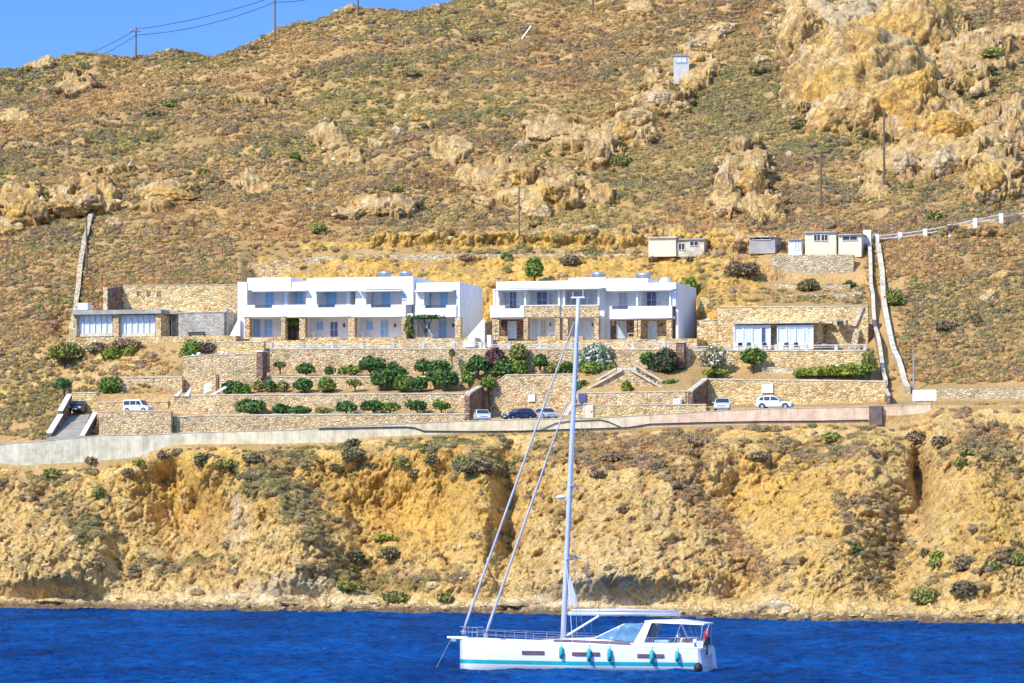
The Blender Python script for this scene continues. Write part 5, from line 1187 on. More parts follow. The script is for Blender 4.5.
CL = ((92, 464, 14, 8, 'grey', 'grey dome bush just under the road wall at the far left'), (52, 478, 20, 8, 'greygreen', 'flat grey green bush near the left edge, below the road wall'), (98, 500, 12, 16, 'greygreen', 'upright dark green bush in the left cliff recess'), (128, 478, 12, 10, 'grey', 'round grey bush left of the dark cleft at the upper left'),
      (140, 466, 14, 8, 'greygreen', 'bush at the foot of the joint in the road wall'), (165, 460, 16, 9, 'grey', 'brown grey bush under the start of the long road wall'), (201, 468, 17, 15, 'grey', 'dark purple grey ball bush at the top of the bright cliff tower'), (228, 468, 22, 8, 'greygreen', 'flat green grey bush right of the dark ball bush'), (253, 462, 18, 9, 'grey', 'grey bush above the left brown ridge'),
      (352, 462, 22, 13, 'grey', 'large purple grey bush above the yellow alcove'), (336, 473, 12, 10, 'grey', 'smaller grey bush at the left of the large purple grey one'), (372, 468, 18, 9, 'grey', 'low grey bush at the right of the large purple grey one'), (405, 468, 24, 12, 'greygreen', 'broad olive grey bush above the yellow alcove'), (417, 479, 18, 11, 'grey', 'grey bush hanging below the broad olive grey one'), (425, 453, 14, 11, 'greygreen', 'small round olive bush close under the road wall above the alcove'), (436, 466, 18, 12, 'grey', 'purple grey bush at the right end of the alcove top'), (352, 447, 16, 8, 'grey', 'grey mound against the foot of the road wall'),
      (475, 474, 36, 16, 'grey', 'spreading grey green bush left of the yacht forestays'), (465, 466, 20, 10, 'greygreen', 'smaller bush up left of the spreading one'),
      (352, 562, 22, 12, 'grey', 'grey bush on the ledge right of the dark ridge corner'), (390, 560, 20, 13, 'grey', 'second grey bush on the ledge under the alcove'), (385, 540, 24, 6, 'olive', 'small dark green patch bush under the alcove'), (133, 580, 13, 14, 'grey', 'round grey bush low in the left recess'), (345, 590, 28, 8, 'greygreen', 'dull green bush above the shore, right of the pale slab'), (395, 602, 24, 10, 'greygreen', 'dull green bush just above the shore below the alcove'), (446, 602, 20, 9, 'greygreen', 'green bush by the shore left of the yacht bow'),
      (917, 444, 18, 12, 'grey', 'grey dome bush at the head of the dark cleft'), (941, 448, 20, 12, 'grey', 'wide grey bush right of the head of the dark cleft'), (832, 442, 18, 10, 'greygreen', 'olive bush under the pink road wall near the pier'), (962, 469, 14, 10, 'greygreen', 'dark green bush on the slope right of the dark cleft'), (966, 455, 16, 8, 'greygreen', 'flatter green bush above the dark green one'),
      (938, 561, 17, 11, 'olive', 'yellow green mound in the right gully'), (935, 568, 14, 9, 'greygreen', 'pale olive mound at the lower left of the yellow green one'), (965, 597, 25, 16, 'grey', 'large grey dome bush low on the right cliff'), (925, 604, 26, 15, 'greygreen', 'large olive grey dome bush by the right shore'), (995, 573, 17, 13, 'greygreen', 'round bush in mid cliff near the right edge'), (1018, 566, 14, 14, 'greygreen', 'olive bush cut by the right edge of the view'), (965, 571, 22, 17, 'grey', 'grey bush between the gully and the right edge'), (925, 557, 14, 9, 'grey', 'small brown grey bush at the top of the right gully'),
      (855, 553, 14, 6, 'green', 'small flat green bush in the middle of the right yellow face'), (700, 447, 20, 9, 'grey', 'grey bush in the brown band under the pink road wall'), (612, 462, 26, 10, 'grey', 'long grey bush in the brown band right of the mast'), (660, 470, 20, 9, 'grey', 'grey bush lower in the brown band right of the mast'), (598, 478, 18, 8, 'grey', 'small grey bush at the lower edge of the brown band'), (760, 462, 24, 10, 'grey', 'grey bush above the ochre face at the right'), (625, 513, 16, 7, 'grey', 'dark flat bush alone on the yellow face right of the mast'), (632, 523, 8, 7, 'grey', 'small dark bush under the lone flat one'))
for x, r, w_, h_, mt, lb in CL:
    g = ground(x, r)
    if g: A(x, r, w_, h_, 0, M[mt], lb, CB, 'wild_bush', 'bush', pos=g+Vector((0, 0.2, 0)), dens_=0.8)
HB = 'darker bushes standing out on the hillside'
HL = ((295, 160, 14, 9, 'greygreen', 'round dark green bush alone on the left hillside'), (204, 177, 14, 9, 'greygreen', 'dark bush beside small stones on the left hillside'), (168, 107, 16, 6, 'olive', 'bright olive bush high on the left hillside'), (152, 118, 18, 9, 'grey', 'dark grey bush just below the bright olive one'), (400, 193, 22, 9, 'greygreen', 'green bush behind the long yellow outcrop'), (622, 168, 20, 12, 'greygreen', 'dark green bush right of the rocky spine'), (318, 234, 18, 10, 'greygreen', 'dark bush left of the yellow outcrop above the left building'), (412, 78, 22, 9, 'grey', 'dark bush high on the middle hillside'), (475, 42, 14, 8, 'grey', 'grey bush near the top of the middle hillside'),
      (895, 306, 16, 16, 'greygreen', 'dark green bush just right of the climbing walls'), (975, 325, 14, 12, 'grey', 'grey bush below the tawny boulder at the right'), (945, 330, 20, 10, 'grey', 'wide grey bush on the right slope below the boulder'), (800, 128, 22, 9, 'grey', 'dark bush at the foot of the great pale crag'), (935, 222, 20, 10, 'greygreen', 'dark green bush by the white posted fence'), (990, 58, 22, 12, 'greygreen', 'green bush right of the great pale crag'), (760, 74, 20, 9, 'grey', 'grey bush left of the great pale crag'), (865, 81, 14, 8, 'grey', 'dark tuft growing on the great pale crag'))
for x, r, w_, h_, mt, lb in HL:
    g = ground(x, r)
    if g: A(x, r, w_, h_, 0, M[mt], lb, HB, 'wild_bush', 'bush', pos=g, dens_=0.7)

# ---- hillside scrub: countless low plants
SRC = bpy.data.collections.new('scrub_sources')
def tuft(kind, seed):
    rs = np.random.default_rng(seed); vs, fs = [], []
    if kind == 'grass':
        for i in range(46):
            a = rs.uniform(0, 6.28); r = rs.uniform(0, 0.35); l = rs.uniform(0.35, 0.8); t = rs.uniform(0.1, 0.7); w_ = 0.045
            b = np.array([r*math.cos(a), r*math.sin(a), 0]); e = b+np.array([math.cos(a)*t*l, math.sin(a)*t*l, l])
            q = np.array([-math.sin(a), math.cos(a), 0])*w_; k = len(vs); vs += [b-q, b+q, e]; fs.append((k, k+1, k+2))
    else:
        nl = 110; lc = rs.normal(size=(5, 3)); lc[:, 2] = abs(lc[:, 2])*0.5; lc /= np.linalg.norm(lc, axis=1)[:, None]
        for i in range(nl):
            d = rs.normal(size=3); d[2] = abs(d[2]); d /= np.linalg.norm(d)
            rr = (0.72+0.35*max(0, (lc@d).max()))*rs.uniform(0.55, 1.0)
            p = d*rr*np.array([0.55, 0.55, 0.42])
            a = rs.normal(size=3); a /= np.linalg.norm(a); b = np.cross(a, rs.normal(size=3)); b /= np.linalg.norm(b); s = rs.uniform(0.05, 0.11)
            k = len(vs); vs += [p-a*s, p-b*s*0.8, p+a*s, p+b*s*0.8]; fs.append((k, k+1, k+2, k+3))
        m = MB(); m.ball((0, 0, 0.02), 0.42, 0.42, 0.33, 7, 5); k = len(vs); vs += [tuple(v) for v in m.v]; fs += [tuple(i+k for i in f) for f in m.f]
    me = bpy.data.meshes.new('scrub_source'); me.from_pydata([tuple(map(float, v)) for v in vs], [], fs); me.update()
    me.materials.append(M[{'grass': 'straw', 'dome': 'scrub', 'grey': 'grey', 'green': 'greygreen'}[kind]])
    o = bpy.data.objects.new('scrub_source', me); SRC.objects.link(o); return o
srcs = {}
for kd, cnt in (('dome', 4), ('grey', 3), ('grass', 2), ('green', 2)):
    for s in range(cnt): srcs.setdefault(kd, []).append(tuft(kd, 900+s+len(kd)*13))
def scatter(name, pts, scl, kind, label):
    col_ = bpy.data.collections.new('scrub_'+kind)
    for s in srcs[kind]: col_.objects.link(s)
    me = bpy.data.meshes.new(name); me.vertices.add(len(pts)); me.vertices.foreach_set('co', np.asarray(pts, np.float32).ravel())
    a = me.attributes.new('scl', 'FLOAT_VECTOR', 'POINT'); a.data.foreach_set('vector', np.asarray(scl, np.float32).ravel())
    rot = np.zeros((len(pts), 3), np.float32); rot[:, 2] = rng.uniform(0, 6.28, len(pts)); rot[:, 0] = rng.uniform(-0.2, 0.35, len(pts))
    a = me.attributes.new('rot', 'FLOAT_VECTOR', 'POINT'); a.data.foreach_set('vector', rot.ravel())
    o = bpy.data.objects.new(name, me); C.objects.link(o); tag(o, label, 'scrub', kind='stuff')
    g = bpy.data.node_groups.new(name, 'GeometryNodeTree')
    g.interface.new_socket('Geometry', in_out='INPUT', socket_type='NodeSocketGeometry'); g.interface.new_socket('Geometry', in_out='OUTPUT', socket_type='NodeSocketGeometry')
    gi = g.nodes.new('NodeGroupInput'); go = g.nodes.new('NodeGroupOutput'); ip = g.nodes.new('GeometryNodeInstanceOnPoints'); ci = g.nodes.new('GeometryNodeCollectionInfo')
    ci.inputs['Collection'].default_value = col_; ci.inputs['Separate Children'].default_value = True; ci.inputs['Reset Children'].default_value = True
    na = g.nodes.new('GeometryNodeInputNamedAttribute'); na.data_type = 'FLOAT_VECTOR'; na.inputs[0].default_value = 'scl'
    nb_ = g.nodes.new('GeometryNodeInputNamedAttribute'); nb_.data_type = 'FLOAT_VECTOR'; nb_.inputs[0].default_value = 'rot'
    er = g.nodes.new('FunctionNodeEulerToRotation')
    l = g.links.new
    l(gi.outputs[0], ip.inputs['Points']); l(ci.outputs[0], ip.inputs['Instance']); ip.inputs['Pick Instance'].default_value = True
    rv_ = g.nodes.new('FunctionNodeRandomValue'); rv_.data_type = 'INT'
    rv_.inputs[4].default_value = 0; rv_.inputs[5].default_value = 12
    l(rv_.outputs[2], ip.inputs['Instance Index'])
    l(na.outputs[0], ip.inputs['Scale']); l(nb_.outputs[0], er.inputs[0]); l(er.outputs[0], ip.inputs['Rotation']); l(ip.outputs[0], go.inputs[0])
    md = o.modifiers.new('scatter', 'NODES'); md.node_group = g
    return o
# sample the terrain grid: cells with their area
def sample(i0, i1, count, wfun):
    P = np.stack([X, Yd, Zd], -1)[i0:i1+1]
    d1 = P[1:, :-1]-P[:-1, :-1]; d2 = P[:-1, 1:]-P[:-1, :-1]
    area = np.linalg.norm(np.cross(d1, d2), axis=-1)
    w_ = area*wfun(slice(i0, i1))
    w_ = np.clip(w_, 0, None); p = (w_/w_.sum()).ravel()
    idx = rng.choice(p.size, size=count, p=p); a, b = np.unravel_index(idx, w_.shape)
    u, v = rng.uniform(size=count)[:, None], rng.uniform(size=count)[:, None]
    return P[:-1, :-1][a, b]+d1[a, b]*u+d2[a, b]*v, (a+i0, b)
c1 = slice(0, -1)
inview = ((PX > -60) & (PX < 1084))*1.0+0.25
big = fbm(X*0.045, Y*0.07, 0*Z, 3, 400)*1.3; mid = fbm(X*0.16, Y*0.34, 0*Z, 4, 410)*1.25+0.6*fbm(X*0.05, Y*0.10, 0*Z, 3, 420)
yd = sstep(0.1, 0.45, rock)
path = np.clip(1-np.abs(fbm(X*0.022+Y*0.01, Y*0.045, 0*Z, 3, 450))*16, 0, 1)
patch = np.exp(-(((PX-742)/50)**2+((PY-110)/45)**2))
def wh(bias, f):
    def fn(sl):
        return (inview[sl, c1]*(1-0.985*yd[sl, c1])*np.clip(0.42+f(sl)*2.4, 0.03, 2)*(1-0.8*path[sl, c1])*(PY[sl, c1] > -60))
    return fn
def sc_(nn, lo, hi, squash=1.0):
    s = rng.uniform(lo, hi, nn)*rng.uniform(0.8, 1.15, nn); return np.stack([s*rng.uniform(0.9, 1.5, nn), s*rng.uniform(0.9, 1.3, nn), s*squash*rng.uniform(0.75, 1.1, nn)], -1)
i1h = int(start[HS+1])
p_, _ = sample(i_hill, i1h, 30000, wh(0, lambda sl: mid[sl, c1])); scatter('hillside_scrub', p_, sc_(len(p_), 0.45, 1.1), 'dome', 'brown and olive low scrub covering the dry hillside')
p_, _ = sample(i_hill, i1h, 13500, wh(0, lambda sl: big[sl, c1]-mid[sl, c1]*0.5)); scatter('hillside_scrub', p_, sc_(len(p_), 0.55, 1.35), 'grey', 'grey purple thorny scrub scattered over the dry hillside')
p_, _ = sample(i_hill, i1h, 17000, wh(0, lambda sl: -mid[sl, c1]*0.7)); scatter('dry_grass', p_, sc_(len(p_), 0.6, 1.1, 0.8), 'grass', 'straw coloured dry grass between the hillside scrub')
p_, _ = sample(i_hill, i1h, 4500, lambda sl: inview[sl, c1]*(1-yd[sl, c1])*(0.15+4*patch[sl, c1]+np.clip(big[sl, c1]*2, 0, 1))); scatter('hillside_scrub', p_, sc_(len(p_), 0.5, 1.2), 'green', 'olive green scrub patches on the hillside')
# scrub on the natural banks and the cliff
soft = 1-sstep(0.3, 0.7, rockm)
def wcl(sl):
    return inview[sl, c1]*(soft[sl, c1]*(0.3+np.clip(mid[sl, c1]*2+0.4, 0, 1.5))+0.02)*(S[sl, c1] > 3.2)*(S[sl, c1] < 5.0)
p_, _ = sample(0, i_road, 1500, wcl); scatter('cliff_scrub', p_, sc_(len(p_), 0.4, 1.15), 'grey', 'grey brown scrub on the brown ledges of the sea cliff')
p_, _ = sample(0, i_road, 1500, wcl); scatter('cliff_scrub', p_, sc_(len(p_), 0.35, 0.9), 'dome', 'low brown scrub on the brown ledges of the sea cliff')
p_, _ = sample(0, i_road, 3000, wcl); scatter('cliff_grass', p_, sc_(len(p_), 0.4, 0.8, 0.8), 'grass', 'dry grass on the brown ledges of the sea cliff')
nat = (np.clip((1-sstep(50, 66, PX))+right+np.maximum(sstep(HS-1.3, HS-0.9, S), (S > SC+0.6)*(PX < 238)*0.8)*(1-0.75*(PX > 235)*(PX < 775))*((PX < 760) | (PX > 868)), 0, 1)*sstep(nb-0.9, nb-0.5, S)+(0.5*leftw)+0.35*(S > SC+1.15)*(S < SC+1.8)*(PX > 700)*(PX < 870)+0.05*(S > SC+0.9)*(PX > 240)*(PX < 700))*(S < HS)
def wbk(sl): return inview[sl, c1]*nat[sl, c1]*(0.4+np.clip(mid[sl, c1]*2+0.4, 0, 1.5))*(1-0.6*np.clip(bmask[sl, c1]*(right[sl, c1] < 0.5), 0, 1))
p_, _ = sample(i_road, i_hill, 5200, wbk); scatter('bank_scrub', p_, sc_(len(p_), 0.45, 1.1), 'dome', 'brown olive scrub on the natural slopes beside the terraces')
p_, _ = sample(i_road, i_hill, 2600, wbk); scatter('bank_scrub', p_, sc_(len(p_), 0.45, 1.2), 'grey', 'grey scrub on the natural slopes beside the terraces')
p_, _ = sample(i_road, i_hill, 5200, wbk); scatter('bank_grass', p_, sc_(len(p_), 0.5, 0.95, 0.8), 'grass', 'golden dry grass on the natural slopes beside the terraces')
p_, _ = sample(i_road, i_hill, 1500, lambda sl: wbk(sl)*(0.2+np.clip(big[sl, c1]*2, 0, 1))); scatter('bank_scrub', p_, sc_(len(p_), 0.45, 1.1), 'green', 'green tinged scrub on the natural slopes beside the terraces')

# ------------------------------------------------------------------ boulders
def rock_mesh(name, c, rx, ry, rz, seed, label, group, mat='terrain', ochre_=0.35, pale_=0.4, sub=4, world=False):
    bm = bmesh.new(); bmesh.ops.create_icosphere(bm, subdivisions=sub, radius=1.0)
    P = np.array([v.co for v in bm.verts]); o_ = seed*13.7
    d = 0.30*fbm(P[:, 0]*0.9+o_, P[:, 1]*0.9, P[:, 2]*0.9, 3, seed)+0.08*ridged(P[:, 0]*1.8+o_, P[:, 1]*1.8, P[:, 2]*1.6, 3, seed+3)+0.05*ridged(P[:, 0]*5+o_, P[:, 1]*5, P[:, 2]*5, 2, seed+5)
    # flatten into planes so that it breaks like stone
    rs = np.random.default_rng(seed)
    Q = P*(1+d)[:, None]
    for k in range(16):
        nn = rs.normal(size=3); nn /= np.linalg.norm(nn); h = rs.uniform(0.62, 0.9)
        e = Q@nn-h; Q -= np.clip(e, 0, None)[:, None]*nn*0.85
    Q += P*(0.03*ridged(P[:, 0]*3+o_, P[:, 1]*3, P[:, 2]*3, 4, seed+9)+0.30*facet(P[:, 0]*1.5+o_+P[:, 1]*0.4, P[:, 2]*1.3+P[:, 1]*0.6, seed+7)+0.13*facet(P[:, 0]*3.8+o_+P[:, 1], P[:, 2]*3.4+P[:, 1], seed+8)-0.2+0.04*ridged(P[:, 0]*1.3+o_+P[:, 2], P[:, 1]*1.3, P[:, 2]*0.7, 3, seed+19)*(1 if sub > 4 else 0.4))[:, None]
    if world:
        Wd = Q*np.array([rx, ry, rz])+np.array([c[0], c[1], c[2]])
        e = 2.4*facet(Wd[:, 0]*0.13+Wd[:, 2]*0.05, Wd[:, 2]*0.10+Wd[:, 1]*0.05, 51)+1.2*facet(Wd[:, 0]*0.36-Wd[:, 2]*0.12, Wd[:, 2]*0.26+Wd[:, 1]*0.1, 53)+0.5*facet(Wd[:, 0]*0.95+Wd[:, 2]*0.2, Wd[:, 2]*0.75+Wd[:, 1]*0.4, 55)-1.5
        Q += P*(e/rx)[:, None]*np.array([0.6, 1.3, 0.9])
    for v, q in zip(bm.verts, Q): v.co = (c[0]+q[0]*rx, c[1]+q[1]*ry, c[2]+q[2]*rz)
    for f in bm.faces: f.smooth = True
    Wg = np.array([v.co for v in bm.verts])
    gg = 0.8*gro(Wg[:, 0]*0.45-Wg[:, 2]*0.15, Wg[:, 1]*0.4, Wg[:, 2]*0.25, 7, 503)+0.5*gro(Wg[:, 0]*1.2+Wg[:, 2]*0.5, Wg[:, 1]*1.0, Wg[:, 2]*0.7, 5, 505)
    for v, k_g, q in zip(bm.verts, gg, P): v.co -= Vector((q[0]*0.3, q[1]*0.6, q[2]*0.4))*float(k_g)*0.9*min(1.0, rx/4)
    me = bpy.data.meshes.new(name); off = Vector((c[0], c[1], c[2]-rz*0.5))
    for v in bm.verts: v.co -= off
    bm.to_mesh(me); bm.free(); nv = len(me.vertices)
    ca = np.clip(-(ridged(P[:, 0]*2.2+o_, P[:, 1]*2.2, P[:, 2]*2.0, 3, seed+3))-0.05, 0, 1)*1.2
    ca = ca+gg*0.8+np.clip(0.20-facet(Wg[:, 0]*0.42-Wg[:, 2]*0.12, Wg[:, 2]*0.36+Wg[:, 1]*0.15, 53), 0, 1)*2.0+np.clip(0.2-facet(Wg[:, 0]*1.2, Wg[:, 2]*1.0+Wg[:, 1]*0.4, 55), 0, 1)  # creases of the rock darkened in colour to paint their shade
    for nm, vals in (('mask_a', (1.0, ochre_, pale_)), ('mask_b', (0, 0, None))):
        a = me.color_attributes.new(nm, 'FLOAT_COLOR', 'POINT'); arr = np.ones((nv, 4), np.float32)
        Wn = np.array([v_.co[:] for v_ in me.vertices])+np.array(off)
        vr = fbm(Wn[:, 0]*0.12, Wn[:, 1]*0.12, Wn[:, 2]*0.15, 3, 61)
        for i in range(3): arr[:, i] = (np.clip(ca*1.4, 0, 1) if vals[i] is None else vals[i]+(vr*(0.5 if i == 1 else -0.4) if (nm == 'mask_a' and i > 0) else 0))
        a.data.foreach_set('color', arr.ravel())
    me.materials.append(M[mat]); o = bpy.data.objects.new(name, me); C.objects.link(o); o.location = off
    tag(o, label, 'rock', group); return o
RG = 'boulders and crags standing out of the hillside'
CR = ((862, 62, 130, 120, 'great pale crag high at the right, main face', .28, .5), (806, 30, 56, 80, 'left shoulder of the great pale crag', .28, .45), (918, 92, 76, 80, 'right lower mass of the great pale crag, streaked orange', .5, .3), (920, 22, 100, 80, 'upper right mass of the great pale crag, cut by the top edge', .35, .4), (852, 112, 70, 44, 'lower broken foot of the great pale crag', .35, .4), (962, 124, 60, 40, 'reddish right foot of the great pale crag', .45, .3))
for i, (x, r, w_, h_, lb, oc, pa) in enumerate(CR):
    g = ground(x, r+h_*0.30)
    if g:
        s = g.y/F; rock_mesh('crag', (g.x, g.y+w_*s*0.42, g.z+h_*s*0.10), w_*s*0.62, w_*s*0.52, h_*s*0.66, 240+i, lb, RG, ochre_=oc*0.7+0.32, pale_=pa*0.8, sub=6, world=True)
RK = ((512, 176, 44, 24, 'broad layered crag at the left of the central rock group', .5, .3), (567, 190, 42, 36, 'bulky tawny boulder with an orange underside in the centre of the hillside', .6, .25), (535, 210, 30, 22, 'squat broken boulder below the bulky tawny one', .3, .4), (548, 136, 50, 15, 'long low crag above the central rock group', .5, .3), (524, 144, 20, 14, 'smaller block at the left end of the long low crag', .3, .5),
      (598, 152, 24, 30, 'upright pale boulder at the foot of the rocky spine', .2, .6), (622, 132, 34, 22, 'second boulder up the rocky spine from its foot', .3, .5), (640, 117, 38, 18, 'wide boulder half way up the rocky spine', .3, .5), (656, 98, 30, 16, 'boulder of the rocky spine left below the lookout hut', .2, .6), (664, 82, 20, 14, 'rounded block just left of the foot of the lookout hut', .3, .5), (693, 83, 20, 14, 'rounded block just right of the foot of the lookout hut', .4, .4), (700, 58, 32, 12, 'flat crag right of the lookout hut', .3, .5), (702, 44, 34, 12, 'slab above right of the lookout hut', .3, .5), (722, 27, 26, 12, 'slab near the top of the rocky spine', .3, .5),
      (385, 211, 62, 14, 'long yellow orange outcrop above the left white building', .7, .2), (346, 213, 24, 8, 'small stones at the left end of the long yellow orange outcrop', .3, .5), (395, 132, 24, 13, 'rounded pale boulder standing alone left of the centre', .2, .6), (420, 118, 22, 9, 'small reddish crag above the lone pale boulder', .8, .1), (330, 146, 26, 14, 'crag with a dark hollow on the middle left hillside', .4, .4),
      (75, 203, 60, 24, 'orange crag with pale top at the far left, right hand block', .7, .2), (25, 208, 46, 28, 'reddish crag at the far left, left hand block', .8, .1), (114, 222, 20, 15, 'grey rounded boulder below the orange crags at the far left', .1, .7), (170, 195, 46, 13, 'flat reddish outcrop right of the orange crags', .8, .15),
      (725, 185, 22, 40, 'tall narrow pinnacle at the left of the crag above the sheds', .3, .5), (752, 178, 34, 34, 'broken crag above the sheds, right of the narrow pinnacle', .4, .3), (773, 205, 24, 22, 'lower shoulder of the crag above the sheds', .5, .3),
      (790, 155, 8, 11, 'small pointed grey stone between the crag above the sheds and the great crag', .1, .8), (905, 162, 30, 20, 'pale rounded slab below the great crag', .1, .8), (945, 160, 34, 26, 'pale fractured block below the right side of the great crag', .2, .7), (990, 178, 44, 42, 'massive tawny buttress near the right edge', .5, .3), (1016, 128, 26, 44, 'tall crag cut by the right edge of the view', .4, .4), (820, 78, 30, 24, 'grey shoulder at the left foot of the great crag', .2, .6), (850, 95, 26, 26, 'split block under the middle of the great crag', .3, .5), (990, 305, 26, 20, 'tawny boulder with a reddish face on the right slope', .6, .3), (1003, 275, 24, 12, 'flatter boulder above the tawny one on the right slope', .3, .5), (500, 120, 20, 9, 'small crag', .3, .5), (762, 60, 24, 14, 'low grey crag left of the great pale crag', .2, .6), (918, 122, 36, 26, 'reddish block in the lower right of the great crag', .8, .1))
for i, (x, r, w_, h_, lb, oc, pa) in enumerate(RK):
    if lb == 'small crag': continue
    g = ground(x, min(r+h_*0.25, 300 if r > 230 else 236))
    if not g: continue
    s = g.y/F
    rock_mesh('boulder', (g.x, g.y+w_*s*0.12, g.z+h_*s*0.12), w_*s*0.54, w_*s*0.42, h_*s*0.60, 40+i, lb, RG, ochre_=oc*0.6+0.28, pale_=pa*0.8+0.18, sub=5)
SG = 'boulders along the shore'
for i, (x, r, w_, h_, lb, pa) in enumerate(((778, 612, 44, 16, 'whitish slab sided boulder on the shore right of the yacht', .9), (525, 606, 60, 10, 'long pale shore slab behind the yacht forestays', .7), (240, 600, 40, 12, 'pale grey slab at the waterline left of the centre', .9), (300, 604, 60, 14, 'wide rounded tan shore boulder under the brown ridge', .4), (720, 613, 26, 7, 'low dark shore rock left of the whitish boulder', .2), (985, 616, 30, 10, 'brown shore rock near the right edge', .2), (60, 603, 50, 9, 'flat tan slab at the waterline near the left edge', .5), (165, 604, 26, 8, 'pale broken rock on the left shore', .7), (860, 616, 24, 5, 'small flat rock on the right shore', .3))):
    g = ground(x, r)
    if g: s = g.y/F; rock_mesh('shore_boulder', (g.x, g.y+0.8, max(g.z, 0.0)+h_*s*0.1), w_*s*0.54, min(w_*s*0.4, 1.6), h_*s*0.62, 140+i, lb, SG, ochre_=0.1, pale_=pa)

# ---- loose stones: rubble at the foot of the cliff and scree on the hill
def rubble(name, pts, rad, label, ochre_, pale_, wet_=0.0):
    V, Fc, A1, A2 = [], [], [], []
    bm = bmesh.new(); bmesh.ops.create_icosphere(bm, subdivisions=2, radius=1.0)
    P0 = np.array([v.co for v in bm.verts]); T = [tuple(v.index for v in f.verts) for f in bm.faces]; bm.free()
    for i, (p, r) in enumerate(zip(pts, rad)):
        rs = np.random.default_rng(5000+i); Q = P0.copy()
        for k in range(9):
            nn = rs.normal(size=3); nn /= np.linalg.norm(nn); e = Q@nn-rs.uniform(0.45, 0.85); Q -= np.clip(e, 0, None)[:, None]*nn
        Q = Q*np.array([rs.uniform(0.8, 1.6), rs.uniform(0.7, 1.2), rs.uniform(0.5, 0.95)])*r
        b = len(V); V += [tuple(q+p) for q in Q]; Fc += [tuple(j+b for j in t) for t in T]
        o_, pl_ = ochre_+rs.uniform(-0.2, 0.2), pale_+rs.uniform(-0.3, 0.3)
        A1 += [(1, max(0, o_), max(0, pl_), 1)]*len(Q)
        A2 += [(0, float(np.clip(wet_*(1.0-(q[2]+p[2])/0.7), 0, 1)), 0.0, 1) for q in Q]
    me = bpy.data.meshes.new(name); me.from_pydata(V, [], Fc); me.update()
    for nm, arr in (('mask_a', A1), ('mask_b', A2)):
        a = me.color_attributes.new(nm, 'FLOAT_COLOR', 'POINT'); a.data.foreach_set('color', np.array(arr, np.float32).ravel())
    me.materials.append(M['terrain']); o = bpy.data.objects.new(name, me); C.objects.link(o); tag(o, label, 'stones', kind='stuff')
rr = np.random.default_rng(99); pts, rad = [], []
for i in range(620):
    px = rr.uniform(-40, 1064); ys_ = float(np.interp(px, cols, ysho)); yy = ys_+rr.normal(1.2, 1.5)
    if yy < ys_-1.0: continue
    x = (px-CX)/F*yy; z = drop(x, yy); r = rr.uniform(0.12, 0.34)*(1+1.6*(rr.uniform() < 0.12))
    pts.append(np.array([x, yy, max(z, -0.1)+r*0.15])); rad.append(r)
rubble('shore_rubble', pts, rad, 'broken rocks and rubble lying along the waterline below the cliff', 0.15, 0.35, 1.0)
pp_, _ = sample(i_hill, i1h, 900, lambda sl: inview[sl, c1]*(0.12+4.0*np.clip(rock[sl, c1]*(1-rock[sl, c1])*4, 0, 1)+0.6*np.clip(spots[sl, c1], 0, 1)))
rubble('loose_stones', pp_, rr.uniform(0.15, 0.5, len(pp_))*(1+0.9*(rr.uniform(size=len(pp_)) < 0.1)), 'loose pale stones strewn around the outcrops of the hillside', 0.3, 0.6)
# ------------------------------------------------------------------ cars
def carpaint(name, col):
    m, nt, b = nmat(name); p = geo_pos(nt)
    c = ramp(nt, noise(nt, p, 3, 3), [(0.3, tuple(v*0.93 for v in col)), (0.7, col)])
    nt.links.new(c, b.inputs['Base Color']); b.inputs['Roughness'].default_value = 0.28; b.inputs['Metallic'].default_value = 0.1
    b.inputs['Coat Weight'].default_value = 0.5; return m
M['carwhite'] = carpaint('white_car_paint', (0.78, 0.79, 0.80)); M['carblue'] = carpaint('dark_blue_car_paint', (0.03, 0.05, 0.13)); M['carsilver'] = carpaint('silver_car_paint', (0.52, 0.54, 0.57)); M['carblack'] = carpaint('black_car_paint', (0.02, 0.025, 0.03))
M['carglass'] = plain('dark_car_glass', (0.035, 0.05, 0.07), 0.08, var=0.1, spec=0.8); M['tyre'] = plain('tyre_rubber', (0.025, 0.025, 0.025), 0.85); M['lamp'] = plain('headlight_glass', (0.75, 0.77, 0.8), 0.1); M['red'] = plain('red_lamp', (0.45, 0.02, 0.02), 0.25); M['plate'] = plain('number_plate', (0.7, 0.7, 0.72), 0.5)
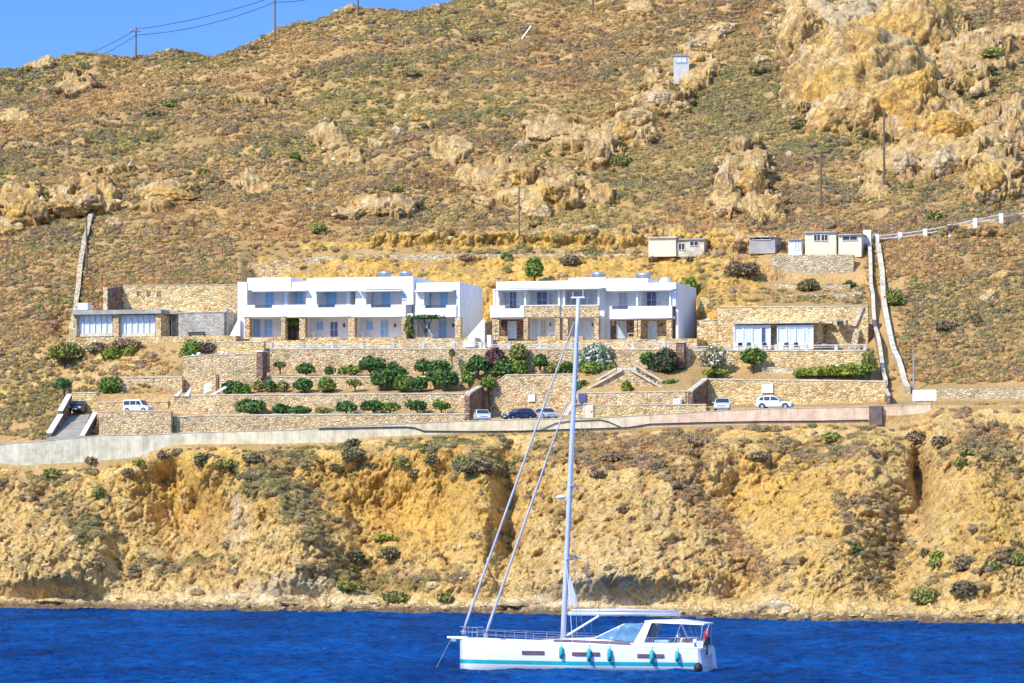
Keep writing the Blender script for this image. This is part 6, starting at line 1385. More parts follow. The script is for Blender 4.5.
def car(loc, rz, paint, kind, label, group='cars parked beside the road'):
    t = empty('parked_car', loc, label, 'car', group, rz)
    if kind == 'van':
        Lh, HW, belt = 2.15, 0.88, 0.98
        low = [(-2.15, 0.30), (-2.17, 0.60), (-2.12, belt), (1.30, belt), (1.95, 0.86), (2.14, 0.70), (2.17, 0.45), (2.10, 0.26)]
        up = [(-2.12, belt), (-2.05, 1.70), (-1.90, 1.80), (0.55, 1.80), (0.75, 1.74), (1.30, belt)]
        glass = [(-1.85, 1.06, -1.80, 1.60), ]
        sideg = [[(-1.95, 1.06), (-0.95, 1.06), (-0.95, 1.62), (-1.90, 1.62)], [(-0.85, 1.06), (0.05, 1.06), (0.05, 1.62), (-0.85, 1.62)], [(0.15, 1.06), (1.06, 1.06), (0.66, 1.62), (0.15, 1.62)]]
        ws = [(1.24, 1.04), (0.80, 1.68)]; rw = [(-2.115, 1.05), (-2.065, 1.62)]; wx, hood = (-1.38, 1.35), None
    else:
        HW, belt = 0.86, 0.90
        low = [(-1.98, 0.32), (-2.02, 0.55), (-1.97, belt), (0.85, belt), (1.65, 0.80), (1.92, 0.66), (1.98, 0.45), (1.90, 0.24)]
        up = [(-1.97, belt), (-1.72, 1.32), (-1.35, 1.44), (-0.55, 1.49), (0.05, 1.44), (0.35, 1.28), (0.98, belt)]
        up[-1] = (0.85, belt)
        sideg = [[(-1.62, 0.97), (-1.12, 0.95), (-1.12, 1.33), (-1.45, 1.30)], [(-1.05, 0.95), (-0.42, 0.95), (-0.42, 1.38), (-1.05, 1.36)], [(-0.34, 0.95), (0.68, 0.95), (0.22, 1.28), (-0.05, 1.37), (-0.34, 1.38)]]
        ws = [(0.80, 0.95), (0.18, 1.37)]; rw = [(-1.935, 0.98), (-1.72, 1.31)]; wx, hood = (-1.25, 1.28), None
    ztop = max(z for _, z in up)
    def hw(z): return HW if z <= belt else HW-(z-belt)/(ztop-belt)*(0.16 if kind != 'van' else 0.10)
    # arches in the lower outline
    def arch(cx):
        return [(cx+0.36*math.cos(a), 0.26+0.40*math.sin(a)) for a in np.linspace(0, math.pi, 9)]
    out = low+[(1.90 if kind != 'van' else 2.1, 0.24)]
    under = [(x, z) for x, z in arch(wx[1])]+[(x, z) for x, z in arch(wx[0])]
    poly = low[:-1]+[low[-1]]+under
    m = MB(); nP = len(poly)
    for sgn in (-1, 1):
        m.v += [Vector((x, sgn*hw(z)*(1-0.10*max(0, abs(x)-1.5)**2*2), z)) for x, z in poly]
    m.f += [tuple(range(nP)), tuple(range(2*nP-1, nP-1, -1))]+[(i, i+nP, (i+1) % nP+nP, (i+1) % nP) for i in range(nP)]
    nU = len(up); k = len(m.v)
    for sgn in (-1, 1): m.v += [Vector((x, sgn*hw(z), z)) for x, z in up]
    m.f += [tuple(range(k, k+nU)), tuple(range(k+2*nU-1, k+nU-1, -1))]+[(k+i, k+i+nU, k+(i+1) % nU+nU, k+(i+1) % nU) for i in range(nU-1)]
    body = m.build('body', paint, parent=t, local=True)
    bv = body.modifiers.new('soft_edges', 'BEVEL'); bv.width = 0.05; bv.segments = 2; bv.limit_method = 'ANGLE'; bv.angle_limit = R(25)
    for sgn in (-1, 1):
        for pg in sideg:
            m = MB(); a = [Vector((x, sgn*(hw(z)+0.012), z)) for x, z in pg]; b = [Vector((x, sgn*(hw(z)-0.01), z)) for x, z in pg]; q = len(pg)
            m.add(a+b, [tuple(range(q)), tuple(range(2*q-1, q-1, -1))]+[(i, i+q, (i+1) % q+q, (i+1) % q) for i in range(q)]); m.build('side_window', M['carglass'], parent=t, local=True)
    for nm, (p0, p1), ins, off in (('windscreen', ws, 0.10, 1), ('rear_window', rw, 0.16, -1)):
        d = Vector((p1[0]-p0[0], 0, p1[1]-p0[1])).normalized(); nn = Vector((d.z, 0, -d.x))*off
        if nn.x*off < 0: nn = -nn
        m = MB(); q = [Vector((x, s_*(hw(z)-ins), z))+nn*0.045 for (x, z), s_ in ((p0, -1), (p0, 1), (p1, 1), (p1, -1))]; q2 = [v-nn*0.04 for v in q]
        m.hexa(q, q2); m.build(nm, M['carglass'], parent=t, local=True)
    for cx in wx:
        for sgn in (-1, 1):
            y0 = sgn*(HW-0.10)
            m = MB(); m.tube([(cx, y0-0.1, 0.31), (cx, y0+0.1, 0.31)], 0.31, 18); w_ = m.build('wheel', M['tyre'], parent=t, local=True)
            m = MB(); m.tube([(cx, y0+sgn*0.08, 0.31), (cx, y0+sgn*0.112, 0.31)], 0.19, 12); m.build('rim', M['steel'], parent=w_, local=True)
    xf = low[-3][0]
    for sgn in (-1, 1):
        m = MB(); m.box(xf-0.22, xf+0.015, sgn*0.62-0.14, sgn*0.62+0.14, 0.60, 0.74); m.build('headlight', M['lamp'], parent=t, local=True)
        m = MB(); m.box(low[2][0]-0.04, low[2][0]+0.10, sgn*0.72-0.10, sgn*0.72+0.10, 0.66, 0.88); m.build('tail_light', M['red'], parent=t, local=True)
        m = MB(); m.box(0.55, 0.72, sgn*(HW+0.09)-0.08, sgn*(HW+0.09)+0.08, 0.92, 1.04); m.build('door_mirror', paint, parent=t, local=True)
    m = MB(); m.box(xf+0.02, xf+0.06, -0.26, 0.26, 0.38, 0.50); m.build('number_plate', M['plate'], parent=t, local=True)
    m = MB(); m.box(xf-0.05, xf+0.045, -0.45, 0.45, 0.54, 0.62); m.build('grille', M['carglass'], parent=t, local=True)
    return t
def on_road(px, dy): 
    yy = YW+(CX-px)*YAW+dy; return Vector(((px-CX)/F*yy, yy, road_z(px)+0.04))
AR = math.atan(-0.27)
p = on_road(775, 3.0); car(p, AR, M['carwhite'], 'hatch', 'white hatchback seen from the side in front of the white wall sign')
p = on_road(722.5, 3.4); car(p, R(-96), M['carwhite'], 'hatch', 'small white car facing the sea, left in the right parking bay')
for px, rz, mt, lb, dy in ((482, R(-82), 'carwhite', 'white car facing the sea beside the shaded end wall', 3.8), (518, AR+R(180+48), 'carblue', 'dark blue car in the middle of the three parked at the centre', 3.4), (546.5, R(-70), 'carsilver', 'silver car half hidden by the yacht rigging', 3.8)):
    p = on_road(px, dy); c_ = car(p, rz, M[mt], 'hatch', lb); c_.scale = (0.9, 0.9, 0.9)
q = W(138, 414, 425); q.z = drop(q.x, q.y); c_ = car(q, AR-0.15, M['carwhite'], 'van', 'white van on the ledge right of the driveway'); c_.scale = (0.78, 0.78, 0.80)
q = W(78.5, 414.5, 429.8); q.z = max(drop(q.x, q.y), q.z-0.3); car(q, R(-98), M['carblack'], 'hatch', 'dark car facing down the driveway between the white topped walls', )

# ------------------------------------------------------------------ signs and boards
def board(px0, px1, rt, rb, Y, label, legs=0, mat='sign', name='signboard'):
    t = empty(name, W((px0+px1)/2, rb, Y), label, 'sign')
    blk(t, 'panel', px0, px1, rt, rb, Y, 0.08, M[mat])
    blk(t, 'frame', px0-0.3, px1+0.3, rt-0.35, rt-0.02, Y-0.02, 0.12, M['greypaint'])
    for i in range(legs):
        x = lerp(px0+1, px1-1.6, i/max(1, legs-1)); blk(t, 'post', x, x+0.6, rb+0.02, rb+6, Y+0.02, 0.06, M['greypaint'])
    return t
board(761.5, 773, 384.2, 393, 431.8, 'white blank board on the stone wall behind the white hatchback')
board(528, 535, 394.6, 401.5, 431.9, 'small white board on the high stone wall above the parked cars')
g = ground(925, 401)
t = empty('billboard', W(924, 402, 427), 'wide white board on short posts right of the climbing walls', 'sign')
blk(t, 'panel', 912.5, 936, 389.8, 400.6, 426, 0.12, M['sign'])
for x in (914, 924, 934): blk(t, 'post', x, x+0.9, 400.65, 407, 426.02, 0.08, M['greypaint'])
t = empty('meter_box', W(677, 405, 426.2), 'small white meter box against the stone wall right of the stairway', 'box')
blk(t, 'cabinet', 673, 681.5, 398.4, 405.2, 426.1, 0.35, M['sign']); blk(t, 'door', 674, 680.6, 399.2, 404.6, 426.0, 0.08, M['greypaint'])
t = empty('wood_post', W(686, 409, 424.4), 'thin brown post right of the small meter box', 'post'); blk(t, 'post', 685.4, 686.6, 392, 409, 424.5, 0.12, M['wood'])
t = empty('wood_post', W(217, 392, 428.5), 'short rusty post beside the white gate ramp of the gardens', 'post'); blk(t, 'post', 215.6, 218.6, 374.5, 395, 428.5, 0.3, M['stonedark'])
t = empty('garden_gate', W(206, 396, 427.6), 'white ramp sides with a pale blue gate between them on the second garden terrace', 'gate')
m = MB(); m.poly([(206, 397), (225, 386), (226.5, 387.6), (210, 397)], 427.0, 0.35); m.build('ramp_side', M['white'], parent=t)
m = MB(); m.poly([(173.5, 396), (181, 390), (182, 390), (178, 396.4)], 426.8, 0.3); m.build('ramp_side', M['white'], parent=t)
m = MB(); m.poly([(184, 396), (190, 388), (191.4, 388), (188.5, 396.4)], 426.8, 0.3); m.build('ramp_side', M['white'], parent=t)
m = MB(); m.poly([(203.5, 394), (204, 385), (211.5, 382), (211.5, 390)], 427.6, 0.08); m.build('gate_panel', M['curtain'], parent=t)
t = empty('white_stones', W(205, 356, 434.6), 'row of whitewashed stones on the wall beside the purple brown bush', 'stones')
for x, r, w_ in ((191, 356, 4), (196.5, 354, 5), (220, 353, 5), (225, 353.4, 3)):
    q = W(x+w_/2, r, 434.4); m = MB(); m.ball(q, w_*0.057, 0.3, 0.22, 8, 6); m.build('stone', M['white'], parent=t, smooth=True)

# ------------------------------------------------------------------ terrace furniture
def chair(px, Y, rz, label, group, row=None):
    q = W(px, row or 349, Y); 
    t = empty('terrace_chair', q, label, 'chair', group, rz)
    m = MB(); m.box(-0.27, 0.27, -0.25, 0.25, 0.40, 0.46); m.build('seat', M['iron'], parent=t, local=True)
    m = MB(); m.box(-0.27, 0.27, 0.22, 0.27, 0.47, 0.92); m.build('backrest', M['iron'], parent=t, local=True)
    for sx_ in (-0.24, 0.20):
        for sy in (-0.23, 0.19): m = MB(); m.box(sx_, sx_+0.04, sy, sy+0.04, 0, 0.399); m.build('leg', M['iron'], parent=t, local=True)
    return t
zfl = 349.6
FG = 'dark chairs on the terrace of the low glass fronted house'
for px, rz, lb in ((741, 0.3, 'dark chair at the left end of the glass front, by the round bright bush'), (748, -0.5, 'dark chair second from the left before the glass front'), (765, 0.2, 'dark chair at the right side of the left glass front'), (786, -0.3, 'dark chair left of the white table before the right glass front'), (797, 0.4, 'dark chair before the middle of the right glass front'), (821, 0, 'dark chair just right of the glass fronted house'), (829, 0.6, 'dark chair farther right against the big stone wall')):
    chair(px, 439.4, rz, lb, FG, 350.6)
def table(px, Y, row, label):
    q = W(px, row, Y); t = empty('terrace_table', q, label, 'table', 'tables on the terrace of the low glass fronted house')
    m = MB(); m.tube([(0, 0, 0.70), (0, 0, 0.74)], 0.42, 16); m.build('tabletop', M['sign'], parent=t, local=True)
    m = MB(); m.tube([(0, 0, 0.04), (0, 0, 0.699)], 0.035, 8); m.build('leg', M['iron'], parent=t, local=True)
    m = MB(); m.tube([(0, 0, 0), (0, 0, 0.039)], 0.25, 12); m.build('base', M['iron'], parent=t, local=True)
table(755, 439.2, 350.6, 'small round white table before the left glass front'); table(792, 439.2, 350.6, 'small round white table before the right glass front'); table(825.2, 439.2, 350.6, 'small round white table against the big stone wall')
# patio tables of the apartments
def patio(px, rb, label, group='small tables under the apartment balconies'):
    q = W(px, rb, 443); t = empty('patio_table', q, label, 'table', group)
    m = MB(); m.box(-0.4, 0.4, -0.3, 0.3, 0.70, 0.74); m.build('tabletop', M['sign'], parent=t, local=True)
    for a in (-0.36, 0.32):
        for b in (-0.26, 0.22): m = MB(); m.box(a, a+0.04, b, b+0.04, 0, 0.699); m.build('leg', M['sign'], parent=t, local=True)
patio(311, 339.2, 'small table under the balcony at the middle of the left building'); patio(360, 339.2, 'small table under the right balcony of the long part of the left building'); patio(434.5, 339.2, 'small table at the right end of the left building'); patio(552, 339.6, 'small table between stone pillars of the right building'); patio(631, 339.6, 'small table under the right balcony of the right building')

# ------------------------------------------------------------------ poles and lines
def pole(px, rt, rb, label, arm=True, group='utility poles', r=0.14, name='utility_pole', armw=0.9, mat='wood'):
    g = ground(px, rb)
    if g is None:
        Y = itp(px, YSK)+2; g = at(px, rb, Y)
    top = H+(HR-rt)/F*g.y
    t = empty(name, g, label, 'pole', group)
    m = MB(); m.tube([g-Vector((0, 0, 1.5)), Vector((g.x, g.y, top))], [r*1.2, r*0.8], 8); m.build('pole', M[mat], parent=t)
    if arm:
        m = MB(); m.box(g.x-armw, g.x+armw, g.y-0.28, g.y-0.16, top-0.75, top-0.6); a = m.build('crossarm', M[mat], parent=t)
        for dx in (-armw*0.9, 0, armw*0.9):
            m = MB(); m.tube([(g.x+dx, g.y-0.22, top-0.6), (g.x+dx, g.y-0.22, top-0.38)], [0.07, 0.05], 8); m.build('insulator', M['greypaint'], parent=a)
    return Vector((g.x, g.y-0.22, top-0.4))
S1 = pole(136, 27, 60, 'left one of the three utility poles on the skyline')
S2 = pole(275, -6, 43, 'taller twin armed pole in the middle of the skyline', armw=1.2)
S3 = pole(358, -26, 18, 'pole at the right end of the visible skyline, cut by the top edge')
pole(593, -40, 14, 'utility pole at the top edge above the middle of the hillside')
pole(821, 150, 207, 'utility pole on the slope above the cream cabins', arm=False)
pole(884, 108, 184, 'tall pole on the slope below the great crag', arm=False)
pole(519, 186, 234, 'thin pole in front of the squat broken boulder', arm=False, r=0.1)
pole(86.5, 216, 280, 'brown pole right beside the climbing wall at the far left', arm=False, r=0.12)
pole(690, 36, 49, 'short pole behind the lookout hut', arm=False, r=0.12, mat='steel')
pole(913.5, 350, 391, 'pale thin pole right of the climbing walls', arm=False, r=0.1, mat='steel')
g = ground(519, 41); t = empty('leaning_stick', g, 'white leaning stick on the upper middle hillside', 'pole')
m = MB(); m.tube([g-Vector((0, 0, 0.3)), g+Vector((1.9, 0.3, 2.4))], 0.12, 7); m.build('pole', M['steel'], parent=t)
def line(a, b, sag, label, r=0.045, group='power lines'):
    pts = []
    for i in range(25):
        f = i/24; v = a.lerp(b, f); v.z -= sag*4*f*(1-f); pts.append(v)
    m = MB(); m.tube(pts, r, 5); o = m.build('power_line', M['cable'], origin=a); tag(o, label, 'cable', group)
dz = Vector((0, 0, -0.9)); ex = at(66, 61, 600)
line(S2, S1, 0.6, 'upper power line between the left and middle skyline poles'); line(S2+dz, S1+dz, 1.0, 'lower power line between the left and middle skyline poles')
line(S1, ex, 0.5, 'upper power line falling from the left skyline pole behind the ridge'); line(S1+dz, ex+dz*0.7, 0.8, 'lower power line falling from the left skyline pole behind the ridge')
line(S2, S3, 0.6, 'upper power line between the middle and right skyline poles'); line(S2+dz, S3+dz, 0.9, 'lower power line between the middle and right skyline poles')
# cable hanging along the road wall
cp = [(318, 428.6), (360, 427.6), (405, 426.8), (414, 427.6), (424, 431), (470, 431.4), (520, 431), (560, 429.6), (600, 428.5), (628, 427.4), (650, 424), (700, 422.6), (760, 421.4), (820, 421), (868, 420)]
m = MB(); m.tube([W(x, r, YW-0.14) for x, r in cp], 0.07, 6); o = m.build('cable', M['cable'], origin=W(318, 428.6, YW-0.14)); tag(o, 'black cable hanging along the face of the long road wall', 'cable')
m = MB(); m.tube([W(x, r, YW-0.12) for x, r in ((540, 430), (556, 423), (570, 421), (600, 419.6), (608, 421.5), (622, 427.6))], 0.05, 6); o = m.build('cable', M['cable'], origin=W(540, 430, YW-0.12)); tag(o, 'thinner looping cable above the long one near the middle of the road wall', 'cable')

# ------------------------------------------------------------------ yacht
PSI = R(15)
YC = 239.5
M['gel'] = plain('white_gelcoat', (0.82, 0.82, 0.82), 0.25, var=0.01); M['teal'] = plain('teal_fender_cover', (0.02, 0.42, 0.44), 0.7, var=0.08); M['sail'] = plain('sail_cloth', (0.52, 0.53, 0.57), 0.85, var=0.05); M['alu'] = plain('mast_aluminium', (0.56, 0.60, 0.66), 0.4, 0.15, var=0.04)
M['hullglass'] = plain('smoked_hull_window', (0.16, 0.10, 0.13), 0.15, spec=0.7); M['tealstripe'] = plain('teal_stripe', (0.02, 0.45, 0.52), 0.4); M['sprayglass'] = plain('blue_tinted_screen', (0.14, 0.30, 0.46), 0.12, var=0.25, spec=0.8); M['teak'] = plain('teak_deck', (0.34, 0.23, 0.13), 0.8); M['transom'] = plain('transom_grey', (0.50, 0.56, 0.66), 0.4, var=0.05); M['canvas'] = plain('blue_grey_canvas', (0.10, 0.15, 0.27), 0.9); M['rubber'] = plain('black_rubber', (0.02, 0.02, 0.025), 0.6); M['flag'] = plain('red_flag', (0.70, 0.05, 0.06), 0.8, var=0.2)
xm = (581.8-CX)/F*YC
ya = empty('sailing_yacht', (xm, YC, 0.0), 'white single masted sailing yacht with teal stripe and teal fenders at anchor', 'yacht', rz=-PSI)
LB, LS = -7.95, 7.95
ns = 28
def hb(x):          # half beam at deck
    t = (x-LB)/(LS-LB); return 2.28*min(1, (t*1.95)**0.62 if t < 0.5 else 1)*(1-0.05*max(0, t-0.55)) if t > 0 else 0.0
def sheer(x):
    t = (x-LB)/(LS-LB); return 1.93-0.46*t-0.08*math.sin(math.pi*t)
prof = [(-0.35, 0.0), (-0.30, 0.42), (-0.12, 0.72), (0.10, 0.86), (0.34, 0.925), (0.60, 0.955), (1.0, 0.985)]
def hsec(x, t_):
    H_ = sheer(x); b = max(hb(x), 0.03); out = []
    for i, (z, k) in enumerate(prof[:-1]):
        kk = k*(0.55+0.45*min(1, t_*2.2)) if i < 4 else k*(0.80+0.20*min(1, t_*2.2))
        zz = z if z > -0.2 else z*min(1, 0.6+t_)
        out.append((b*kk, zz))
    for f in (0.35, 0.7, 1.0):
        out.append((b*(0.955+0.045*f if t_ > 0.1 else 0.85+0.15*f), 0.60+(H_-0.60)*f))
    return out
m = MB(); secs = []
for i in range(ns+1):
    t_ = i/ns; x = LB+(LS-LB)*t_; s = hsec(x, t_)
    ring = [(x, -y, z) for y, z in reversed(s)]+[(x, y, z) for y, z in s[1:] if True]
    secs.append(ring)
k_ = len(secs[0]); vs = [v for r_ in secs for v in r_]; fs = []; fstripe = []
nS = len(hsec(0, 0.5))
for i in range(ns):
    for j in range(k_-1):
        f = (i*k_+j, i*k_+j+1, (i+1)*k_+j+1, (i+1)*k_+j); fs.append(f)
m.add(vs, fs); m.f.append(tuple(range(k_)))
hull = m.build('hull', [M['gel'], M['tealstripe']], parent=ya, local=True, smooth=True)
mi = []
for f in m.f:
    if len(f) > 4: mi.append(0); continue
    j = f[0] % k_; zz = [secs[5][j][2], secs[5][(j+1)][2]]; a, b = sorted(zz)
    mi.append(1 if a >= 0.33 and b <= 0.61 else 0)
hull.data.polygons.foreach_set('material_index', mi)
# deck, toe rail
dv, df = [], []
for i in range(ns+1):
    x = LB+(LS-LB)*i/ns; b = hb(x); z = sheer(x)-0.02; dv += [(x, -b, z), (x, 0, z+0.06), (x, b, z)]
    if i: q = 3*i; df += [(q-3, q, q+1, q-2), (q-2, q+1, q+2, q-1)]
mesh_obj('deck', dv, df, M['gel'], ya, local=True)
m = MB()
for s in (-1, 1): m.tube([(LB+(LS-LB)*i/ns, s*max(hb(LB+(LS-LB)*i/ns)-0.03, 0.01), sheer(LB+(LS-LB)*i/ns)+0.03) for i in range(ns+1)], 0.045, 6)
m.build('toe_rail', M['gel'], parent=ya, local=True)
# transom with steps
z = sheer(LS); b = hb(LS)
m = MB(); m.add([(LS+0.02, -b*0.97, 0.05), (LS+0.02, b*0.97, 0.05), (LS+0.02, b, z), (LS+0.02, -b, z), (LS+0.30, -b*0.93, 0.0), (LS+0.30, b*0.93, 0.0), (LS+0.12, b*0.96, z-0.05), (LS+0.12, -b*0.96, z-0.05)],
               [(0, 1, 5, 4), (1, 2, 6, 5), (2, 3, 7, 6), (3, 0, 4, 7), (4, 5, 6, 7)]); m.build('transom', M['transom'], parent=ya, local=True)
m = MB(); m.box(LS+0.29, LS+0.34, -1.5, 1.5, 0.25, 0.32); m.box(LS+0.22, LS+0.28, -1.1, 1.1, 0.9, 0.95); m.build('swim_step', M['greypaint'], parent=ya, local=True)
m = MB(); m.box(LS+0.31, LS+0.35, -0.25, -0.20, 0.1, 1.1); m.box(LS+0.31, LS+0.35, 0.20, 0.25, 0.1, 1.1)
for q in range(4): m.box(LS+0.31, LS+0.35, -0.2, 0.2, 0.25+q*0.25, 0.29+q*0.25)
m.build('boarding_ladder', M['steel'], parent=ya, local=True)
# hull windows (port side faces the viewer) and starboard twins
def hull_y(x, z): 
    t_ = (x-LB)/(LS-LB); s = hsec(x, t_); zs_ = [q[1] for q in s]; return float(np.interp(z, zs_, [q[0] for q in s]))
for x0, x1, z0, z1 in ((-3.48, -1.95, 0.98, 1.22), (-0.08, 1.72, 0.94, 1.18), (4.10, 5.80, 0.86, 1.10)):
    for s in (-1, 1):
        n_ = 8; a = [(lerp(x0, x1, i/n_), s*(hull_y(lerp(x0, x1, i/n_), z0)+0.05), z0) for i in range(n_+1)]; c_ = [(lerp(x0, x1, i/n_), s*(hull_y(lerp(x0, x1, i/n_), z1)+0.05), z1) for i in range(n_+1)]
        mesh_obj('hull_window', a+c_, [(i, i+1, i+n_+2, i+n_+1) for i in range(n_)], M['hullglass'], ya, local=True)
# fenders
for x, zl, l_ in ((-0.78, 0.74, 0.80), (1.05, 0.58, 0.85), (2.35, 0.60, 0.85), (5.05, 0.50, 0.88), (6.65, 0.62, 0.70)):
    y = -(hull_y(x, 1.0)+0.17); top = sheer(x)
    m = MB(); m.tube([(x, y, zl), (x, y, zl+0.08), (x+0.01, y, zl+l_*0.5), (x, y, zl+l_*0.9), (x, y, zl+l_)], [0.04, 0.13, 0.16, 0.12, 0.035], 12); f = m.build('fender', M['teal'], parent=ya, local=True, smooth=True)
    m = MB(); m.tube([(x, y, zl+l_), (x, y+0.2, top+0.55)], 0.015, 5); m.build('fender_line', M['steel'], parent=f, local=True)
# bowsprit and anchor chain
m = MB(); m.add([(LB-0.85, -0.06, 1.93), (LB+0.5, -0.22, 1.85), (LB+0.5, 0.22, 1.85), (LB-0.85, 0.06, 1.93), (LB-0.85, -0.06, 2.05), (LB+0.5, -0.22, 2.05), (LB+0.5, 0.22, 2.05), (LB-0.85, 0.06, 2.05)], [(0, 1, 2, 3), (7, 6, 5, 4), (0, 4, 5, 1), (1, 5, 6, 2), (2, 6, 7, 3), (3, 7, 4, 0)]); m.build('bowsprit', M['gel'], parent=ya, local=True)
m = MB(); m.tube([(LB-0.55, 0, 1.92), (LB-1.05, 0, 1.0), (LB-1.75, 0, -0.3)], 0.022, 6); m.build('anchor_chain', M['steel'], parent=ya, local=True)
m = MB(); m.box(LB-0.55, LB-0.25, -0.08, 0.08, 1.72, 1.92); m.build('anchor', M['steel'], parent=ya, local=True)
# coachroof: low wedge rising aft, with side windows
cv = []; xs_ = [-3.6, -2.6, -1.2, 0.6, 2.2, 3.6, 4.2]; hs = [0.02, 0.16, 0.30, 0.42, 0.52, 0.56, 0.50]
for x, h_ in zip(xs_, hs):
    w_ = min(1.45, hb(x)*0.68); z = sheer(x)
    cv.append([(x, -w_, z-0.05), (x, -w_*0.90, z+h_*0.75), (x, -w_*0.6, z+h_), (x, 0, z+h_*1.06), (x, w_*0.6, z+h_), (x, w_*0.90, z+h_*0.75), (x, w_, z-0.05)])
vs = [v for r_ in cv for v in r_]; fs = [(i*7+j, i*7+j+1, (i+1)*7+j+1, (i+1)*7+j) for i in range(len(xs_)-1) for j in range(6)]+[tuple(range(7)), tuple(range(7*len(xs_)-1, 7*len(xs_)-8, -1))]
cr_ = mesh_obj('coachroof', vs, fs, M['gel'], ya, local=True)
m = MB()
for s in (-1, 1):
    a = [(-1.6, s*(min(1.45, hb(-1.6)*.68)+0.012), 1.80), (3.6, s*1.462, 1.62), (3.3, s*1.40, 1.86), (-1.4, s*(min(1.45, hb(-1.4)*.68)-0.03), 1.93)]
    m.add(a, [(0, 1, 2, 3)])
m.build('side_window', M['hullglass'], parent=cr_, local=True)
m = MB()
for x in (-3.0, -2.2, -1.9, 0.9): z = sheer(x)+0.03+float(np.interp(x, xs_, hs)); m.box(x-0.25, x+0.25, -0.25, 0.25, z+0.02, z+0.07)
m.build('deck_hatch', M['hullglass'], parent=ya, local=True)
# spray hood of tinted glass, white arch, hardtop
zc = sheer(3.2)
a0 = [(1.15, -1.25, zc+0.50), (1.15, 1.25, zc+0.50), (3.0, 1.05, zc+1.36), (3.0, -1.05, zc+1.36)]
m = MB(); m.add(a0, [(0, 1, 2, 3)]); m.add([(1.15, -1.27, zc+0.48), (3.75, -1.52, zc+0.30), (4.3, -1.45, zc+1.42), (3.0, -1.07, zc+1.36)], [(0, 1, 2, 3)]); m.add([(1.15, 1.27, zc+0.48), (3.75, 1.52, zc+0.30), (4.3, 1.45, zc+1.42), (3.0, 1.07, zc+1.36)], [(0, 1, 2, 3)]); m.add([(3.0, -1.07, zc+1.37), (3.0, 1.07, zc+1.37), (4.4, 1.45, zc+1.43), (4.4, -1.45, zc+1.43)], [(0, 1, 2, 3)])
sh = m.build('windscreen', M['sprayglass'], parent=ya, local=True)
m = MB()
for p0, p1 in (((1.15, -1.28, zc+0.5), (3.0, -1.08, zc+1.38)), ((1.15, 1.28, zc+0.5), (3.0, 1.08, zc+1.38)), ((2.2, -1.37, zc+0.44), (2.75, -1.12, zc+1.26)), ((3.0, -1.08, zc+1.38), (3.0, 1.08, zc+1.38)), ((1.15, -1.28, zc+0.5), (1.15, 1.28, zc+0.5))): m.tube([p0, p1], 0.035, 6)
m.build('frame', M['gel'], parent=sh, local=True)
m = MB()
for s in (-1, 1):
    m.hexa([(3.55, s*1.60, zc-0.05), (4.25, s*1.60, zc-0.05), (4.85, s*1.50, zc+1.50), (4.40, s*1.50, zc+1.50)], [(3.55, s*1.48, zc-0.05), (4.25, s*1.48, zc-0.05), (4.85, s*1.38, zc+1.50), (4.40, s*1.38, zc+1.50)])
m.box(4.40, 4.85, -1.5, 1.5, zc+1.501, zc+1.62); m.build('arch', M['gel'], parent=ya, local=True)
m = MB(); m.add([(4.86, -1.55, zc+1.48), (8.15, -1.45, zc+1.36), (8.15, 1.45, zc+1.36), (4.86, 1.55, zc+1.48), (4.86, -1.5, zc+1.62), (8.15, -1.4, zc+1.44), (8.15, 1.4, zc+1.44), (4.86, 1.5, zc+1.62), (6.5, 0, zc+1.70)],
    [(0, 1, 2, 3), (0, 4, 5, 1), (1, 5, 6, 2), (2, 6, 7, 3), (3, 7, 4, 0), (4, 7, 8), (7, 6, 8), (6, 5, 8), (5, 4, 8)]); m.build('bimini_top', M['gel'], parent=ya, local=True)
for s in (-1, 1):
    m = MB(); m.tube([(6.2, s*1.5, zc+0.1), (6.7, s*1.46, zc+1.40)], 0.03, 6); m.tube([(7.4, s*1.6, zc+0.0), (6.75, s*1.46, zc+1.38)], 0.03, 6); m.tube([(7.9, s*1.5, zc+0.0), (8.05, s*1.4, zc+1.36)], 0.03, 6); m.build('bimini_strut', M['steel'], parent=ya, local=True)
    m = MB(); m.box(4.3, 7.6, s*1.72-0.13, s*1.72+0.13, zc-0.05, zc+0.26); m.build('cockpit_coaming', M['gel'], parent=ya, local=True)
    # wheel and pedestal
    m = MB(); m.box(6.55, 6.85, s*0.95-0.12, s*0.95+0.12, zc-0.2, zc+0.55); pd = m.build('helm_pedestal', M['gel'], parent=ya, local=True)
    ring = [(6.45, s*0.95+0.42*math.cos(a), zc+0.48+0.42*math.sin(a)) for a in np.linspace(0, 2*math.pi, 25)]
    m = MB(); m.tube(ring, 0.022, 6)
    for a in range(5): m.tube([(6.45, s*0.95, zc+0.48), (6.45, s*0.95+0.42*math.cos(a*1.257), zc+0.48+0.42*math.sin(a*1.257))], 0.012, 5)
    m.build('steering_wheel', M['steel'], parent=ya, local=True)
m = MB(); m.box(4.6, 6.1, -0.32, 0.32, zc+0.28, zc+0.34); m.box(5.2, 5.5, -0.1, 0.1, zc-0.2, zc+0.279); m.build('cockpit_table', M['teak'], parent=ya, local=True)
for s in (-1, 1): m = MB(); m.box(4.4, 6.2, s*1.05-0.24, s*1.05+0.24, zc-0.1, zc+0.12); m.build('cockpit_cushion', M['canvas'], parent=ya, local=True)
m = MB(); m.box(5.0, 5.9, -1.45, -1.0, zc+0.27, zc+0.42); m.build('folded_towel', M['blueglass'], parent=ya, local=True)
m = MB(); m.box(7.5, 7.9, -0.6, 0.6, zc-0.1, zc+0.35); m.build('stern_locker', M['gel'], parent=ya, local=True)
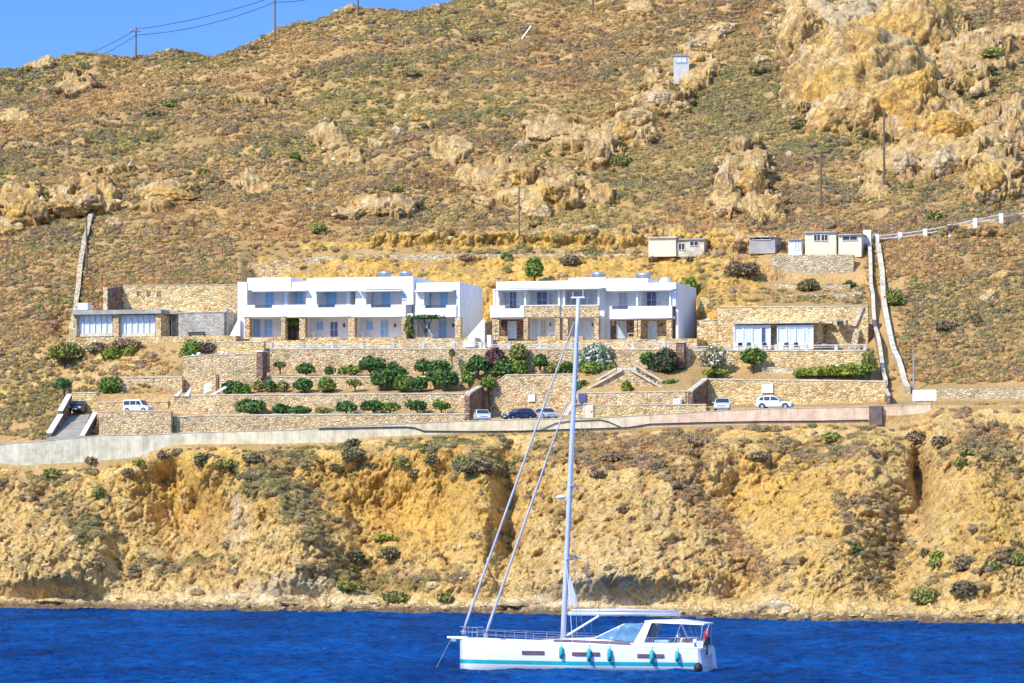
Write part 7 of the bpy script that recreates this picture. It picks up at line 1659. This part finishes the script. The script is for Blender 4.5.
for x, y, mt in ((6.95, -1.55, 'wood'), (7.25, -1.6, 'hullglass'), (7.6, -1.55, 'white')): m = MB(); m.box(x-0.1, x+0.12, y-0.1, y+0.1, zc+0.27, zc+0.5); m.build('gear_bag', M[mt], parent=ya, local=True)
# mast, boom, rigging
bx0, bx1, mh = -1.22, -0.22, 23.35
m = MB(); m.tube([(lerp(bx0, bx1, t_), 0, lerp(1.9, mh, t_)) for t_ in np.linspace(0, 1, 12)], [0.17]*7+[0.16, 0.155, 0.145, 0.135, 0.125], 12)
mast = m.build('mast', M['alu'], parent=ya, local=True, smooth=True)
def mx(z): return lerp(bx0, bx1, (z-1.9)/(mh-1.9))
m = MB(); m.box(bx1-0.45, bx1+0.42, -0.12, 0.12, mh+0.01, mh+0.10); m.tube([(bx1+0.3, 0, mh+0.1), (bx1+0.3, 0, mh+0.75)], 0.02, 5); m.tube([(bx1-0.35, 0, mh+0.1), (bx1-0.35, 0, mh+0.4)], 0.02, 5); m.build('masthead', M['gel'], parent=mast, local=True)
for z, w_ in ((6.9, 1.75), (11.5, 1.5), (16.6, 1.2)):
    m = MB()
    for s in (-1, 1): m.tube([(mx(z), 0, z), (mx(z)+0.55, s*w_, z+0.10)], [0.06, 0.035], 6)
    m.build('spreader', M['alu'], parent=mast, local=True)
m = MB(); z = 10.85; m.tube([(mx(z)-0.25, 0, z-0.14), (mx(z)-0.25, 0, z-0.10)], 0.12, 8); m.box(mx(z)-0.62, mx(z)-0.2, -0.05, 0.05, z-0.1, z-0.05); m.tube([(mx(z)-0.62, 0, z), (mx(z)-0.62, 0, z+0.04)], 0.05, 6)
m.ball((mx(z)-0.55, 0, z), 0.33, 0.33, 0.13, 12, 6); m.build('radar_dome', M['gel'], parent=mast, local=True, smooth=True)
bz = 3.55
m = MB(); m.tube([(mx(bz)+0.25, 0, bz-0.02), (6.25, 0.45, bz-0.02)], 0.13, 10); boom = m.build('boom', M['alu'], parent=ya, local=True, smooth=True)
m = MB(); m.tube([(mx(bz)+0.5, 0, bz+0.17), (2.5, 0.2, bz+0.19), (6.1, 0.44, bz+0.15)], [0.10, 0.13, 0.07], 10); m.build('furled_mainsail', M['sail'], parent=boom, local=True, smooth=True)
m = MB(); m.tube([(mx(2.1)+0.25, 0, 2.15), (1.1, 0.1, bz-0.15)], 0.07, 8); m.build('boom_vang', M['alu'], parent=ya, local=True)
m = MB(); m.add([(mx(4.1)+0.24, -0.02, 4.05), (mx(4.1)+0.82, -0.02, 4.0), (mx(4.1)+0.80, -0.02, 4.45), (mx(4.1)+0.26, -0.02, 6.3), (mx(4.1)+0.24, 0.04, 4.05), (mx(4.1)+0.82, 0.04, 4.0), (mx(4.1)+0.80, 0.04, 4.45), (mx(4.1)+0.26, 0.04, 6.3)], [(0, 1, 2, 3), (7, 6, 5, 4), (0, 4, 5, 1), (1, 5, 6, 2), (2, 6, 7, 3), (3, 7, 4, 0)]); m.build('sail_headboard', M['sail'], parent=mast, local=True)
for (xa, za), (xb, zb_), r in (((-7.72, 2.45), (mx(21.9)-0.2, 21.9), 0.075), ((-6.25, 2.25), (mx(17.6)-0.2, 17.6), 0.075)):
    m = MB(); m.tube([(xa, 0, za), (lerp(xa, xb, 0.03), 0, lerp(za, zb_, 0.03)), (lerp(xa, xb, 0.5), 0, lerp(za, zb_, 0.5)), (lerp(xa, xb, 0.93), 0, lerp(za, zb_, 0.93)), (xb, 0, zb_)], [0.05, r*1.15, r, r*0.6, 0.02], 8)
    fs_ = m.build('furled_headsail', M['sail'], parent=ya, local=True, smooth=True)
    m = MB(); m.tube([(xa, 0, za-0.28), (xa, 0, za)], 0.13, 10); m.build('furling_drum', M['steel'], parent=fs_, local=True)
def stay(a, b, r=0.014): m = MB(); m.tube([a, b], r, 5); m.build('stay', M['steel'], parent=ya, local=True)
for s in (-1, 1):
    stay((0.2, s*2.0, sheer(0.2)), (mx(11.5)+0.55, s*1.5, 11.6)); stay((mx(11.5)+0.55, s*1.5, 11.6), (mx(21.5), 0, 21.5)); stay((-0.1, s*1.95, sheer(0)), (mx(6.8), 0, 6.8)); stay((LS-0.2, s*1.5, sheer(LS)), (mx(23.3)+0.1, 0, 23.3), 0.006)
# guard rails
for s in (-1, 1):
    xs2 = [-6.6, -5.3, -4.0, -2.7, -1.0, 0.8, 2.6, 4.4, 6.2]
    for x in xs2:
        m = MB(); b = hb(x)-0.06; m.tube([(x, s*b, sheer(x)), (x, s*b, sheer(x)+0.62)], 0.018, 5); m.build('stanchion', M['steel'], parent=ya, local=True)
    for h_ in (0.32, 0.61):
        m = MB(); m.tube([(x, s*(hb(x)-0.06), sheer(x)+h_) for x in xs2], 0.010, 5); m.build('lifeline', M['steel'], parent=ya, local=True)
m = MB()
for h_ in (0.38, 0.68): m.tube([(-6.6, -(hb(-6.6)-.06), 1.93+h_), (-7.5, -(hb(-7.5)-.05), 1.95+h_), (-7.95, 0, 1.98+h_), (-7.5, hb(-7.5)-.05, 1.95+h_), (-6.6, hb(-6.6)-.06, 1.93+h_)], 0.02, 5)
for x, s in ((-7.5, -1), (-7.5, 1), (-7.0, -1), (-7.0, 1)): m.tube([(x, s*(hb(x)-.05), 1.93), (x, s*(hb(x)-.05), 2.63)], 0.02, 5)
m.build('pulpit', M['steel'], parent=ya, local=True)
m = MB()
for s in (-1, 1):
    m.tube([(6.2, s*2.05, sheer(6.2)+0.62), (7.9, s*1.95, sheer(LS)+0.66), (8.0, s*1.0, sheer(LS)+0.66)], 0.02, 5); m.tube([(7.9, s*1.95, sheer(LS)), (7.9, s*1.95, sheer(LS)+0.66)], 0.02, 5); m.tube([(8.0, s*1.0, sheer(LS)), (8.0, s*1.0, sheer(LS)+0.66)], 0.02, 5)
m.build('pushpit', M['steel'], parent=ya, local=True)
# ensign, outboard, round black buoy at the stern
m = MB(); m.tube([(8.05, -1.3, sheer(LS)+0.2), (8.45, -1.35, sheer(LS)+1.45)], 0.02, 6); fp_ = m.build('flagstaff', M['gel'], parent=ya, local=True)
fv = [(8.40+0.02*i-0.09*i, -1.36+0.04*math.sin(i*1.3), sheer(LS)+1.35-0.10*i*0.9-0.02*j-0.42*j/3) for i in range(5) for j in range(4)]
mesh_obj('flag', fv, [(i*4+j, i*4+j+1, (i+1)*4+j+1, (i+1)*4+j) for i in range(4) for j in range(3)], M['flag'], fp_, local=True)
m = MB(); m.box(8.05, 8.35, -0.95, -0.6, sheer(LS)+0.2, sheer(LS)+0.72); m.box(8.14, 8.26, -0.84, -0.72, sheer(LS)-0.45, sheer(LS)+0.199); ob = m.build('outboard_motor', M['rubber'], parent=ya, local=True)
bv = ob.modifiers.new('soft_edges', 'BEVEL'); bv.width = 0.05; bv.segments = 2
m = MB(); m.box(7.95, 8.04, -0.4, 1.2, sheer(LS)+0.15, sheer(LS)+0.60); m.build('stern_canvas', M['canvas'], parent=ya, local=True)
m = MB(); m.ball((LS+0.05, -2.42, 0.30), 0.28, 0.27, 0.32, 14, 9); m.build('round_fender', M['rubber'], parent=ya, local=True, smooth=True)
# ------------------------------------------------------------------ camera, sun, sky
cam = bpy.data.cameras.new('camera'); co = bpy.data.objects.new('camera', cam); C.objects.link(co)
co.location = (0, 0, H); co.rotation_euler = (R(90), 0, 0)
cam.sensor_width = 36; cam.lens = 36*F/1024; cam.shift_y = (HR-341.5)/1024
cam.clip_start = 1; cam.clip_end = 20000
sc.camera = co
EL, AZ = 40.0, -46.0        # sun height; azimuth measured from the camera's back towards the left
sd = Vector((-math.sin(R(-AZ))*math.cos(R(EL)), -math.cos(R(-AZ))*math.cos(R(EL)), math.sin(R(EL))))
L = bpy.data.lights.new('sun', 'SUN'); L.energy = 5.0; L.angle = R(0.5); L.color = (1.0, 0.93, 0.80)
lo = bpy.data.objects.new('sun', L); C.objects.link(lo)
lo.rotation_euler = sd.to_track_quat('Z', 'Y').to_euler()
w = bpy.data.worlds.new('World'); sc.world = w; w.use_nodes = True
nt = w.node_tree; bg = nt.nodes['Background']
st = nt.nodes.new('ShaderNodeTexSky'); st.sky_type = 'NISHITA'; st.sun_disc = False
st.sun_elevation = R(EL); st.sun_rotation = math.atan2(sd.x, sd.y)
st.altitude = 0; st.air_density = 0.8; st.dust_density = 0.15; st.ozone_density = 4.0
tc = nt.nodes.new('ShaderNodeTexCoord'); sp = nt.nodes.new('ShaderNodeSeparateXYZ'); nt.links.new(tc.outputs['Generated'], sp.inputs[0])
hz = ramp(nt, sp.outputs[2], [(0.0, (0.80, 0.88, 1.05)), (0.10, (0.50, 0.72, 1.15)), (0.2, (0.38, 0.64, 1.2)), (0.4, (2.5, 2.5, 2.6))])  # upper dome brightened beyond the sky model, added fill for shaded recesses
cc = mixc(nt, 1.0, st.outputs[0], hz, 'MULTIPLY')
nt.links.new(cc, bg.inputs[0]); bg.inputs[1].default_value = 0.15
sc.view_settings.view_transform = 'Standard'; sc.view_settings.look = 'None'; sc.view_settings.exposure = 0
